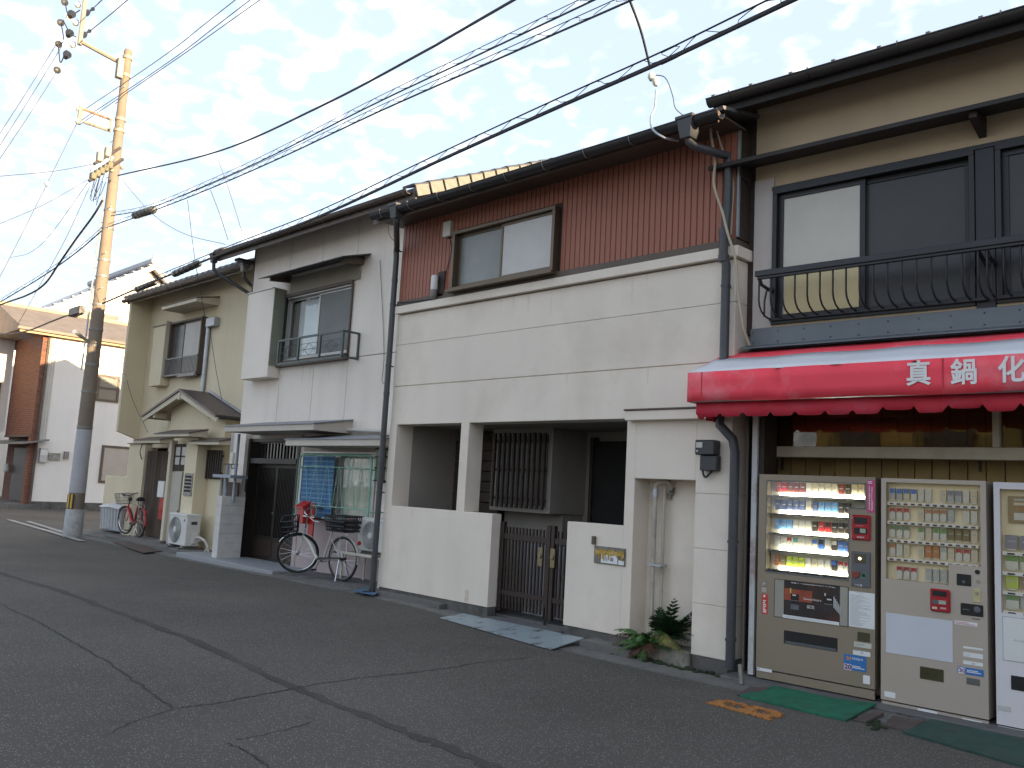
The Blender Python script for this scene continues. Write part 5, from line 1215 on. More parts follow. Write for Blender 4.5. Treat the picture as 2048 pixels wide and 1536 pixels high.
    def basket(c, lx, ly, lz, taper, m, nu, name, wire, M, solid=False):
        bb = MB(); top = [(c[0]-lx/2, -ly/2), (c[0]+lx/2, -ly/2), (c[0]+lx/2, ly/2), (c[0]-lx/2, ly/2)]; bot = [(c[0]+(x-c[0])*taper, y*taper) for x, y in top]
        for k in range(4):
            a, b_ = top[k], top[(k+1) % 4]; a2, b2 = bot[k], bot[(k+1) % 4]
            bb.tube([(a[0], a[1], c[2]+lz), (b_[0], b_[1], c[2]+lz)], wire*1.6, 5); bb.tube([(a2[0], a2[1], c[2]), (b2[0], b2[1], c[2])], wire*1.3, 5)
            for j in range(nu+1):
                u = j/nu; bb.tube([(a[0]+(b_[0]-a[0])*u, a[1]+(b_[1]-a[1])*u, c[2]+lz), (a2[0]+(b2[0]-a2[0])*u, a2[1]+(b2[1]-a2[1])*u, c[2])], wire, 4)
            for h in (.3, .62):
                bb.tube([(a2[0]+(a[0]-a2[0])*h, a2[1]+(a[1]-a2[1])*h, c[2]+lz*h), (b2[0]+(b_[0]-b2[0])*h, b2[1]+(b_[1]-b2[1])*h, c[2]+lz*h)], wire*(2.2 if solid else 1), 4)
        for j in range(7):
            u = j/6; bb.tube([(bot[0][0]+(bot[1][0]-bot[0][0])*u, bot[0][1], c[2]), (bot[3][0]+(bot[2][0]-bot[3][0])*u, bot[3][1], c[2])], wire, 4)
        B(bb.xf(M), name, m, sm=False)
    basket((WB/2+.09, 0, .72 if not white else .66), .25, .36, .25, .78, M_black if white else M_clip, 8, 'front_basket', .0035 if not white else .006, SM, white)
    if white:
        basket((-.50, 0, zc_+.02), .48, .36, .22, .86, M_black, 10, 'rear_basket', .0095, Matrix.Identity(4), True)
        B(MB().box(-.60, -.42, -.184, -.178, zc_+.17, zc_+.20), 'basket_tag', mat('basket_tag_print', (.45, .08, .08), .5))
    else:
        B(MB().box(.33, .41, -.03, .03, .80, .88), 'lamp', M_black)
    return t
M_wfr = mat('pearl_white_frame', (.55, .54, .48), .35, metal=.1, var=.05, coat=.3)
M_rfr = mat('red_bicycle_frame', (.40, .015, .02), .35, var=.06, coat=.4)
bicycle('city_bicycle', 'pearl white step-through bicycle with black baskets front and rear by the dark door', (-11.86, 7.72, .115), math.pi+.11, M_wfr, True, .85, 1)
bicycle('city_bicycle', 'red step-through bicycle with wire front basket before the brown curtain', (-20.95, 8.42, .10), math.pi-.08, M_rfr, False, .25, 1)
# ------------------------------------------------------------------ far end of the street: white house with brick corner
XW = -35.5
M_wht = mat('far_white_wall', (.80, .755, .70), .85, var=.04, scale=.8, streak=.08)
M_brick = bpy.data.materials.new('red_brick'); M_brick.use_nodes = True
def _brick():
    t = M_brick.node_tree; b = t.nodes['Principled BSDF']; tcn = t.nodes.new('ShaderNodeTexCoord'); mp = t.nodes.new('ShaderNodeMapping'); mp.inputs['Rotation'].default_value = (R_(90), 0, R_(90))
    sp = t.nodes.new('ShaderNodeSeparateXYZ'); t.links.new(tcn.outputs['Object'], sp.inputs[0]); cb = t.nodes.new('ShaderNodeCombineXYZ')
    ad_ = t.nodes.new('ShaderNodeMath'); ad_.operation = 'ADD'; t.links.new(sp.outputs[0], ad_.inputs[0]); t.links.new(sp.outputs[1], ad_.inputs[1])
    t.links.new(ad_.outputs[0], cb.inputs[0]); t.links.new(sp.outputs[2], cb.inputs[1])
    br = t.nodes.new('ShaderNodeTexBrick'); br.inputs['Scale'].default_value = 1.0; br.inputs['Brick Width'].default_value = .22; br.inputs['Row Height'].default_value = .075; br.inputs['Mortar Size'].default_value = .008
    br.inputs['Color1'].default_value = (.20, .065, .030, 1); br.inputs['Color2'].default_value = (.12, .035, .018, 1); br.inputs['Mortar'].default_value = (.20, .15, .12, 1); br.inputs['Bias'].default_value = -.2
    t.links.new(cb.outputs[0], br.inputs['Vector'])
    t.links.new(br.outputs['Color'], b.inputs['Base Color']); b.inputs['Roughness'].default_value = .85
    bp = t.nodes.new('ShaderNodeBump'); bp.inputs['Distance'].default_value = .01; bp.invert = True; t.links.new(br.outputs['Fac'], bp.inputs['Height']); t.links.new(bp.outputs[0], b.inputs['Normal'])
_brick()
M_fartile = mat('brown_slate_roof', (.20, .165, .14), .8, var=.15, scale=2.5, streak=.2)
h5 = thing('corner_house', 'white house with red brick corner closing the view at the far end of the street', 'house', (XW, 12, 0))
yc = atx((56, 1003), XW).y; ybk = 22.0; zev = 6.62; zpl = atx((120, 1004), XW).z
box('wall', M_wht, h5, XW-.3, XW, yc, ybk, zpl, zev); box('plinth', M_plinth, h5, XW-.3, XW-.01, yc+.002, ybk, 0, zpl-.001)
yo = atx((65, 850), XW).y
box('back_part', M_wht, h5, XW-6, XW-.301, yo+1.0, ybk, 0, zev)
box('brick_corner', M_brick, h5, XW-.3, XW+.012, yo, yc-.002, 0, zev-.02)
xb = at((24, 760), yo).x                          # inner end of the brick return wall (it faces the street)
box('brick_wall', M_brick, h5, xb, XW-.302, yo, yo+.25, 2.75, zev-.02); box('brick_wall', M_brick, h5, xb-1.5, XW-.302, yo+.55, yo+.8, .2, 2.749)
box('porch_lintel', M_flash, h5, xb, XW-.01, yo-.02, yo+.55, 2.68, 2.749)
box('porch_step', M_conc, h5, xb-2, XW+.1, yo-.5, yo+.55, 0, .2, .01)
dA_, dB_ = at((24, 950), yo+.5).x, at((50, 950), yo+.5).x
box('entrance_door', mat('brown_entrance_door', (.035, .022, .018), .5, var=.2), h5, dA_, dB_, yo+.48, yo+.55, .22, 2.30, .005)
cn_ = MB(); cn_.prism([(yo+.5, 2.62), (yo-.35, 2.42), (yo-.35, 2.38), (yo+.5, 2.56)], 'x', xb-2, at((60, 862), yo-.2).x); cn_.build('door_canopy', M_tile, h5)
lp_ = at((13, 935), yo+.35); MB().lathe([(.10, -.16), (.13, -.12), (.10, .12), (.06, .16)], lp_, 10).build('porch_lamp', M_white, h5, smooth=True)
# white wing at the left, standing a little forward of the brick return
ywl = atx((22, 750), xb-.02).y
wg = MB(); wg.prism([(ywl, 2.9), (ywl, atx((30, 655), xb).z), (ywl-2.5, atx((30, 655), xb).z+1.6), (ywl-6, atx((30, 655), xb).z+1.6), (ywl-6, 2.9)], 'x', xb-4, xb-.02); wg.build('wing_wall', M_wht, h5)
v0_, v1_ = atx((42, 662), xb+.3), atx((-20, 616), xb+.3)
rr_ = MB(); rr_.prism([(v0_.y, v0_.z), (v1_.y, v1_.z), (v1_.y, v1_.z+.14), (v0_.y, v0_.z+.14)], 'x', xb-4.2, xb+.35); rr_.build('wing_verge', M_galv, h5)
wn_ = atx((8, 720), xb); box('wing_window', M_frostd, h5, xb-.02, xb+.03, wn_.y-1.5, wn_.y, atx((8, 800), xb).z, atx((8, 716), xb).z)
# main roof
zr5 = atx((120, 627), XW-3.2).z
rf = MB(); rf.prism([(XW+.35, zev-.05), (XW+.35, zev+.07), (XW-3.2, zr5), (XW-6.6, zev+.07), (XW-6.6, zev-.05)], 'y', yo-.9, ybk+.3); rf.build('roof', M_fartile, h5)
box('eave_gutter', M_gutbr, h5, XW+.33, XW+.44, yo-1.0, ybk+.3, zev-.06, zev+.06, .01)
box('fascia', mat('ochre_fascia', (.40, .30, .16), .7, var=.1), h5, XW+.30, XW+.329, yo-.9, ybk+.3, zev-.14, zev+.04)
box('ridge_cap', mat('ochre_ridge', (.42, .33, .18), .7, var=.15), h5, XW-3.35, XW-3.05, yo-.9, ybk+.3, zr5-.08, zr5+.09, .04)
for nme, tl, br in (('window', (197, 748), (236, 806)), ('window', (205, 890), (256, 968))):
    a, b_ = atx(tl, XW+.03), atx(br, XW+.03)
    f = MB(); w_ = .09
    ya, yb_, za, zb_ = a.y, (b_.y if tl[1] < 800 else b_.y+.6), b_.z, a.z
    f.box(XW-.0, XW+.05, ya, ya+w_, za, zb_); f.box(XW, XW+.05, yb_-w_, yb_, za, zb_); f.box(XW, XW+.05, ya+w_, yb_-w_, zb_-w_, zb_); f.box(XW, XW+.05, ya+w_, yb_-w_, za, za+w_)
    if tl[1] < 800: f.box(XW, XW+.05, ya+w_, yb_-w_, (za+zb_)/2-.04, (za+zb_)/2+.04)
    wf_ = f.build(nme, M_flash, h5); box('pane', M_frost if tl[1] > 800 else M_frostd, wf_, XW+.005, XW+.02, ya+w_, yb_-w_, za+w_, zb_-w_)
p_ = atx((87, 905), XW+.1)
box('meter_box', M_galv, h5, XW, XW+.16, atx((80, 905), XW+.1).y, atx((95, 905), XW+.1).y, atx((87, 925), XW+.1).z, atx((87, 896), XW+.1).z, .01); box('meter_dial', M_white, h5, XW+.161, XW+.17, p_.y-.12, p_.y+.12, p_.z-.1, p_.z+.1)
box('wall_sign', M_np, h5, XW, XW+.05, atx((97, 910), XW).y, atx((120, 910), XW).y, atx((108, 921), XW).z, atx((108, 906), XW).z)
box('post_box', M_clip, h5, XW, XW+.12, atx((127, 910), XW).y, atx((136, 910), XW).y, atx((131, 918), XW).z, atx((131, 903), XW).z)
for k in range(3): MB().tube([(XW+.04, yc+.14+.09*k, zev-.1), (XW+.04, yc+.14+.09*k, 2.6)], .022, 5).build('wall_conduit', M_bstone, h5)
MB().tube([(XW+.05, yc+.04, zev), (XW+.05, yc+.04, .2)], .05, 6).build('downpipe', M_flash, h5)

# bigger tiled house behind
XB = -49.0
h6 = thing('tall_gable_house', 'taller bright white house with grey tiled gable roof rising behind the utility pole', 'house', (XB, 18, 0))
ap = atx((301, 531), XB); lf_ = atx((70, 626), XB); rt_ = atx((350, 585), XB)
sll = (ap.z-lf_.z)/(ap.y-lf_.y); srr = (ap.z-rt_.z)/(rt_.y-ap.y)
yLw = ap.y-7.6; yRw = ap.y+6.5
M_bigtile = mat('pale_grey_tile', (.42, .41, .41), .6, var=.12)
M_bigw = mat('bright_white_wall', (.74, .71, .66), .85, var=.03)
g = MB(); g.prism([(yLw, 0), (yLw, ap.z-.35-sll*7.6), (ap.y, ap.z-.35), (yRw, ap.z-.35-srr*6.5), (yRw, 0)], 'x', XB-9, XB); g.build('wall', M_bigw, h6)
for s_, sl_, ln in ((-1, sll, 8.2), (1, srr, 7.0)):
    r_ = MB(); r_.prism([(ap.y, ap.z), (ap.y+s_*ln, ap.z-sl_*ln), (ap.y+s_*ln, ap.z-sl_*ln-.16), (ap.y, ap.z-.16)], 'x', XB-9.3, XB+.75); r_.build('roof', M_bigtile, h6)
    v_ = MB(); v_.prism([(ap.y, ap.z-.17), (ap.y+s_*ln, ap.z-sl_*ln-.17), (ap.y+s_*ln, ap.z-sl_*ln-.33), (ap.y, ap.z-.33)], 'x', XB+.66, XB+.72); v_.build('barge_board', M_bigtile, h6)
    for k in range(int(ln/.42)):
        y = ap.y+s_*(k+.5)*.42; z = ap.z-sl_*(k+.5)*.42
        box('roof_tile', M_bigtile, h6, XB+.45, XB+.82, y-.18, y+.18, z-.05, z+.025, .02)
box('ridge_tile', M_bigtile, h6, XB-9.3, XB+.8, ap.y-.25, ap.y+.25, ap.z-.05, ap.z+.30, .08)
MB().lathe([(.16, 0), (.20, .1), (.12, .28), (.05, .42)], (XB+.6, ap.y, ap.z+.2), 10).build('ridge_ornament', M_bigtile, h6)
box('window', M_frostd, h6, XB, XB+.05, ap.y-3.2, ap.y-1.4, ap.z-4.6, ap.z-3.2)

# far white line / kerb of the side road
M_line = mat('worn_white_line', (.32, .31, .29), .8, var=.3, scale=5)
for a, b_ in (((18, 1040), (165, 1083)), ((55, 1043), (130, 1066)), ((160, 1062), (205, 1072))):
    p, q_ = gr(a, .02), gr(b_, .03); t_ = (q_-p).normalized(); n_ = Vector((-t_.y, t_.x, 0))*.07
    MB().quad(p-n_+Vector((0, 0, .012)), q_-n_+Vector((0, 0, .012)), q_+n_+Vector((0, 0, .012)), p+n_+Vector((0, 0, .012))).build('road_line', M_line, road)

# ------------------------------------------------------------------ utility pole
PX, PY = -21.68, 7.36
pz = GZ(PX)
M_pole = mat('pole_concrete', (.205, .165, .125), .85, var=.12, scale=2.5, bump=.002, bscale=120, streak=.15)
M_sleeve = mat('grey_pole_sleeve', (.40, .40, .41), .7, var=.08, scale=4, streak=.15)
M_polebase = mat('pole_base_paint', (.38, .38, .37), .85, var=.2, scale=5, dirt=(.18, .17, .15), dirt_amt=.7, dirt_scale=4)
up = thing('utility_pole', 'tall tapering concrete utility pole with insulators, crossarms and yellow black tape at its foot', 'utility pole', (PX, PY, pz))
def prad(z): return .185-.0075*z
ztop = 12.0
MB().lathe([(prad(0), 0), (prad(ztop), ztop-.05), (prad(ztop)-.02, ztop)], (PX, PY, pz), 24).build('pole_shaft', M_pole, up, smooth=True)
MB().lathe([(prad(1.0)+.004, 1.02), (prad(2.5)+.004, 2.5)], (PX, PY, pz), 24).build('pole_sleeve', M_sleeve, up, smooth=True)
MB().lathe([(prad(0)+.025, -.05), (prad(.6)+.02, .62), (prad(.6)+.004, .64)], (PX, PY, pz), 24).build('pole_foot', M_polebase, up, smooth=True)
M_yt = mat('yellow_reflective_tape', (.60, .38, .02), .4, var=.1); M_bt = M_black
tz0, tz1 = .66, .98
for k in range(7):
    a0_ = -2.1+k*.22; 
    seg = MB()
    for j in range(3):
        a_ = a0_+.22*j/2; r_ = prad(.8)+.022; seg.v += [Vector((PX+r_*math.cos(a_), PY+r_*math.sin(a_), pz+tz0)), Vector((PX+r_*math.cos(a_), PY+r_*math.sin(a_), pz+tz1))]
    seg.f = [(0, 2, 3, 1), (2, 4, 5, 3)]
    seg.build('warning_tape', M_yt if k % 2 else M_bt, up)
def band(z, m=M_clip, h=.05, n='pole_band'): MB().lathe([(prad(z)+.012, z-h/2), (prad(z)+.012, z+h/2)], (PX, PY, pz), 20).build(n, m, up)
for z in (2.55, 3.4, 4.05, 4.5, 4.9, 5.5, 6.2, 6.6, 7.4, 7.85): band(z)
P3 = lambda p, y=PY: at(p, y)
# right side small conduit up the shaft
c1_ = MB(); c1_.tube([(PX-.10, PY-prad(3)-.03, pz+3.9), (PX-.08, PY-prad(8)-.03, pz+8.2)], .022, 6); c1_.build('pole_conduit', M_galv, up, smooth=True)
for p in ((243, 195), (237, 270), (232, 340), (222, 430), (214, 520), (207, 590), (190, 700)):
    q_ = P3(p); 
    for s_ in (-1, 1): MB().tube([(PX+s_*prad(q_.z)*.8, PY-.08, q_.z+.15*s_), (PX+s_*(prad(q_.z)+.17), PY-.08, q_.z+.15*s_)], .009, 5).build('step_bolt', M_galv, up)
# top bracket arm reaching out over the road
arm0, arm1 = P3((239, 125), PY-.2), P3((160, 82), PY-1.0)
M_iron = mat('weathered_galvanised', (.34, .30, .23), .6, metal=.3, var=.15)
ab = MB(); ab.tube([arm0, arm1], .055, 8); ab.build('top_arm', M_iron, up, smooth=True)
a_, b_ = P3((243, 117), PY-.2), P3((237, 157), PY-.2); ab = MB(); ab.box(a_.x-.10, a_.x+.06, PY-.28, PY-.14, b_.z, a_.z); ab.build('arm_bracket', M_iron, up, bevel=.01)
for p in ((250, 120), (244, 157)):
    z = P3(p).z; MB().lathe([(prad(z)+.02, -.04), (prad(z)+.02, .04)], (PX, PY, z), 18).build('pole_band', M_iron, up)
v0 = P3((160, 82), PY-1.0); vt_ = P3((170, -30), PY-1.0)
MB().tube([v0+Vector((0, 0, -.1)), Vector((v0.x+.02, v0.y, vt_.z))], .055, 8).build('upright_arm', M_iron, up, smooth=True)
M_porc = mat('ivory_porcelain', (.62, .60, .54), .3, var=.05, coat=.4)
def insul(p, d, n=4, r=.07, m=None, name='insulator'):
    d = Vector(d).normalized(); mb = MB(); pts = []; rs = []
    for k in range(n):
        for f_, rr2 in ((0, .35), (.3, 1), (.6, .9), (.95, .35)): pts.append(Vector(p)+d*(k+f_)*.085); rs.append(r*rr2)
    mb.tube(pts, rs, 9); return mb.build(name, m or M_porc, up, smooth=True)
for (p, q_) in (((157, 8), (146, 24)), ((153, 44), (142, 62)), ((147, 88), (137, 105))):
    A_, B_ = P3(p, PY-1.0), P3(q_, PY-1.6); insul(A_, B_-A_, 5)
    bl_ = MB(); C_ = P3((q_[0]-6, q_[1]+10), PY-1.7); bl_.tube([B_, B_+(C_-B_)*.4, C_], [.03, .095, .05], 9); bl_.build('insulator_cover', M_black, up)
for p, q_ in (((165, 30), (186, 18)), ((160, 74), (179, 62))):
    A_, B_ = P3(p, PY-1.0), P3(q_, PY-.6); bl_ = MB(); bl_.tube([A_, A_+(B_-A_)*.35, A_+(B_-A_)*.6, A_+(B_-A_)*.75, B_], [.035, .085, .045, .02, .05], 9); bl_.build('insulator_cover', M_black, up)
for p in ((139, 33), (134, 84), (130, 4), (122, 45), (118, 88), (115, 140)):
    A_ = P3(p, PY-1.3); insul(A_, (-1, 0, .15), 1, .09, M_porc if p[0] > 131 else M_black, 'insulator' if p[0] > 131 else 'insulator_cover')
# loops between them
for pts_ in (((130, 4), (136, 28), (150, 26), (160, 20)), ((126, 40), (140, 66), (152, 74)), ((117, 95), (121, 125), (133, 100)), ((122, 45), (127, 80), (118, 90))):
    MB().tube(catmull([P3(p, PY-1.35) for p in pts_], 6), .014, 5).build('jumper_wire', M_wire, up, smooth=True)
# second arm with bracket
M_rustarm = mat('rusty_arm', (.36, .20, .13), .7, var=.25, scale=10)
for a, b_, r_ in (((224, 240), (166, 218), .035), ((222, 262), (168, 244), .040)):
    MB().tube([P3(a, PY-.15), P3(b_, PY-.75)], r_, 7).build('side_arm', M_rustarm if r_ < .04 else M_iron, up, smooth=True)
MB().tube(catmull([P3((214, 236), PY-.25), P3((222, 242), PY-.22), P3((222, 258), PY-.2)], 5), .03, 6).build('arm_brace', M_iron, up, smooth=True)
a, b_ = P3((162, 212), PY-.8), P3((161, 246), PY-.8); MB().tube([a, Vector((a.x, a.y, b_.z))], .05, 7).build('arm_post', M_iron, up)
insul(P3((158, 217), PY-.85), (-.3, -1, 0), 1, .07); insul(P3((158, 243), PY-.85), (-.3, -1, 0), 1, .08)
for p in ((240, 240), (238, 262)):
    z = P3(p).z; MB().lathe([(prad(z)+.02, -.035), (prad(z)+.02, .035)], (PX, PY, z), 18).build('pole_band', M_iron, up)
# two steel crossarms with boxes
M_cross = mat('dark_crossarm', (.06, .05, .045), .7, var=.3)
for a, b_, nb_ in (((240, 296), (188, 328), 2), ((246, 318), (178, 362), 5)):
    A_, B_ = P3(a, PY-.2), P3(b_, PY-.95); MB().tube([A_, B_], .04, 4).build('crossarm', M_cross, up)
    for k in range(nb_):
        q_ = A_+(B_-A_)*(.35+.6*(k+.5)/nb_); s_ = .10 if nb_ == 2 else .065
        box('switch_box', M_iron if nb_ == 2 else mat('olive_fuse_box', (.11, .10, .06), .6, var=.15), up, q_.x-.075, q_.x+.075, q_.y-.065, q_.y+.065, q_.z-.03, q_.z+s_*2.1, .02)
for k in range(9):
    q_ = P3((232+rnd.uniform(-14, 20), 326+rnd.uniform(-12, 16)), PY-.2); insul(q_, (rnd.uniform(-.6, .8), -.6, rnd.uniform(-.2, .4)), 1, .05, M_porc if k % 2 else M_iron, 'small_insulator')
tg_ = MB()
for k in range(9):
    a = P3((190+rnd.uniform(-12, 40), 350+rnd.uniform(-20, 15)), PY-.6); b_ = P3((186+rnd.uniform(-4, 8), 402+rnd.uniform(-6, 10)), PY-.5); m_ = (a+b_)/2+Vector((rnd.uniform(-.25, .25), 0, -.1)); tg_.tube(catmull([a, m_, b_], 6), .008, 4)
tg_.build('service_wires', M_thin, up)
# fibre closure strapped to the pole
box('closure_box', M_black, up, at((154, 624), PY-.15).x, at((174, 624), PY-.15).x, PY-.35, PY-.20, at((160, 632), PY-.2).z, at((160, 616), PY-.2).z, .02)
lamp_ = MB(); lamp_.tube([P3((176, 683), PY-.2), P3((149, 663), PY-.7)], [.03, .055], 6); lamp_.build('street_lamp_arm', M_galv, up, smooth=True)

# ------------------------------------------------------------------ overhead cables
def wire(name, label, pix, r, m=None, wraps=0, cat='cable', ext=True, group='overhead cables'):
    P = [at((p[0], p[1]), p[2]) for p in pix]
    if ext: P.append(P[-1]+(P[-1]-P[-2]).normalized()*14)
    pts = catmull(P, 8); mb = MB(); mb.tube(pts, r, 5)
    o = mb.build(name, m or M_wire, None, smooth=True); tag(o, label, cat, group)
    if wraps:                                     # the thin messenger strand and its lashing loops
        w_ = MB(); up_ = Vector((0, 0, wraps)); n_pts = catmull(P, 60); acc = 0; zig = []; last = None; i = 0
        L_ = [0]
        for a, b_ in zip(n_pts, n_pts[1:]): L_.append(L_[-1]+(b_-a).length)
        w_.tube([p+up_ for p in pts], r*.35+.002, 4)
        o1 = w_.build('messenger_strand', m or M_wire, o)
        lp = MB(); stepL = .62; tot = L_[-1]; k = 0; j = 0; ring = []
        for s_i in range(int(tot/.07)):
            s_ = s_i*.07
            while j < len(L_)-2 and L_[j+1] < s_: j += 1
            p = n_pts[j]; ph = (s_ % stepL)/stepL; h_ = math.sin(math.pi*min(1, ph*1.3)) if ph < .77 else 0
            ring.append(p+Vector((0, .02*math.sin(6.28*ph), wraps*1.05*h_+r*.3)))
        lp.tube(ring, .0042, 3); lp.build('lashing_loops', m or M_wire, o)
    return o
# y falls as the cables come towards the camera side of the road
wire('telephone_cable', 'thick dark twisted cable leaving the pole highest on the right, crossing the sky', [(236, 351, 7.3), (435, 303, 7.0), (640, 213, 6.7), (850, 102, 6.4), (1034, -4, 6.1)], .017)
wire('telephone_cable', 'upper strand of the laced double cable between pole and picture top', [(222, 432, 7.2), (300, 416, 7.1), (420, 367, 7.0), (540, 313, 6.85), (740, 212, 6.6), (960, 108, 6.3), (1196, -4, 6.0)], .011, None, .08)
wire('telephone_cable', 'lower strand of the laced double cable between pole and picture top', [(214, 455, 7.2), (300, 424, 7.1), (420, 377, 7.0), (560, 316, 6.85), (760, 222, 6.6), (1000, 116, 6.3), (1272, -4, 6.0)], .012, None, .08)
wire('telephone_cable', 'lowest thick laced cable passing just over the gutters of the row houses', [(205, 607, 7.1), (300, 566, 6.95), (395, 527, 6.85), (470, 497, 6.7), (640, 432, 6.5), (870, 325, 6.2), (1100, 221, 5.9), (1340, 116, 5.6), (1592, -4, 5.3)], .021, None, .09)
for k, (pp, lab, rr2) in enumerate(((((270, 431, 7.1), (307, 419, 7.1)), 'ribbed grey cable closure on the laced double cable', .085), (((273, 579, 6.98), (310, 565, 6.95)), 'black cable closure nearest the pole on the lowest cable', .06), (((349, 548, 6.9), (397, 527, 6.85)), 'long black cable closure farther along the lowest cable', .065))):
    a, b_ = at(pp[0][:2], pp[0][2]), at(pp[1][:2], pp[1][2]); d = b_-a
    tc_ = MB(); tc_.tube([a-d*.05, a, b_, b_+d*.05], [rr2*.5, rr2, rr2, rr2*.5], 8); o = tc_.build('cable_closure', M_black if k else mat('grey_closure', (.10, .105, .10), .6, var=.15), None, smooth=True); tag(o, lab, 'cable closure')
    for j in range(5):
        c_ = a+d*(j+.5)/5; MB().tube([c_-d*.02, c_+d*.02], rr2*1.07, 8).build('closure_rib', M_black, o)
for k, (a, m_, b_) in enumerate((((162, 224, 7.3), (330, 110, 7.3), (478, -6, 7.3)), ((162, 241, 7.3), (340, 122, 7.3), (508, -6, 7.3)), ((163, 247, 7.35), (350, 120, 7.35), (528, -6, 7.35)))):
    wire('power_line', ('topmost of three thin power lines running behind the pole to the right', 'middle one of three thin power lines running behind the pole to the right', 'lowest of three thin power lines running behind the pole to the right')[(0, 1, 2)[k]], [a, m_, b_], .009, M_thin, group='thin power lines right of the pole')
for k, (a, b_) in enumerate((((113, 88, 6.2), (-6, 276, 4.0)), ((124, 92, 6.2), (-6, 300, 4.0)), ((112, 146, 6.2), (-6, 326, 4.0)))):
    wire('power_line', ('uppermost of three thin lines falling to the left edge from the insulators', 'middle of three thin lines falling to the left edge from the insulators', 'lowest of three thin lines falling to the left edge from the insulators')[k], [a, ((a[0]+b_[0])/2, (a[1]+b_[1])/2+2, 5.1), b_], .009, M_thin, group='thin power lines left of the pole')
wire('power_line', 'thin wire rising to the right from the black insulator beside the pole top', [(186, 17, 6.8), (204, 0, 6.7), (216, -10, 6.6)], .012, M_thin, group=None); wire('power_line', 'thin wire rising beside the upright arm from the second black insulator', [(180, 62, 6.8), (222, 28, 6.6), (262, -6, 6.4)], .012, M_thin, group=None)
for lab, pp, rr2 in (('pair of thin stay wires joined at a white knob left of the pole', ((154, 246, 6.6), (94, 368, 5.6), (20, 515, 4.7), (-20, 590, 4.2)), .008),
    ('thin wire from the crossarm to the left edge, nearly level', ((186, 328, 6.4), (110, 342, 5.0), (-6, 353, 3.8)), .008),
    ('slack wire falling left from the lower crossarm to the picture edge', ((178, 358, 6.4), (90, 408, 5.4), (-6, 450, 4.4)), .008),
    ('thin service wire dropping from the crossarm to the small hook low left', ((175, 366, 6.5), (100, 470, 6.6), (60, 505, 6.7), (22, 515, 6.8)), .007),
    ('thin service wire dropping straight down to the white house roof', ((180, 372, 6.5), (130, 480, 6.5), (80, 570, 6.6), (35, 650, 6.8)), .007)):
    o = wire('service_wire', lab, list(pp), rr2, M_thin, ext=False, group=None)
    if 'knob' in lab: MB().lathe([(.03, -.05), (.06, 0), (.03, .05)], at((94, 368), 5.6), 8).build('wire_knob', M_porc, o, smooth=True)
wire('drop_cable', 'thick black cable sagging from the lower crossarm down to the white house', [(205, 400, 6.9), (186, 432, 6.8), (152, 478, 6.8), (118, 527, 6.8), (90, 567, 6.8), (55, 590, 6.8), (-6, 612, 6.8)], .026)
wire('telephone_cable', 'laced cable running left from the pole towards the white house roof', [(203, 462, 7.1), (150, 507, 7.0), (80, 556, 6.9), (-6, 608, 6.8)], .016, None, .09)
wire('drop_cable', 'black cable looping from the closure box on the pole to the brick corner', [(164, 626, 7.0), (150, 634, 7.1), (138, 630, 7.2), (100, 644, 7.3), (60, 660, 7.4), (20, 668, 7.5), (-6, 667, 7.5)], .022, ext=False)
for k in range(4):
    wire('service_wire', ('topmost faint wire before the white corner house wall', 'second faint wire from the top before the white corner house', 'third faint wire from the top before the white corner house', 'lowest faint wire before the white corner house wall')[k], [(36, 664+3*k, 7.6), (110, 690+7*k, 7.8), (252, 716+17*k, 8.2)], .005, M_thin, ext=False, group='faint wires before the white house')
for lab, pp in (('service wire dropping from the thick cable knob to the white house gutter', ((436, 318, 7.0), (458, 380, 7.3), (486, 470, 7.8))), ('fainter service wire dropping from the laced cable to the white house eave', ((421, 380, 7.0), (440, 430, 7.4), (456, 480, 7.8))), ('long slack wire from the pole sagging to the white house gutter corner', ((246, 362, 7.1), (305, 428, 7.2), (370, 468, 7.5), (452, 489, 7.8))),
                ('service wire dropping to the yellow house drain pipe from the cables above', ((375, 400, 7.0), (390, 520, 7.6), (411, 640, 8.6))), ('thin wire hanging down the yellow house wall to the porch eave', ((420, 660, 8.6), (432, 740, 8.5), (450, 830, 8.2))), ('slanting wire from the sleeve wall to the yellow house side roof', ((238, 690, 8.3), (262, 790, 8.4), (296, 865, 8.5)))):
    wire('service_wire', lab, list(pp), .007, M_thin, ext=False, group=None)
wire('service_wire', 'dark service wire dropping from picture top across the lowest cable to the eave hook', [(1256, -8, 6.0), (1281, 60, 6.3), (1300, 135, 6.6)], .013, M_wire, ext=False, group=None)
wi = tag(MB().tube(catmull([at((1302, 150), 6.7), at((1330, 155), 6.75), at((1345, 190), 6.8), at((1352, 218), 6.85), at((1380, 240), 6.95)], 6), .006, 5).build('loose_wire', M_thin, None, smooth=True), 'tangled thin wire from the white insulators to the right rain hopper', 'wire')
iv = thing('line_insulators', 'pair of white line insulators hanging above the eave hook of the cream house', 'insulator', at((1307, 158), 6.7))
for p in ((1303, 154), (1312, 164)): MB().lathe([(.02, -.04), (.04, -.01), (.04, .02), (.02, .05)], at(p, 6.7), 9).build('insulator', M_porc, iv, smooth=True)
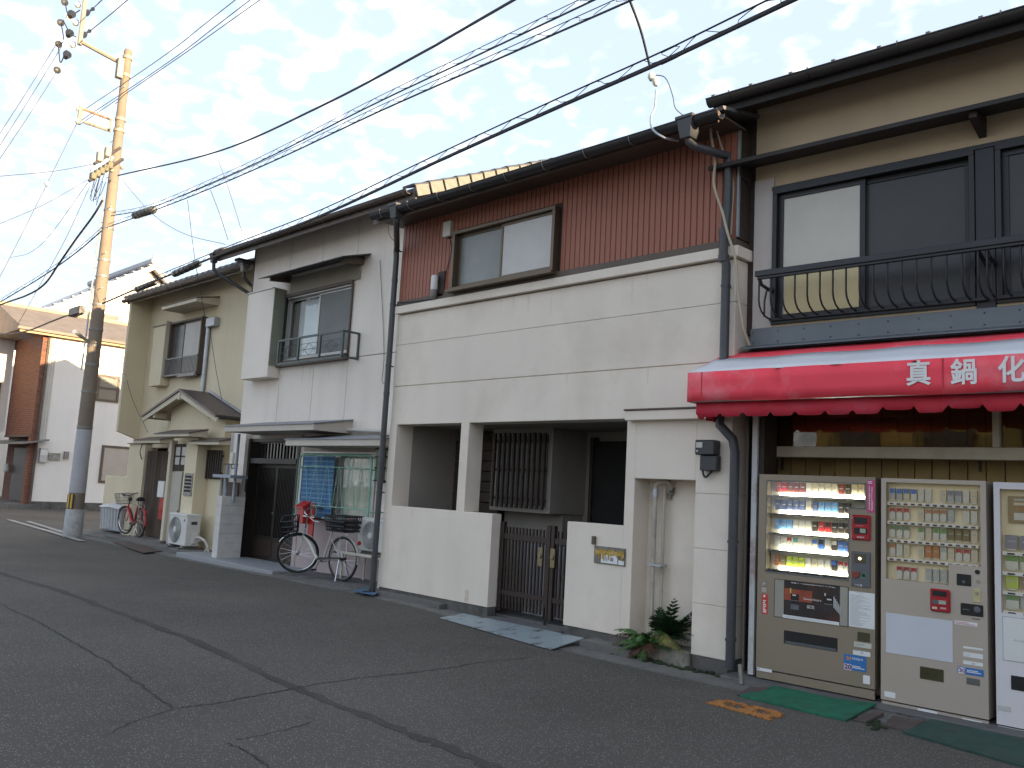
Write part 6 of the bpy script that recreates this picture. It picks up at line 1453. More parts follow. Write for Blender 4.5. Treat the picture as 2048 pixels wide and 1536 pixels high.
# loose pale hoses by the shop corner
M_hose = mat('pale_hose', (.42, .36, .26), .6, var=.1)
ho = tag(MB().tube(catmull([at((1433, 224), 7.3), at((1421, 230), 7.28), at((1422, 270), 7.28), at((1430, 320), 7.3), at((1428, 370), 7.3), at((1445, 425), 7.3), at((1455, 465), 7.3), at((1471, 520), 7.32), at((1476, 580), 7.35), at((1486, 650), 7.4), at((1499, 690), 7.5)], 7), .013, 6).build('hanging_hose', M_hose, None, smooth=True), 'long pale hose hanging from the shop eave over the grey downpipe', 'hose')
ho = tag(MB().tube(catmull([at((1432, 232), 7.36), at((1434, 262), 7.36), at((1450, 315), 7.38), at((1466, 365), 7.45), at((1464, 420), 7.45), at((1462, 470), 7.45)], 7), .010, 6).build('hanging_hose', M_hose, None, smooth=True), 'shorter pale hose hanging behind the long one by the downpipe', 'hose')
# ------------------------------------------------------------------ shop house on the right (its own slightly turned frame: s along the front, d into the house)
setframe(H4F)
sL = pl((1507, 500), 0)[0]; sR = 5.6
h4 = thing('shop_house', 'shop with cream upper storey, dark aluminium windows and grey skirt sheet', 'house', (2.5, 0, 0))
M_up = mat('upper_cream_render', (.56, .43, .28), .85, var=.06, scale=1.5, bump=.002, bscale=180, streak=.12)
M_upp = mat('upper_plaster_pale', (.52, .46, .42), .85, var=.05, scale=2, bump=.002, bscale=180)
M_slate = mat('grey_skirt_sheet', (.135, .15, .165), .45, metal=.2, var=.08, scale=3, streak=.12)
wA = (pl((1546, 500), 0)[0], pl((1951, 450), 0)[0]); wz0, wz1 = 3.37, 4.74
wB0 = pl((1992, 400), 0)[0]; wB1 = wB0+1.75
zs1 = 3.345
zt4 = 5.66
def b4(name, m, s0, s1, d0, d1, z0, z1, bev=0.0, par=None): return box(name, m, par or h4, s0, s1, d0, d1, z0, z1, bev)
b4('wall', M_upp, sL, wA[0], 0, .2, zs1, pl((1509, 363), 0)[1], .003)
zA = pl((1509, 363), 0)[1]
b4('wall', M_up, sL, wA[0], .02, .2, zA+.001, zt4)
b4('wall', M_up, wA[0], sR, .02, .2, wz1+.002, zt4); b4('wall', M_upp, wB1, sR, 0, .2, zs1, wz1+.001); b4('wall', M_up, wA[0], wB1, .0, .2, zs1, wz0)
b4('left_end_wall', M_dkwood, sL+.002, sL+.03, .201, 6, 0, zt4); b4('right_end_wall', M_up, sR-.05, sR, .2, 6, 0, zt4); b4('back_wall', M_up, sL, sR, 6, 6.2, 0, zt4+.2)
b4('corner_post', M_dkwood, sL-.14, sL-.004, .03, .2, 3.3, zt4+.0, .004)
# windows
for s0, s1, panes in ((wA[0], wA[1], None), (wB0, wB1, None)):
    b4('room_back', M_dark, s0, s1, .35, .36, wz0, wz1)
M_pale = mat('pale_frosted_pane', (.50, .46, .39), .22, var=.05, scale=2.5, bump=.0012, bscale=160, spec=.6)
M_screen4 = mat('dark_screen_pane', (.030, .028, .026), .35, var=.2, scale=2, bump=.0004, bscale=400)
M_dkf = mat('black_aluminium', (.022, .021, .022), .4, metal=.3, var=.1)
def slider4(s0, s1, z0, z1, pa, pb, muntin=True, split=.475):
    slider(h4, s0, s1, z0, z1, .0, M_dkf, (pa, pb), .045, .12, split, False, .05, True)
    if muntin:
        zq = z0+(z1-z0)*.40; b4('muntin', M_dkf, s0+(s1-s0)*split+.03, s1-.05, .045, .06, zq-.02, zq+.02)
slider4(wA[0], wA[1], wz0, wz1, M_pale, M_screen4)
slider4(wB0, wB1, wz0, wz1, M_screen4, M_screen4, False, .6); b4('muntin', M_dkf, wB0+.1, wB0+1.0, .01, .035, wz0+.48, wz0+.52)
b4('shutter_panel', M_dkf, wA[1]+.005, wB0-.005, -.02, .1, wz0-.05, wz1+.02, .004)
for z in (wz1,): b4('window_head', M_dkf, wA[0]-.01, wB1+.01, -.03, .0, wz1-.005, wz1+.035, .003)
# yellow reflection painted as a thin board over the pale pane's lower half
b4('pane_reflection', mat('painted_yellow_reflection', (.56, .46, .25), .7, var=.08), wA[0]+.12, wA[0]+(wA[1]-wA[0])*.46, .012, .018, wz0+.10, wz0+.52)
# black eave ledge between the storeys of the front
eA = pl((1450, 322), -.36); eB = pl((2048, 186), -.36)
zl4 = (eA[1]+eB[1])/2
M_eave = mat('black_stained_board', (.022, .018, .016), .7, var=.25, scale=6)
lg = MB(); lg.prism([(0.02, zl4+.06), (-.36, zl4-.005), (-.36, zl4-.045), (0.02, zl4+.03)], 'x', sL-.34, sR); lg.build('eave_ledge', M_eave, h4)
for p in ((1955, 240),):
    q_ = pl(p, -.15)[0]
    for k in range(3):
        c = MB(); c.prism([(.02, zl4+.02), (-.30, zl4-.04), (-.30, zl4-.09), (.02, zl4-.16)], 'x', q_-.03+1.9*k, q_+.03+1.9*k); c.build('ledge_bracket', M_dkwood, h4)
c = MB(); c.prism([(.02, zl4+.02), (-.2, zl4-.03), (-.2, zl4-.10), (.02, zl4-.18)], 'x', sL-.12, sL-.04); c.build('ledge_bracket', M_dkwood, h4)
# main eave
dG = -.48
gA = pl((1420, 213), dG); gB = pl((2048, 34), dG); zg4 = (gA[1]+gB[1])/2
sG = gA[0]
rf = MB(); rf.prism([(dG+.06, zg4+.05), (dG+.04, zg4+.085), (6.3, zg4+1.9), (6.3, zg4+1.8)], 'x', sG-.05, sR+.3); rf.build('roof', mat('blue_grey_metal_roof', (.08, .09, .11), .5, metal=.4, var=.12), h4)
xx = sG
while xx < sR:
    rb_ = MB(); rb_.prism([(dG+.02, zg4+.07), (dG+.02, zg4+.13), (6.3, zg4+1.95), (6.3, zg4+1.85)], 'x', xx, xx+.035); rb_.build('roof_seam', M_slate, h4); xx += .41
gutter(sG, sR+.2, dG-.02, zg4+.045, .068, M_gutbr if False else mat('dark_brown_gutter', (.038, .030, .025), .5, var=.2), h4, .8, zg4+.045, M_gutter)
b4('fascia', M_eave, sG+.02, sR+.2, dG+.03, dG+.06, zg4-.09, zg4+.05)
M_sof4 = mat('brown_soffit', (.12, .085, .055), .95, spec=.1, var=.15)
sf = MB(); sf.prism([(dG+.06, zg4-.02), (dG+.06, zg4-.0), (.1, zg4+.13), (.1, zg4+.11)], 'x', sL-.2, sR+.2); sf.build('soffit', M_sof4, h4)
# skirt sheet with screws
b4('skirt_sheet', M_slate, sL, sR, -.03, .1, 3.13, zs1-.002, .003)
for i in range(22):
    s_ = sL+.03+i*.26
    for z in (3.20, 3.30): MB().lathe([(.007, -.004), (.005, -.009)], (s_, -.031, z), 6, 'y').build('screw', M_gutter, h4)
fl = MB(); fl.prism([(-.031, 3.175), (-.17, 3.13), (-.17, 3.12), (-.031, 3.16)], 'x', sL-.05, sR); fl.build('awning_flashing', M_slate, h4)
# balcony rail
rl4 = thing('window_guard', 'black iron window guard with bowed bars below the shop upper windows', 'railing', (1.0, -.3, 3.4))
dR = -.30
rA, rB = pl((1513, 540), dR), pl((2048, 485), dR)
zr4 = (rA[1]+rB[1])/2; sr0 = rA[0]
M_iron4 = mat('black_iron_paint', (.020, .019, .021), .45, var=.15)
def b5(name, s0, s1, d0, d1, z0, z1, bev=.003): return box(name, M_iron4, rl4, s0, s1, d0, d1, z0, z1, bev)
b5('top_rail', sr0, sR-.4, dR-.04, dR+.03, zr4-.035, zr4+.02); b5('under_rail', sr0+.02, sR-.42, dR-.025, dR+.015, zr4-.06, zr4-.036)
zb4 = 3.40
sec_end = pl((1957, 600), dR)[0]; sec2 = pl((1975, 600), dR)[0]
for (a, b_) in ((sr0+.03, sec_end), (sec2, sR-.45)):
    n = max(2, int(round((b_-a)/.122)))
    for i in range(n+1):
        s_ = a+(b_-a)*i/n
        if i == 0 or i == n:
            pass
        pts = [(s_, dR, zr4-.05), (s_, dR, zb4+.16)]+[(s_, dR+.20*(1-math.cos(t)), zb4+.16-.14*math.sin(t)) for t in (.4, .8, 1.2, 1.57)]+[(s_, dR+.27, zb4+.02)]
        MB().tube(pts, .0095, 6).build('guard_bar', M_iron4, rl4, smooth=True)
    b5('bottom_rail', a-.01, b_+.01, dR+.24, dR+.275, zb4-.0, zb4+.03)
    MB().tube([(a, -.02, zr4-.12), (a, dR+.05, zr4-.10), (a, dR, zr4-.05)], .018, 6).build('guard_bracket', M_iron4, rl4); MB().tube([(b_, -.02, zr4-.12), (b_, dR, zr4-.06)], .018, 6).build('guard_bracket', M_iron4, rl4)
    MB().tube([(a, -.05, zr4-.08), (a, -.14, zr4-.14), (a, -.18, zr4-.25), (a, -.18, zb4+.02)], .0095, 6).build('guard_bar', M_iron4, rl4)

# ------------------------------------------------------------------ awning
sb_, zb_ = pl((1500, 706), -.05)
lo, hi = -2.0, -.3
for _ in range(50):
    m_ = (lo+hi)/2
    if pl((1376, 746), m_)[0] > sb_: hi = m_
    else: lo = m_
dA = max(-1.35, min(-.8, (lo+hi)/2))
sa0 = pl((1376, 746), dA)[0]; zf1 = pl((1376, 746), dA)[1]; zf0 = pl((1378, 800), dA)[1]; zf1b = pl((2048, 706), dA)[1]; zf0b = pl((2048, 787), dA)[1]
zf1 = (zf1+zf1b)/2; zf0 = (zf0+zf0b)/2
zbk = 3.115; sa1 = 3.6
M_redc = mat('faded_red_canvas', (.84, .060, .088), .7, var=.06, scale=2.5, bump=.0015, bscale=300, dirt=(.78, .25, .27), dirt_amt=.75, dirt_scale=1.6)
M_whc = mat('white_canvas', (.66, .66, .68), .7, var=.04, scale=3, bump=.0015, bscale=300)
aw = thing('shop_awning', 'red and white canvas awning with white lettering and scalloped edge over the vending machines', 'awning', (1.5, dA, zf0))
def aw_sheet(name, m, t0, t1, seed):
    rr3 = random.Random(seed); n = 40; mb = MB()
    for i in range(n+1):
        s_ = sa0+(sa1-sa0)*i/n
        for t in (t0, (t0*2+t1)/3, (t0+2*t1)/3, t1):
            sag = -.012*math.sin(math.pi*t)*(1+.5*math.sin(s_*7.0))
            sl_ = s_ if i else s_+(-.0)
            mb.v.append(Vector((sl_, -.06+(dA+.06)*t, zbk+(zf1-zbk)*t+sag)))
    mb.f = [(4*i+k, 4*i+4+k, 4*i+5+k, 4*i+1+k) for i in range(n) for k in range(3)]
    o = mb.build(name, m, aw, smooth=True); sm_ = o.modifiers.new('thick', 'SOLIDIFY'); sm_.thickness = .004; return o
aw_sheet('canvas_top', M_redc, 0, .30, 1); aw_sheet('canvas_stripe', M_whc, .3001, 1.0, 2)
# front panel with slight buckles
fpm = MB(); n = 70
for i in range(n+1):
    s_ = sa0+(sa1-sa0)*i/n
    u = s_-sa0
    bk = .030*math.exp(-((u-.75)/.10)**2)-.034*math.exp(-((u-.90)/.05)**2)+.022*math.exp(-((u-1.15)/.12)**2)+.004*math.sin(u*21)+.003*math.sin(u*47)
    for t in (0, .33, .66, 1): fpm.v.append(Vector((s_, dA-bk*math.sin(math.pi*(.15+.8*t)), zf1+(zf0-zf1)*t+(.006*math.sin(u*5) if t == 1 else 0))))
fpm.f = [(4*i+k, 4*i+4+k, 4*i+5+k, 4*i+1+k) for i in range(n) for k in range(3)]
o = fpm.build('front_panel', M_redc, aw, smooth=True); sm_ = o.modifiers.new('thick', 'SOLIDIFY'); sm_.thickness = .004
sd_ = MB(); sd_.prism([(dA+.004, zf0), (dA+.004, zf1-.004), (-.06, zbk-.004), (-.06, zf0)], 'x', sa0, sa0+.004); sd_.build('side_panel', M_redc, aw)
# scalloped valance hanging from the inner frame
M_redv = mat('red_valance', (.60, .030, .055), .7, var=.08, scale=4, bump=.001, bscale=200, dirt=(.52, .10, .14), dirt_amt=.5, dirt_scale=3)
dV = dA+.10; zv1 = zf0+.02; zv0 = zf0-.135
vm_ = MB(); n = 180; s_v0 = sa0+.04
for i in range(n+1):
    s_ = s_v0+(sa1-s_v0)*i/n; ph = ((s_-s_v0)/.245) % 1.0
    cut = .030 if (ph < .09 or ph > .91) else (.010*abs(2*ph-1)**3)
    if (s_-s_v0)/.245 > 6 and int((s_-s_v0)/.245) % 2 == 1: cut += .028
    wv_ = .010*math.sin((s_-s_v0)*11)
    for t in (0, .5, 1): vm_.v.append(Vector((s_, dV+wv_*t, zv1+(zv0+cut*t-zv1)*t)))
vm_.f = [(3*i+k, 3*i+3+k, 3*i+4+k, 3*i+1+k) for i in range(n) for k in range(2)]
o = vm_.build('valance', M_redv, aw, smooth=True); sm_ = o.modifiers.new('thick', 'SOLIDIFY'); sm_.thickness = .004
vs_ = MB(); n = 60
for i in range(n+1):
    d_ = dV+(-.1-dV)*i/n; ph = (i/n*4) % 1.0; cut = .035 if (ph < .1 or ph > .9) else 0
    for t in (0, 1): vs_.v.append(Vector((s_v0+.012*math.sin(i*.5)*t, d_, zv1+(zv0+cut-.01-zv1)*t)))
vs_.f = [(2*i, 2*i+2, 2*i+3, 2*i+1) for i in range(n)]
o = vs_.build('valance', M_redv, aw, smooth=True); sm_ = o.modifiers.new('thick', 'SOLIDIFY'); sm_.thickness = .004
for s_ in (sa0+.03, sa0+1.35, sa1-.05):
    MB().tube([(s_, dA+.03, zf0+.01), (s_, -.03, zf0+.02)], .013, 6).build('awning_arm', M_galv, aw); MB().tube([(s_, dA+.03, zf1-.02), (s_, -.03, zbk-.03)], .013, 6).build('awning_arm', M_galv, aw)
MB().tube([(sa0+.03, dA+.03, zf0+.01), (sa1, dA+.03, zf0+.01)], .013, 6).build('awning_bar', M_galv, aw)
for ch, a, b_ in (('真', (1813, 727), (1863, 776)), ('鍋', (1902, 724), (1956, 774)), ('化', (1996, 718), (2052, 770))):
    p, q_ = pl(a, dA), pl(b_, dA); hgt = p[1]-q_[1]; wdt = q_[0]-p[0]
    text('lettering', ch, M_whitepaint, aw, ((p[0]+q_[0])/2, dA-.012, (p[1]+q_[1])/2+hgt*.02), hgt*1.02, bold=hgt*.022, align='CENTER', sx=wdt/hgt*1.0)
M_seamc = mat('canvas_seam_stitching', (.50, .035, .055), .8)
for p_ in (1404, 1886, 2120):
    q_ = pl((p_, 760), dA)[0]; MB().box(q_-.006, q_+.006, dA-.0065, dA-.002, zf0+.005, zf1-.005).build('canvas_seam', M_seamc, aw)
M_tear = mat('torn_dark_hole', (.05, .03, .03), .9)
for p, w_, h_ in (((1590, 737), .06, .012), ((1612, 735), .05, .008), ((1640, 733), .05, .010), ((1672, 729), .07, .007), ((1829, 723), .035, .022)):
    q_ = pl(p, dA-.004); t_ = MB(); w_ *= .7; t_.prism([(q_[0]-w_, q_[1]-.002), (q_[0]-w_*.3, q_[1]-h_*.5), (q_[0]+w_*.5, q_[1]-h_*.3), (q_[0]+w_, q_[1]+.0), (q_[0]+w_*.2, q_[1]+h_*.3)], 'y', dA-.008, dA-.004); t_.build('torn_hole', M_tear, aw)

# ------------------------------------------------------------------ shop front under the awning
DB = .50
M_bd = mat('ochre_wall_board', (.33, .225, .085), .75, var=.12, scale=5, streak=.25)
sbd = sL+.06; pw = .148; k = 0
bsrc4 = None
while sbd < sR-.1:
    b4('wall_board', M_bd, sbd, sbd+pw-.008, DB+random.uniform(0, .004), DB+.03, .05, 3.08, .003); sbd += pw
b4('board_backing', M_dkwood, sL, sR-.06, DB+.031, DB+.1, 0, 3.1)
M_beam = mat('cream_beam_paint', (.40, .35, .25), .7, var=.10, scale=5, streak=.15)
bA, bB = pl((1530, 893), .12), pl((2000, 895), .12); bC = pl((1530, 914), .12)
bt, bb = (bA[1]+bB[1])/2, (bA[1]+bB[1])/2-(bA[1]-bC[1])
b4('beam', M_beam, pl((1527, 900), .12)[0], sR-.1, .10, .22, bb, bt, .004)
pp = pl((1994, 860), .12)[0]; b4('mullion', M_beam, pp-.03, pp+.025, .09, .22, bt+.001, 3.05, .004)
b4('mullion', M_beam, pl((1529, 860), .12)[0]-.02, pl((1529, 860), .12)[0]+.015, .10, .2, bt+.001, 3.05); b4('mullion', M_beam, pp+2.0, pp+2.05, .1, .22, bt+.001, 3.05)
M_tg = glass('transom_glass', (.80, .72, .52), .02, .85, .05)
MB().box(pl((1530, 860), .12)[0], sR-.2, .15, .156, bt+.002, 3.04).build('transom_pane', M_tg, h4)
b4('transom_head', M_beam, sL+.05, sR-.1, .1, .2, 3.042, 3.1)
MB().lathe([(.03, -.045), (.055, 0), (.03, .045)], (pl((1531, 905), .06)[0], .06, pl((1531, 905), .06)[1]), 12).build('round_fitting', M_gutter, h4, smooth=True)
for p in ((1565, 930), (1960, 932)):
    q_ = pl(p, .45); MB().tube([(q_[0], .45, bb+.1), (q_[0], .45, q_[1]-.05)], .012, 5).build('hanger_rod', M_gutter, h4)
# rusty white steel post
M_rpost = mat('rust_streaked_white_paint', (.55, .55, .54), .6, var=.08, streak=.1, dirt=(.20, .085, .04), dirt_amt=.8, dirt_scale=3.5)
q0, q1 = pl((1501, 1390), -.15), pl((1511, 830), -.15)
b4('shutter_post', M_rpost, q0[0]-.01, q0[0]+.045, -.20, -.08, .05, 2.55, .003); b4('shutter_track', M_dkwood, q0[0]+.046, q0[0]+.10, -.17, .1, .04, 2.6); b4('side_reveal', M_dkwood, sL-.005, sL+.0, .0, DB, 0, 3.1)
structure(box('shop_floor_slab', M_slab, None, sL-.05, sR, -.42, 1.2, -.1, .035, .01))
setframe()
structure(box('shop_kerb', M_conc, None, -4.40, 1.5, 7.12, 7.31, -.1, .02, .008))
setframe(H4F)
# ------------------------------------------------------------------ vending machines
DV = -.24
M_vmb = mat('champagne_cabinet', (.285, .235, .170), .4, metal=.25, var=.04, scale=2)
M_vmb2 = mat('silver_beige_cabinet', (.46, .395, .325), .4, metal=.2, var=.04, scale=2)
M_vmw = mat('off_white_cabinet', (.66, .63, .63), .4, var=.03, scale=2)
M_vmdark = mat('machine_recess_black', (.012, .012, .012), .4, var=.1)
M_ledgrey = mat('display_grey_frame', (.16, .16, .16), .4, metal=.3)
M_vred = mat('reader_red', (.36, .012, .018), .35, var=.05, coat=.3)
M_pink = M_pink
M_vpink = mat('pink_sticker', (.55, .07, .20), .6, var=.06); M_vblue = mat('blue_sticker', (.03, .16, .42), .5, var=.05); M_vora = mat('orange_print', (.65, .25, .03), .6)
M_vgrey = mat('coin_panel_grey', (.13, .135, .15), .4, metal=.3, var=.06)
M_lamp = emit('display_lamp', (1.0, .93, .70), 5.0)
M_bright = mat('display_white_back', (.62, .58, .46), .6, var=.03)
M_yback = mat('yellow_cream_display_back', (.84, .73, .50), .6, var=.08, scale=3)  # even yellow cream behind the packs
PALS = {'r': (.42, .03, .04), 'p': (.55, .10, .12), 'd': (.16, .03, .03), 'w': (.62, .60, .54), 'k': (.035, .028, .028), 'n': (.05, .07, .16), 's': (.10, .13, .26), 'l': (.16, .34, .60),
        'c': (.60, .52, .38), 't': (.10, .36, .34), 'b': (.06, .16, .48), 'y': (.45, .55, .06), 'o': (.48, .19, .07), 'g': (.12, .22, .11), 'e': (.42, .43, .42), 'h': (.20, .15, .07), 'v': (.16, .30, .10), 'm': (.30, .22, .12), 'q': (.24, .24, .30)}
PM = {k: mat('pack_print_'+n_, PALS[k], .45, var=.05, scale=20) for k, n_ in dict(r='red', p='rose', d='maroon', w='white', k='black', n='navy', s='slate_blue', l='sky_blue', c='cream', t='teal', b='blue', y='lime', o='orange', g='green', e='grey', h='bronze', v='leaf_green', m='tan', q='lavender').items()}
packmesh = {}
def pack(parent, code, s, d, z, w_=.056, h_=.088, seed=0):
    """code: one letter = plain pack, two letters = lower colour + upper band"""
    o = packmesh.get((code, w_, h_))
    if o is None:
        me = bpy.data.meshes.new('cigarette_pack'); bm = bmesh.new()
        def bx(x0, x1, y0, y1, z0, z1, mi):
            vs = [bm.verts.new(c_) for c_ in ((x0,y0,z0),(x1,y0,z0),(x1,y1,z0),(x0,y1,z0),(x0,y0,z1),(x1,y0,z1),(x1,y1,z1),(x0,y1,z1))]
            for f in ((0,3,2,1),(4,5,6,7),(0,1,5,4),(1,2,6,5),(2,3,7,6),(3,0,4,7)): bm.faces.new([vs[i] for i in f]).material_index = mi
        bx(-w_/2, w_/2, 0, .022, 0, h_, 0)
        if len(code) > 1:
            vs = [bm.verts.new(c_) for c_ in ((-w_/2+.002, -.0012, h_*.55), (0, -.0012, h_*.68 if code[1] in 'rog' else h_*.55), (w_/2-.002, -.0012, h_*.55), (w_/2-.002, -.0012, h_*.96), (-w_/2+.002, -.0012, h_*.96))]; bm.faces.new(vs).material_index = 1
        else:
            vs = [bm.verts.new(c_) for c_ in ((-w_*.32, -.0012, h_*.50), (w_*.32, -.0012, h_*.50), (w_*.32, -.0012, h_*.60), (-w_*.32, -.0012, h_*.60))]; bm.faces.new(vs).material_index = 1
        bx(-w_*.36, w_*.36, -.002, -.0005, -.012, -.002, 2)
        bmesh.ops.recalc_face_normals(bm, faces=bm.faces[:]); bm.to_mesh(me); bm.free()
        me.materials.append(PM[code[0]]); me.materials.append(PM[code[1]] if len(code) > 1 else PM['e' if code not in 'we' else 'c']); me.materials.append(PM['w'])
        o = packmesh[(code, w_, h_)] = me
    ob = bpy.data.objects.new('cigarette_pack', o); col.objects.link(ob); ob.parent = parent
    ob.location = (MW[parent].inverted() @ (FRAME @ Vector((s, d, z)))); MW[ob] = MW[parent]; return ob
def vr(par, name, m, tl, br, th=.006, off=0.0, bev=.002, d=DV):
    r_ = prect(tl, br, d); return box(name, m, par, r_[0], r_[1], d-off-th, d-off+.0005, r_[2], r_[3], bev)
def lines(par, tl, br, n, m, d=DV, off=.007, fill=.75, h=.35):
    r_ = prect(tl, br, d); mb = MB(); rr5 = random.Random(int(tl[0]*7+tl[1]))
    for i in range(n):
        z1 = r_[3]-(r_[3]-r_[2])*(i+.2)/n; z0 = z1-(r_[3]-r_[2])/n*h; x = r_[0]
        xe = r_[0]+(r_[1]-r_[0])*rr5.uniform(fill*.6, 1)
        mb.box(r_[0], xe, d-off-.0006, d-off, z0, z1)
    mb.build('print_lines', m, par)
def cabinet(par, m, s0, s1, z0, z1, zk, win, ext=None, depth=.60, rd=.13, d=DV):
    """cabinet with a display recess; win = (s0,s1,z0,z1); ext = (s1, z0) widening of the top row"""
    a, b_, c, e = win
    f = MB(); f.box(s0, a, d, d+rd, zk, z1); f.box(a, s1, d, d+rd, e, z1); f.box(a, s1, d, d+rd, zk, c)
    if ext: f.box(ext[0], s1, d, d+rd, c, e); f.box(b_, ext[0], d, d+rd, c, ext[1])
    else: f.box(b_, s1, d, d+rd, c, e)
    f.build('door', m, par)
    f = MB(); f.box(s0, s1, d+rd+.002, d+depth, z0+.02, z1); f.build('cabinet', m, par, bevel=.004)
    box('kick_plate', m, par, s0+.003, s1-.003, d+.006, d+.03, z0, zk-.012, .003)
    box('foot_shadow_block', M_vmdark, par, s0+.02, s1-.02, d+.05, d+depth-.05, z0-.0, z0+.019)  # black block put in as the shadow under the machine
def zof(p, d=DV): return pl(p, d)[1]
def sof(p, d=DV): return pl(p, d)[0]

# --- left machine (lit)
v1 = thing('vending_machine', 'champagne coloured cigarette vending machine with lit display and dark advertisement poster', 'vending machine', (sof((1630, 1370)), DV, .03), 'cigarette vending machines')
s0, s1 = (sof((1521, 960))+sof((1509, 1340)))/2, (sof((1752, 960))+sof((1748, 1380)))/2
z1 = (zof((1521, 948))+zof((1752, 955)))/2; z0 = .045; zk = zof((1630, 1357))
W = (sof((1531, 1050)), sof((1696, 1050)), zof((1600, 1152)), zof((1600, 962)))
Wx = (sof((1733, 985)), zof((1715, 1018)))
cabinet(v1, M_vmb, s0, s1, z0, z1, zk, W, Wx)
db_ = DV+.125
box('display_back', M_bright, v1, W[0], Wx[0], db_, db_+.004, W[2], W[3])
for (a, b_, c, e) in ((W[0], W[0]+.012, W[2], W[3]), (W[1]-.0, W[1]+.012, W[2], Wx[1]), (Wx[0]-.012, Wx[0], Wx[1], W[3])): box('display_trim', M_ledgrey, v1, a, b_, DV-.004, DV+.01, c, e, .003)
for (a, b_, c, e) in ((W[0], Wx[0], W[3]-.012, W[3]), (W[0], W[1], W[2], W[2]+.014), (W[1], Wx[0], Wx[1], Wx[1]+.012)): box('display_trim', M_ledgrey, v1, a, b_, DV-.004, DV+.01, c, e, .003)
rows1 = ['p r d d d w w w w w d k c c', 'n n s s s c s l l l k k', 'l l l w w w k r rk k k k', 'w w wr wt w w wb bk w kw b b', 'o h y y y w c w w kb wr wr']
zr_ = [zof((1543, y)) for y in (985.5, 1021.5, 1060.5, 1095, 1134)]
pit = (W[1]-W[0]-.05)/12.05
for k, rw_ in enumerate(rows1):
    zz_ = zr_[k]; cells = rw_.split(); send = Wx[0]-.03 if k == 0 else W[1]-.012
    for i, c in enumerate(cells):
        pack(v1, c, W[0]+.045+pit*(i+.5), db_-.035, zz_+.014+random.uniform(-.002, .002), pit*.80, .092)
    box('display_shelf', M_ledgrey, v1, W[0]+.012, send, DV+.035, db_-.002, zz_-.035, zz_-.020)
    box('display_lamp', M_lamp, v1, W[0]+.10, send-.02, db_-.052, db_-.038, zz_-.018, zz_+.006, .003)
    bt_ = MB()
    for i in range(len(cells)):
        sc = W[0]+.045+pit*(i+.5); bt_.box(sc-pit*.30, sc+pit*.30, DV+.027, DV+.036, zz_-.033, zz_-.022)
    bt_.build('selection_buttons', M_vmdark, v1, bevel=.002)
    box('button_strip', M_vgrey, v1, W[0]+.012, send, DV+.036, DV+.046, zz_-.037, zz_-.0195, .002)
MB().box(W[0]+.012, W[1]-.001, DV+.012, DV+.016, W[2]+.014, W[3]-.012).build('display_glass', M_glass, v1)
MB().box(W[1]+.0, Wx[0]-.012, DV+.012, DV+.016, Wx[1]+.012, W[3]-.012).build('display_glass', M_glass, v1)
vr(v1, 'card_reader', M_vred, (1704, 1029), (1742, 1082), .02, 0, .012)
vr(v1, 'reader_window', M_vmdark, (1710, 1034), (1736.5, 1048.5), .004, .02); vr(v1, 'reader_window', M_vmdark, (1710, 1055), (1736.5, 1069), .004, .02); vr(v1, 'reader_screen', mat('lcd_green', (.35, .38, .28), .4), (1722, 1057), (1733.5, 1066.5), .003, .0245)
text('lettering', 'taspo', M_whitepaint, v1, (sof((1715.5, 1073.5)), DV-.0215, zof((1716, 1073.5))), .026, sx=1.1); lines(v1, (1713, 1050.5), (1736, 1053), 1, M_whitepaint, off=.0212)
vr(v1, 'price_sticker', M_vpink, (1734.5, 959.5), (1749.5, 1026), .002); lines(v1, (1736, 962), (1748, 968), 2, M_paper, off=.0025, h=.6)
tx = prect((1737, 970), (1747, 1022), DV)
for k, ch in enumerate('新価格表示中'): text('lettering', ch, M_paper, v1, ((tx[0]+tx[1])/2, DV-.003, tx[3]-(tx[3]-tx[2])*(k+.5)/6), .032, align='CENTER') if False else None
lines(v1, (1738, 972), (1741, 1020), 14, M_paper, off=.0025, h=.6); lines(v1, (1743, 974), (1746, 1022), 12, M_paper, off=.0025, h=.6)
vr(v1, 'coin_panel', M_vgrey, (1703.5, 1102), (1741, 1176), .012, 0, .004)
vr(v1, 'bill_window', mat('bronze_lens', (.10, .08, .04), .25), (1710, 1107), (1732.5, 1127), .004, .012); MB().lathe([(.012, -.002), (.009, -.006)], (sof((1721, 1117)), DV-.015, zof((1721, 1117))), 8, 'y').build('bill_light', emit('bill_light', (.9, .95, .8), 1.0), v1)
tr_ = MB(); q = [pl(p, DV) for p in ((1704.5, 1144), (1720, 1142), (1721, 1151), (1712, 1157.5), (1705, 1152))]; tr_.prism(q[::-1], 'y', DV-.022, DV-.012); tr_.build('coin_lever', mat('rust_red_lever', (.22, .05, .03), .4), v1, bevel=.002)
MB().tube([(sof((1728.3, 1151))+.020*math.cos(a), DV-.014, zof((1728.3, 1151))+.020*math.sin(a)) for a in [k*6.2832/16 for k in range(17)]], .004, 5).build('coin_ring', mat('green_ring', (.10, .30, .12), .4), v1); MB().lathe([(.016, -.002), (.012, -.008)], (sof((1728.3, 1151)), DV-.012, zof((1728.3, 1151))), 12, 'y').build('return_button', M_black, v1)
text('lettering', 'つり銭', M_whitepaint, v1, (sof((1710, 1170)), DV-.0125, zof((1712, 1170))), .022)
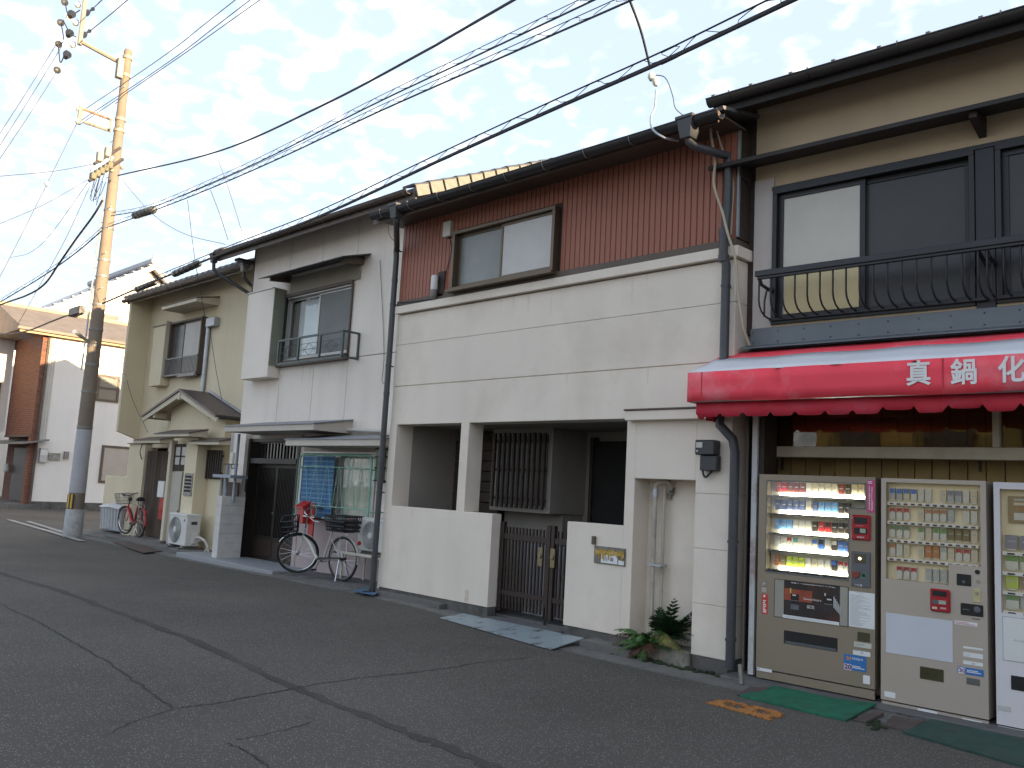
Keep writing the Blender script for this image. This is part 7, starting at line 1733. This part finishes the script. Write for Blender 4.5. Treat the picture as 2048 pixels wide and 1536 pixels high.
# key plate and sticker
kp = MB(); kp.lathe([(.024, -.001), (.024, -.005)], (sof((1528, 1168)), DV-.0, zof((1528, 1168))), 12, 'y'); kp.lathe([(.012, -.004), (.010, -.012)], (sof((1528, 1168)), DV, zof((1528, 1168))), 10, 'y'); kp.build('lock', M_chrome, v1)
vr(v1, 'key_plate', M_vmb2, (1523.5, 1174), (1533, 1185), .003)
M_vredst = mat('red_sticker', (.55, .05, .035), .6)
vr(v1, 'sticker', M_vredst, (1523.5, 1187), (1535.5, 1229), .002); lines(v1, (1526.5, 1199), (1533, 1226), 7, M_paper, off=.0025, h=.65); MB().lathe([(.012, -.002), (.012, -.0035)], (sof((1529, 1192)), DV-.0005, zof((1529, 1192))), 10, 'y').build('sticker_mark', M_paper, v1)
# advertisement panel
vr(v1, 'poster_frame', mat('poster_frame_rim', (.05, .045, .04), .5), (1549, 1157), (1697, 1254.5), .004, 0, .012); vr(v1, 'poster_backing', mat('poster_side_grey', (.32, .30, .25), .5), (1550.5, 1158.5), (1695.5, 1253), .002, .004, .010)
M_pst = mat('poster_dark_print', (.030, .022, .020), .35, var=.5, scale=3, dirt=(.10, .035, .025), dirt_amt=.8, dirt_scale=4)
P0 = (1568, 1158); P1 = (1680, 1252)
vr(v1, 'poster', M_pst, (1569, 1159), (1680, 1250), .002, .0065, 0)
M_sunset = mat('poster_sunset_print', (.30, .065, .035), .35, var=.35, scale=5); vr(v1, 'poster_picture', M_sunset, (1570, 1176), (1625, 1206), .001, .0088, 0)
vr(v1, 'poster_picture', mat('poster_glow_print', (.34, .13, .05), .35, var=.3, scale=8), (1600, 1194), (1642, 1200), .0008, .0102, 0)
for tl, br, m_ in (((1582.5, 1187), (1598.5, 1207), M_vmdark), ((1648, 1190), (1668, 1209), M_vmdark), ((1582.5, 1208), (1598.5, 1220), mat('poster_reflection', (.14, .14, .16), .35, var=.4, scale=8)), ((1648, 1210), (1668, 1228), PM['k'])): vr(v1, 'poster_picture', m_, tl, br, .0008, .0105, 0)
vr(v1, 'poster_picture', PM['w'], (1586, 1188.5), (1592.5, 1192), .0004, .0115, 0); vr(v1, 'poster_picture', PM['w'], (1655, 1197), (1664, 1201), .0004, .0115, 0)
for k in range(5): vr(v1, 'poster_picture', PM['e'], (1668+3*k, 1193+5*k), (1670.2+3*k, 1216+3.5*k), .0004, .011, 0)
vr(v1, 'poster_picture', PM['w'], (1650, 1186), (1652.5, 1192), .0004, .0115, 0); vr(v1, 'poster_picture', PM['y'], (1581, 1176), (1583.5, 1186), .0004, .0115, 0)
vr(v1, 'poster_strip', M_paper, (1566.5, 1228.5), (1679, 1251), .0022, .0068, 0)
def ad(body, tl, br, m, off, bold=0.0, name='lettering'):
    r_ = prect(tl, br, DV); h_ = r_[3]-r_[2]
    o = text(name, body, m, v1, (r_[0], DV-off, (r_[2]+r_[3])/2), h_, bold=bold); return o
def fit(par, body, tl, br, m, off, sz=1.0, bold=0.0, d=DV):
    r_ = prect(tl, br, d); h_ = r_[3]-r_[2]; cu = bpy.data.curves.new('t', 'FONT'); cu.body = body; cu.size = h_*sz; o_ = bpy.data.objects.new('t', cu); col.objects.link(o_); bpy.context.view_layer.update(); wd = o_.dimensions.x; bpy.data.objects.remove(o_)
    return text('lettering', body, m, par, (r_[0], d-off, (r_[2]+r_[3])/2), h_*sz, ext=.0004, bold=bold, sx=(r_[1]-r_[0])/max(wd, 1e-4))
fit(v1, '極めた二つの味わい。', (1584, 1164.5), (1671, 1176), M_whitepaint, .0118, 1.1, .0008)
fit(v1, 'SevenStars', (1608, 1195), (1643, 1204), M_whitepaint, .0118, 1.2); fit(v1, 'SevenStars', (1581.5, 1199), (1599.5, 1203), PM['e'], .0120, 1.1); fit(v1, 'SevenStars', (1650, 1206), (1668, 1211), PM['e'], .0120, 1.1)
fit(v1, '誕生', (1614.5, 1210), (1630, 1219), M_whitepaint, .0118, 1.1)
lines(v1, (1570, 1231), (1676, 1248), 4, PM['e'], off=.0092, fill=.95, h=.3)
vr(v1, 'price_list', M_paper, (1698, 1181.5), (1749.5, 1259.5), .002); lines(v1, (1701, 1188), (1742, 1256), 26, PM['e'], off=.0025, fill=.7, h=.35); lines(v1, (1712, 1184.5), (1732, 1187.5), 1, M_ink, off=.0025, h=.5)
vr(v1, 'delivery_slot', M_vmdark, (1568, 1260), (1675, 1304), .004, 0, .012); vr(v1, 'slot_flap', mat('smoked_flap', (.10, .105, .11), .25, var=.3, scale=8), (1570, 1281), (1673.5, 1303.5), .003, .004, .006)
vr(v1, 'change_slot', mat('olive_cup', (.07, .065, .035), .3, var=.2), (1715, 1263), (1739.5, 1285), .006, 0, .003)
vr(v1, 'notice_label', M_vmb2 if False else mat('aged_label', (.56, .55, .47), .6), (1708, 1283), (1743, 1298.5), .002); lines(v1, (1710, 1286), (1736, 1296), 3, M_ink, off=.0024, fill=.6, h=.18)
vr(v1, 'notice_label', M_paper, (1706, 1299.5), (1740.8, 1314.5), .002); fit(v1, '12', (1720.5, 1302), (1725, 1309), M_ink, .0024); lines(v1, (1708, 1301), (1716, 1303), 1, M_ink, off=.0024, h=.5)
vr(v1, 'age_sticker', M_vblue, (1688, 1307), (1732.5, 1345), .002, .0005, 0)
fit(v1, '24', (1692.5, 1312), (1702, 1321), M_vora, .003, 1.25, .0015); fit(v1, 'taspo', (1704.5, 1313), (1726, 1322.5), M_whitepaint, .003, 1.35); fit(v1, '時 間 可', (1693, 1322.5), (1725, 1327.5), M_vora, .003, 1.0)
vr(v1, 'sticker_field', mat('pale_lilac_print', (.55, .45, .58), .6), (1688, 1326), (1703, 1341.5), .0006, .0026, 0); fit(v1, '20', (1689.2, 1328), (1702, 1340), M_vblue if False else M_ink, .0034, 1.25, .001); lines(v1, (1704.5, 1330), (1731, 1341), 2, M_whitepaint, off=.0027, fill=1, h=.55)
vr(v1, 'switch_plate', M_paper, (1726.5, 1350), (1740.5, 1369.5), .008); vr(v1, 'maker_label', M_paper, (1513.5, 1334), (1544, 1346), .002); lines(v1, (1515, 1336), (1523, 1339), 1, M_ink, off=.0025, h=.7)

# --- middle machine
v2 = thing('vending_machine', 'silver beige cigarette vending machine with unlit yellow display and blank white panel', 'vending machine', (sof((1868, 1420)), DV, .03), 'cigarette vending machines')
s0, s1 = (sof((1763, 960))+sof((1761, 1400)))/2, (sof((1974, 965))+sof((1975, 1440)))/2
z1 = (zof((1763, 956))+zof((1974, 962)))/2; zk = zof((1860, 1417))
W = (sof((1772, 1050)), sof((1961, 1050)), zof((1830, 1163)), zof((1860, 967))); zx = zof((1930, 1131)); wx = sof((1898, 1150))
a, b_, c, e = W
f = MB(); rd = .13; f.box(s0, a, DV, DV+rd, zk, z1); f.box(a, s1, DV, DV+rd, e, z1); f.box(b_, s1, DV, DV+rd, zk, e); f.box(wx, b_, DV, DV+rd, zk, zx); f.box(a, wx, DV, DV+rd, zk, c); f.build('door', M_vmb2, v2)
box('cabinet', M_vmb2, v2, s0, s1, DV+rd+.002, DV+.60, .06, z1, .004); box('kick_plate', M_vmb2, v2, s0+.003, s1-.003, DV+.006, DV+.03, .03, zk-.012, .003)
db2 = DV+.062
box('display_back', M_yback, v2, a, b_, db2, db2+.004, c, e)
rows2 = ['eb eb cb wb w w c c eq eq w c', 'wr wr wr c c wo wo wo e c w w', 'wg wg wg c wv c wv wv h h h c', 'wo w c c c o o we c wr wr c', '. wr wr wr . e e e']
zr_ = [zof((1777, y)) for y in (1001, 1039, 1075, 1112, 1156)]
pit = (b_-a-.015)/12.4
M_strip = mat('white_button_strip', (.78, .76, .73), .4, var=.05)
for k, rw_ in enumerate(rows2):
    zz_ = zr_[k]-.0; cells = rw_.split(); send = b_-.02 if k < 4 else wx-.03
    for i, cc in enumerate(cells):
        if cc == '.' or (cc == 'c' and i % 3 == 0): continue
        pack(v2, 'W' + cc if False else cc, a+.012+pit*(i+.5), db2-.027, zz_+.014+random.uniform(-.002, .002), pit*.80, .092)
    box('button_strip', M_strip, v2, a+.004, send, DV+.014, DV+.055, zz_-.038, zz_-.010, .003)
    bt_ = MB()
    for i in range(len(cells)):
        sc = a+.012+pit*(i+.5); bt_.box(sc-pit*.27, sc+pit*.27, DV+.0095, DV+.0135, zz_-.031, zz_-.018)
    bt_.build('selection_buttons', mat('dark_red_button', (.05, .028, .024), .35), v2, bevel=.002)
M_glmilk = glass('hazy_display_glass', (.99, .98, .95), .08, .99)
MB().box(a, b_, DV+.004, DV+.008, zx, e).build('display_glass', M_glmilk, v2); MB().box(a, wx, DV+.004, DV+.008, c, zx-.0005).build('display_glass', M_glmilk, v2)
def V2(n_, m_, tl, br, th=.004, off=0.0, bev=.002): return vr(v2, n_, m_, tl, br, th, off, bev)
V2('bill_slot', M_vmdark, (1913.5, 1147), (1942.5, 1173), .008, 0, .004); MB().lathe([(.014, -.0), (.010, -.006)], (sof((1928, 1164)), DV-.008, zof((1928, 1164))), 10, 'y').build('bill_light', M_vgrey, v2)
MB().lathe([(.018, -.001), (.018, -.006)], (sof((1955, 1144)), DV, zof((1955, 1144))), 12, 'y').build('sensor', M_vmdark, v2); MB().lathe([(.013, -.001), (.010, -.010)], (sof((1956, 1163)), DV, zof((1956, 1163))), 10, 'y').build('return_button', M_chrome, v2)
V2('lock_plate', mat('yellowed_lock_plate', (.50, .43, .22), .5), (1946, 1177), (1962, 1206), .005, 0, .008); MB().lathe([(.015, -.005), (.012, -.012)], (sof((1954, 1187)), DV, zof((1954, 1187))), 10, 'y').build('lock', M_chrome, v2)
V2('card_reader', M_vred, (1861, 1176), (1901.5, 1226.5), .02, 0, .010); V2('reader_window', M_vmdark, (1866, 1180), (1895, 1194), .003, .02); V2('reader_window', M_vgrey, (1866, 1199), (1895, 1210), .003, .02); V2('reader_screen', mat('grey_lcd', (.40, .40, .33), .4), (1879, 1200), (1893.5, 1209.5), .002, .0235); V2('reader_button', PM['c'], (1866, 1212.5), (1876, 1218.5), .004, .02); lines(v2, (1882, 1214), (1898, 1220), 2, M_whitepaint, off=.0205, fill=.9)
V2('coin_panel', M_vmdark, (1921.5, 1205.5), (1967, 1234.5), .010, 0, .012); MB().lathe([(.022, -.009), (.024, -.013), (.014, -.014)], (sof((1955, 1219)), DV, zof((1955, 1219))), 14, 'y').build('coin_inlet', M_vgrey, v2); V2('coin_lever', M_vgrey, (1926, 1217), (1940, 1221), .006, .010)
V2('coin_caption', M_ink, (1944, 1236.5), (1960, 1240), .002)
V2('notice_label', M_paper, (1909.5, 1240.5), (1955, 1254), .002); lines(v2, (1911, 1242), (1953, 1253), 2, mat('crimson_print', (.40, .03, .07), .6), off=.0024, fill=1, h=.35)
V2('blank_panel', mat('blank_panel_white', (.56, .57, .60), .45, var=.03, bump=.0006, bscale=250), (1772, 1225), (1906, 1326), .003, 0, .002)
for y0_, y1_ in ((1292, 1302), (1303.5, 1319), (1320.5, 1334)): V2('notice_label', M_paper, (1926.5, y0_), (1966, y1_), .002)
lines(v2, (1928, 1306), (1945, 1316), 3, PM['e'], off=.0024, h=.3); fit(v2, '11', (1943.5, 1324), (1947.5, 1331), M_ink, .0025)
V2('age_sticker', M_vblue, (1915.5, 1332), (1967.5, 1354), .002, .0021, 0); V2('sticker_field', M_paper, (1917, 1333.5), (1931, 1348), .0006, .0042, 0); fit(v2, '20', (1918, 1335), (1930.5, 1346.5), M_vblue, .005, 1.25, .001); lines(v2, (1934, 1338.5), (1965, 1350), 2, M_whitepaint, off=.0043, fill=1, h=.5)
q0, q1 = pl((1918, 1334.5), DV), pl((1931, 1347), DV); MB().tube([(q0[0], DV-.0056, q0[1]), (q1[0], DV-.0056, q1[1])], .004, 4).build('sticker_bar', M_vredst, v2)
V2('delivery_slot', mat('olive_slot', (.055, .050, .022), .3, var=.4, scale=9), (1840, 1332), (1887.5, 1365), .005, 0, .003); V2('change_slot', mat('grey_cup', (.12, .12, .11), .35, var=.3), (1933, 1354.5), (1960, 1372.5), .005, 0, .003)
V2('notice_label', M_paper, (1769, 1382), (1791, 1397), .002)
V2('notice_label', M_paper, (1835, 1416), (1874.5, 1434), .002, -.004); V2('notice_label', M_strip, (1879, 1430), (1918.5, 1441), .002, -.004); V2('notice_label', M_paper, (1923.5, 1436), (1964, 1452), .002, -.004); fit(v2, '12', (1941, 1441), (1946, 1447), M_ink, -.0035)
V2('torn_sticker', mat('torn_sticker', (.48, .40, .26), .7, var=.3, scale=30), (1935, 1411), (1962, 1433), .002, -.003)

# --- right machine, cut by the picture edge
v3 = thing('vending_machine', 'off white cigarette vending machine at the right picture edge with menu card', 'vending machine', (sof((2045, 1440)), DV, .03), 'cigarette vending machines')
s0 = (sof((1990, 970))+sof((1990, 1440)))/2; s1 = s0+.86; z1 = zof((1991, 964)); zk = zof((2000, 1449))
W = (sof((2001, 1100)), s1-.06, zof((2010, 1226)), zof((2010, 978)))
cabinet(v3, M_vmw, s0, s1, .03, z1, zk, W)
db3 = DV+.07
box('display_back', M_yback, v3, W[0], W[1], db3, db3+.004, W[2], W[3])
mc = prect((2018, 992), (2100, 1050), DV+.09); box('menu_card', PM['m'], v3, mc[0], mc[0]+.42, DV+.055, DV+.06, mc[2], mc[3]); 
zc3 = mc[3]
for k, (m_, h0, h1) in enumerate(((PM['e'], .02, .035), (PM['c'], .05, .07), (PM['o'], .095, .105), (PM['w'], .13, .185))): box('menu_print', m_, v3, mc[0]+.04, mc[0]+.38, DV+.0535, DV+.0549, zc3-h1, zc3-h0)
rows3 = ['q q q q q c', 'v v q g g c', 'y m m h c c', 'v e e w c w']; zr3 = [zof((2003, y)) for y in (1100, 1140, 1179, 1218)]
pit = .145
for k, rw_ in enumerate(rows3):
    for i, cc in enumerate(rw_.split()): pack(v3, 'w'+cc if cc in 'v' else cc, W[0]+.015+.105*(i+.5), db3-.030, zr3[k]+.014, .088, .105)
    box('button_strip', M_strip, v3, W[0]+.004, W[1]-.01, DV+.02, DV+.045, zr3[k]-.038, zr3[k]-.010, .003)
    bt_ = MB()
    for i in range(6): sc = W[0]+.015+.105*(i+.5); bt_.box(sc-.026, sc+.026, DV+.015, DV+.0195, zr3[k]-.031, zr3[k]-.018)
    bt_.build('selection_buttons', M_vmdark, v3, bevel=.002)
MB().box(W[0], W[1], DV+.004, DV+.008, W[2], W[3]).build('display_glass', M_glmilk, v3)
pn = prect((2006, 1232), (2080, 1330), DV); box('blank_panel', mat('rim_grey', (.30, .31, .33), .5), v3, pn[0]-.004, s1-.06, DV-.002, DV+.001, pn[2]-.004, pn[3]); box('blank_panel', M_white, v3, pn[0], s1-.07, DV-.004, DV-.0021, pn[2], pn[3]-.004)
fit(v3, 'Relax', (2028, 1278), (2056, 1287), PM['e'], .0048, 1.15)
sl3 = prect((2022, 1350), (2060, 1385), DV); box('delivery_slot', M_vmdark, v3, sl3[0], sl3[0]+.22, DV-.006, DV+.0, sl3[2], sl3[3], .004); box('slot_flap', PM['e'], v3, sl3[0]+.10, sl3[0]+.18, DV-.008, DV-.006, sl3[2]+.02, sl3[3]-.03)
vr(v3, 'notice_label', mat('faint_label', (.50, .50, .46), .6), (1995, 1409), (2022, 1425), .002)
setframe()

# ------------------------------------------------------------------ mats and small things on the ground before the machines
def ramp(name, label, cat, pix, zs, m, th=.012, curl=0.0, n=8, group=None):
    q = [gr(p, z) for p, z in zip(pix, zs)]     # front-left, back-left, back-right, front-right
    mb = MB(); nx_, ny_ = 14, n
    for lay in (0, 1):
        for j in range(ny_+1):
            for i in range(nx_+1):
                u, v_ = i/nx_, j/ny_; p = (q[0]*(1-u)+q[3]*u)*(1-v_)+(q[1]*(1-u)+q[2]*u)*v_
                p = p+Vector((0, 0, .004+curl*math.sin(u*6.0+1)*v_*v_*.3+curl*.4*max(0, u-.8)*math.sin(v_*3))); mb.v.append(p-Vector((0, 0, th*lay)))
    o_ = (nx_+1)*(ny_+1)
    for j in range(ny_):
        for i in range(nx_):
            a_ = j*(nx_+1)+i; mb.f += [(a_, a_+1, a_+nx_+2, a_+nx_+1), (o_+a_+nx_+1, o_+a_+nx_+2, o_+a_+1, o_+a_)]
    ring = [i for i in range(nx_+1)]+[(j)*(nx_+1)+nx_ for j in range(1, ny_+1)]+[ny_*(nx_+1)+i for i in range(nx_-1, -1, -1)]+[j*(nx_+1) for j in range(ny_-1, 0, -1)]
    for a_, b2 in zip(ring, ring[1:]+ring[:1]): mb.f.append((a_, a_+o_, b2+o_, b2))
    o = mb.build(name, m, None); return tag(o, label, cat, group)
M_gmat = mat('bright_green_mat', (.010, .125, .065), .85, var=.25, scale=8, bump=.004, bscale=260, dirt=(.02, .07, .045), dirt_amt=.5, dirt_scale=3)
M_gmat2 = mat('dull_green_mat', (.025, .060, .045), .9, var=.25, scale=8, bump=.004, bscale=260, dirt=(.05, .055, .05), dirt_amt=.6, dirt_scale=3)
ramp('green_mat', 'bright green artificial turf mat in front of the lit vending machine', 'mat', ((1478, 1391), (1547, 1374), (1753, 1409), (1692, 1441)), (.012, .045, .045, .012), M_gmat, .014, .03, group='green mats before the vending machines')
ramp('green_mat', 'dull dark green mat at the right edge before the middle vending machine', 'mat', ((1805, 1464), (1862, 1440), (2150, 1497), (2150, 1562)), (.012, .04, .04, .012), M_gmat2, .014, .02, group='green mats before the vending machines')
M_ramp = mat('brown_kerb_ramp', (.075, .055, .048), .85, var=.25, scale=9, bump=.004, bscale=90)
ramp('kerb_ramp', 'worn brown kerb ramp piece left of the bright green mat', 'kerb ramp', ((1474, 1390), (1500, 1374), (1542, 1376), (1500, 1392)), (.008, .05, .05, .010), M_ramp, .03, group='brown kerb ramps')
ramp('kerb_ramp', 'brown kerb ramp piece between bright green mat and mossy gap', 'kerb ramp', ((1706, 1440), (1750, 1422), (1768, 1426), (1732, 1445)), (.008, .045, .045, .008), M_ramp, .03, group='brown kerb ramps')
ramp('kerb_ramp', 'brown kerb ramp piece beside the dull green mat', 'kerb ramp', ((1766, 1451), (1786, 1432), (1850, 1442), (1812, 1463)), (.008, .045, .045, .008), M_ramp, .03, group='brown kerb ramps')
# worn orange mat: irregular remains built from a cell map
base_o = ['..######..#########..', '.########.##########.', '####....#####....####', '###.......###.....###', '####......####...####', '.####....###########.', '####################.', '#####################']
ro_ = random.Random(12); rows_o = []
for j in range(16):
    rw_ = ''
    for i in range(63):
        on = base_o[j//2][i//3] == '#'
        edge = any(not (0 <= (j+dj)//2 < 8 and 0 <= (i+di)//3 < 21 and base_o[(j+dj)//2][(i+di)//3] == '#') for dj in (-1, 0, 1) for di in (-2, 0, 2))
        if on and ro_.random() < (.38 if edge else .05): on = False
        if not on and edge and ro_.random() < .10: on = True
        rw_ += '#' if on else '.'
    rows_o.append(rw_)
M_omat = mat('worn_orange_paint', (.38, .155, .035), .85, var=.2, scale=12, dirt=(.12, .07, .04), dirt_amt=.5, dirt_scale=14)
q = [gr(p, .006) for p in ((1411, 1405), (1449, 1398), (1578, 1427), (1541, 1441))]; om = MB(); nr, ncol = len(rows_o), len(rows_o[0]); ro = random.Random(2)
jit = {}
def opt(i, j):
    if (i, j) not in jit:
        u = min(1, max(0, (i+ro.uniform(-.3, .3)*(0 < i < ncol))/ncol)); v_ = min(1, max(0, (j+ro.uniform(-.3, .3)*(0 < j < nr))/nr)); p = (q[0]*(1-u)+q[3]*u)*(1-v_)+(q[1]*(1-u)+q[2]*u)*v_; om.v.append(Vector((p.x, p.y, .009))); om.v.append(Vector((p.x, p.y, .002))); jit[(i, j)] = len(om.v)-2
    return jit[(i, j)]
for j in range(nr):
    for i in range(ncol):
        if rows_o[nr-1-j][i] == '#':
            a_, b2, c2, d2 = opt(i, j), opt(i+1, j), opt(i+1, j+1), opt(i, j+1); om.f.append((a_, b2, c2, d2))
            for (x_, y_), (e0, e1) in (((i, j-1), (a_, b2)), ((i+1, j), (b2, c2)), ((i, j+1), (c2, d2)), ((i-1, j), (d2, a_))):
                if not (0 <= x_ < ncol and 0 <= y_ < nr and rows_o[nr-1-y_][x_] == '#'): om.f.append((e0, e0+1, e1+1, e1))
tag(om.build('orange_mat', M_omat), 'worn orange rectangular marking with ragged holes on the asphalt before the green mat', 'road marking')
sp_ = gr((1483, 1368), .03); stp = tag(MB().tube([sp_, sp_+Vector((-.035, .03, .16))], .022, 10).build('pipe_stub', M_tarn, None, smooth=True), 'short leaning grey pipe stub at the foot of the rusty white post', 'pipe')
lt = random.Random(21); ltm = MB()
for k in range(90):
    x = lt.uniform(-10, -3.2); y = EDGE(x)+lt.uniform(.0, .35); s_ = lt.uniform(.006, .018); a_ = lt.uniform(0, 6.28); z = GZ(x)+.022+(.07 if y > EDGE(x)+.30 else 0)
    ltm.add([(x-s_*math.cos(a_), y-s_*math.sin(a_), z), (x+s_*.5*math.sin(a_), y-s_*.5*math.cos(a_), z+.004), (x+s_*math.cos(a_), y+s_*math.sin(a_), z), (x-s_*.5*math.sin(a_), y+s_*.5*math.cos(a_), z+.003)], [(0, 1, 2), (0, 2, 3)])
lo_ = ltm.build('leaf_litter', mat('dry_leaf', (.16, .12, .05), .8, var=.4, scale=40)); lo_['kind'] = 'stuff'; lo_['label'] = 'scattered dry leaf bits along the concrete gutter'; lo_['category'] = 'leaf litter'
mb = MB()
for k in range(80):
    p = gr((lt.uniform(1735, 1830), lt.uniform(1432, 1462)), .0); s_ = lt.uniform(.012, .03); mb.lathe([(s_, -.01), (s_*.8, s_*.35), (s_*.2, s_*.55)], (p.x, p.y, .006), 6)
mo2 = mb.build('gutter_moss', M_moss); mo2['kind'] = 'stuff'; mo2['label'] = 'dark moss between the brown kerb ramps'; mo2['category'] = 'moss'

# ------------------------------------------------------------------ the rest of the street, outside the picture: it shades the road and shows in the panes
M_off1 = mat('ochre_house_render', (.50, .42, .26), .85, var=.06, streak=.1); M_off2 = mat('grey_house_render', (.42, .41, .40), .85, var=.06, streak=.1)
def plain_house(label, x0, x1, y0, y1, z, m, side):
    t = thing('house', label, 'house', ((x0+x1)/2, (y0+y1)/2, 0)); box('wall', m, t, x0, x1, y0, y1, 0, z)
    r_ = MB(); ym = (y0+y1)/2; r_.prism([(y0-.5, z-.1), (ym, z+1.5), (y1+.5, z-.1), (y1+.5, z+.05), (ym, z+1.68), (y0-.5, z+.05)], 'x', x0-.3, x1+.3); r_.build('roof', M_tile, t)
    yy = y1 if side > 0 else y0
    n = max(1, int((x1-x0)/3))
    for i in range(n):
        for zc_, h_ in ((1.6, 1.2), (4.3, 1.2)):
            xc_ = x0+(x1-x0)*(i+.5)/n; box('window', M_dkalum, t, xc_-.85, xc_+.85, yy-.03, yy+.04, zc_-h_/2, zc_+h_/2); box('pane', M_frostd, t, xc_-.79, xc_+.79, yy-.035, yy+.045, zc_-h_/2+.06, zc_+h_/2-.06)
plain_house('ochre rendered house across the street, mirrored in the shop transom glass', -13, -.5, -25, -18, 5.9, mat('warm_ochre_render', (.58, .40, .14), .85, var=.06, streak=.1), 1)
plain_house('grey rendered house next along the row past the shop', 1.9, 14, 8.0, 15, 5.8, M_off2, -1)
plain_house('tall pale block added unseen at the far right end of the street to stop the low sun', 26, 34, -16, 13, 9.0, M_off2, -1)  # unseen block added to keep the low sun off the road
M_lot = mat('bounce_gravel', (.34, .32, .29), .95, var=.15, scale=3, bump=.01, bscale=40)
ground_sheet('bounce_lot', M_lot, [-60, -20, 0, 20], [-60, -20, -2.6], .02)  # unseen pale ground added to bounce light onto the house fronts
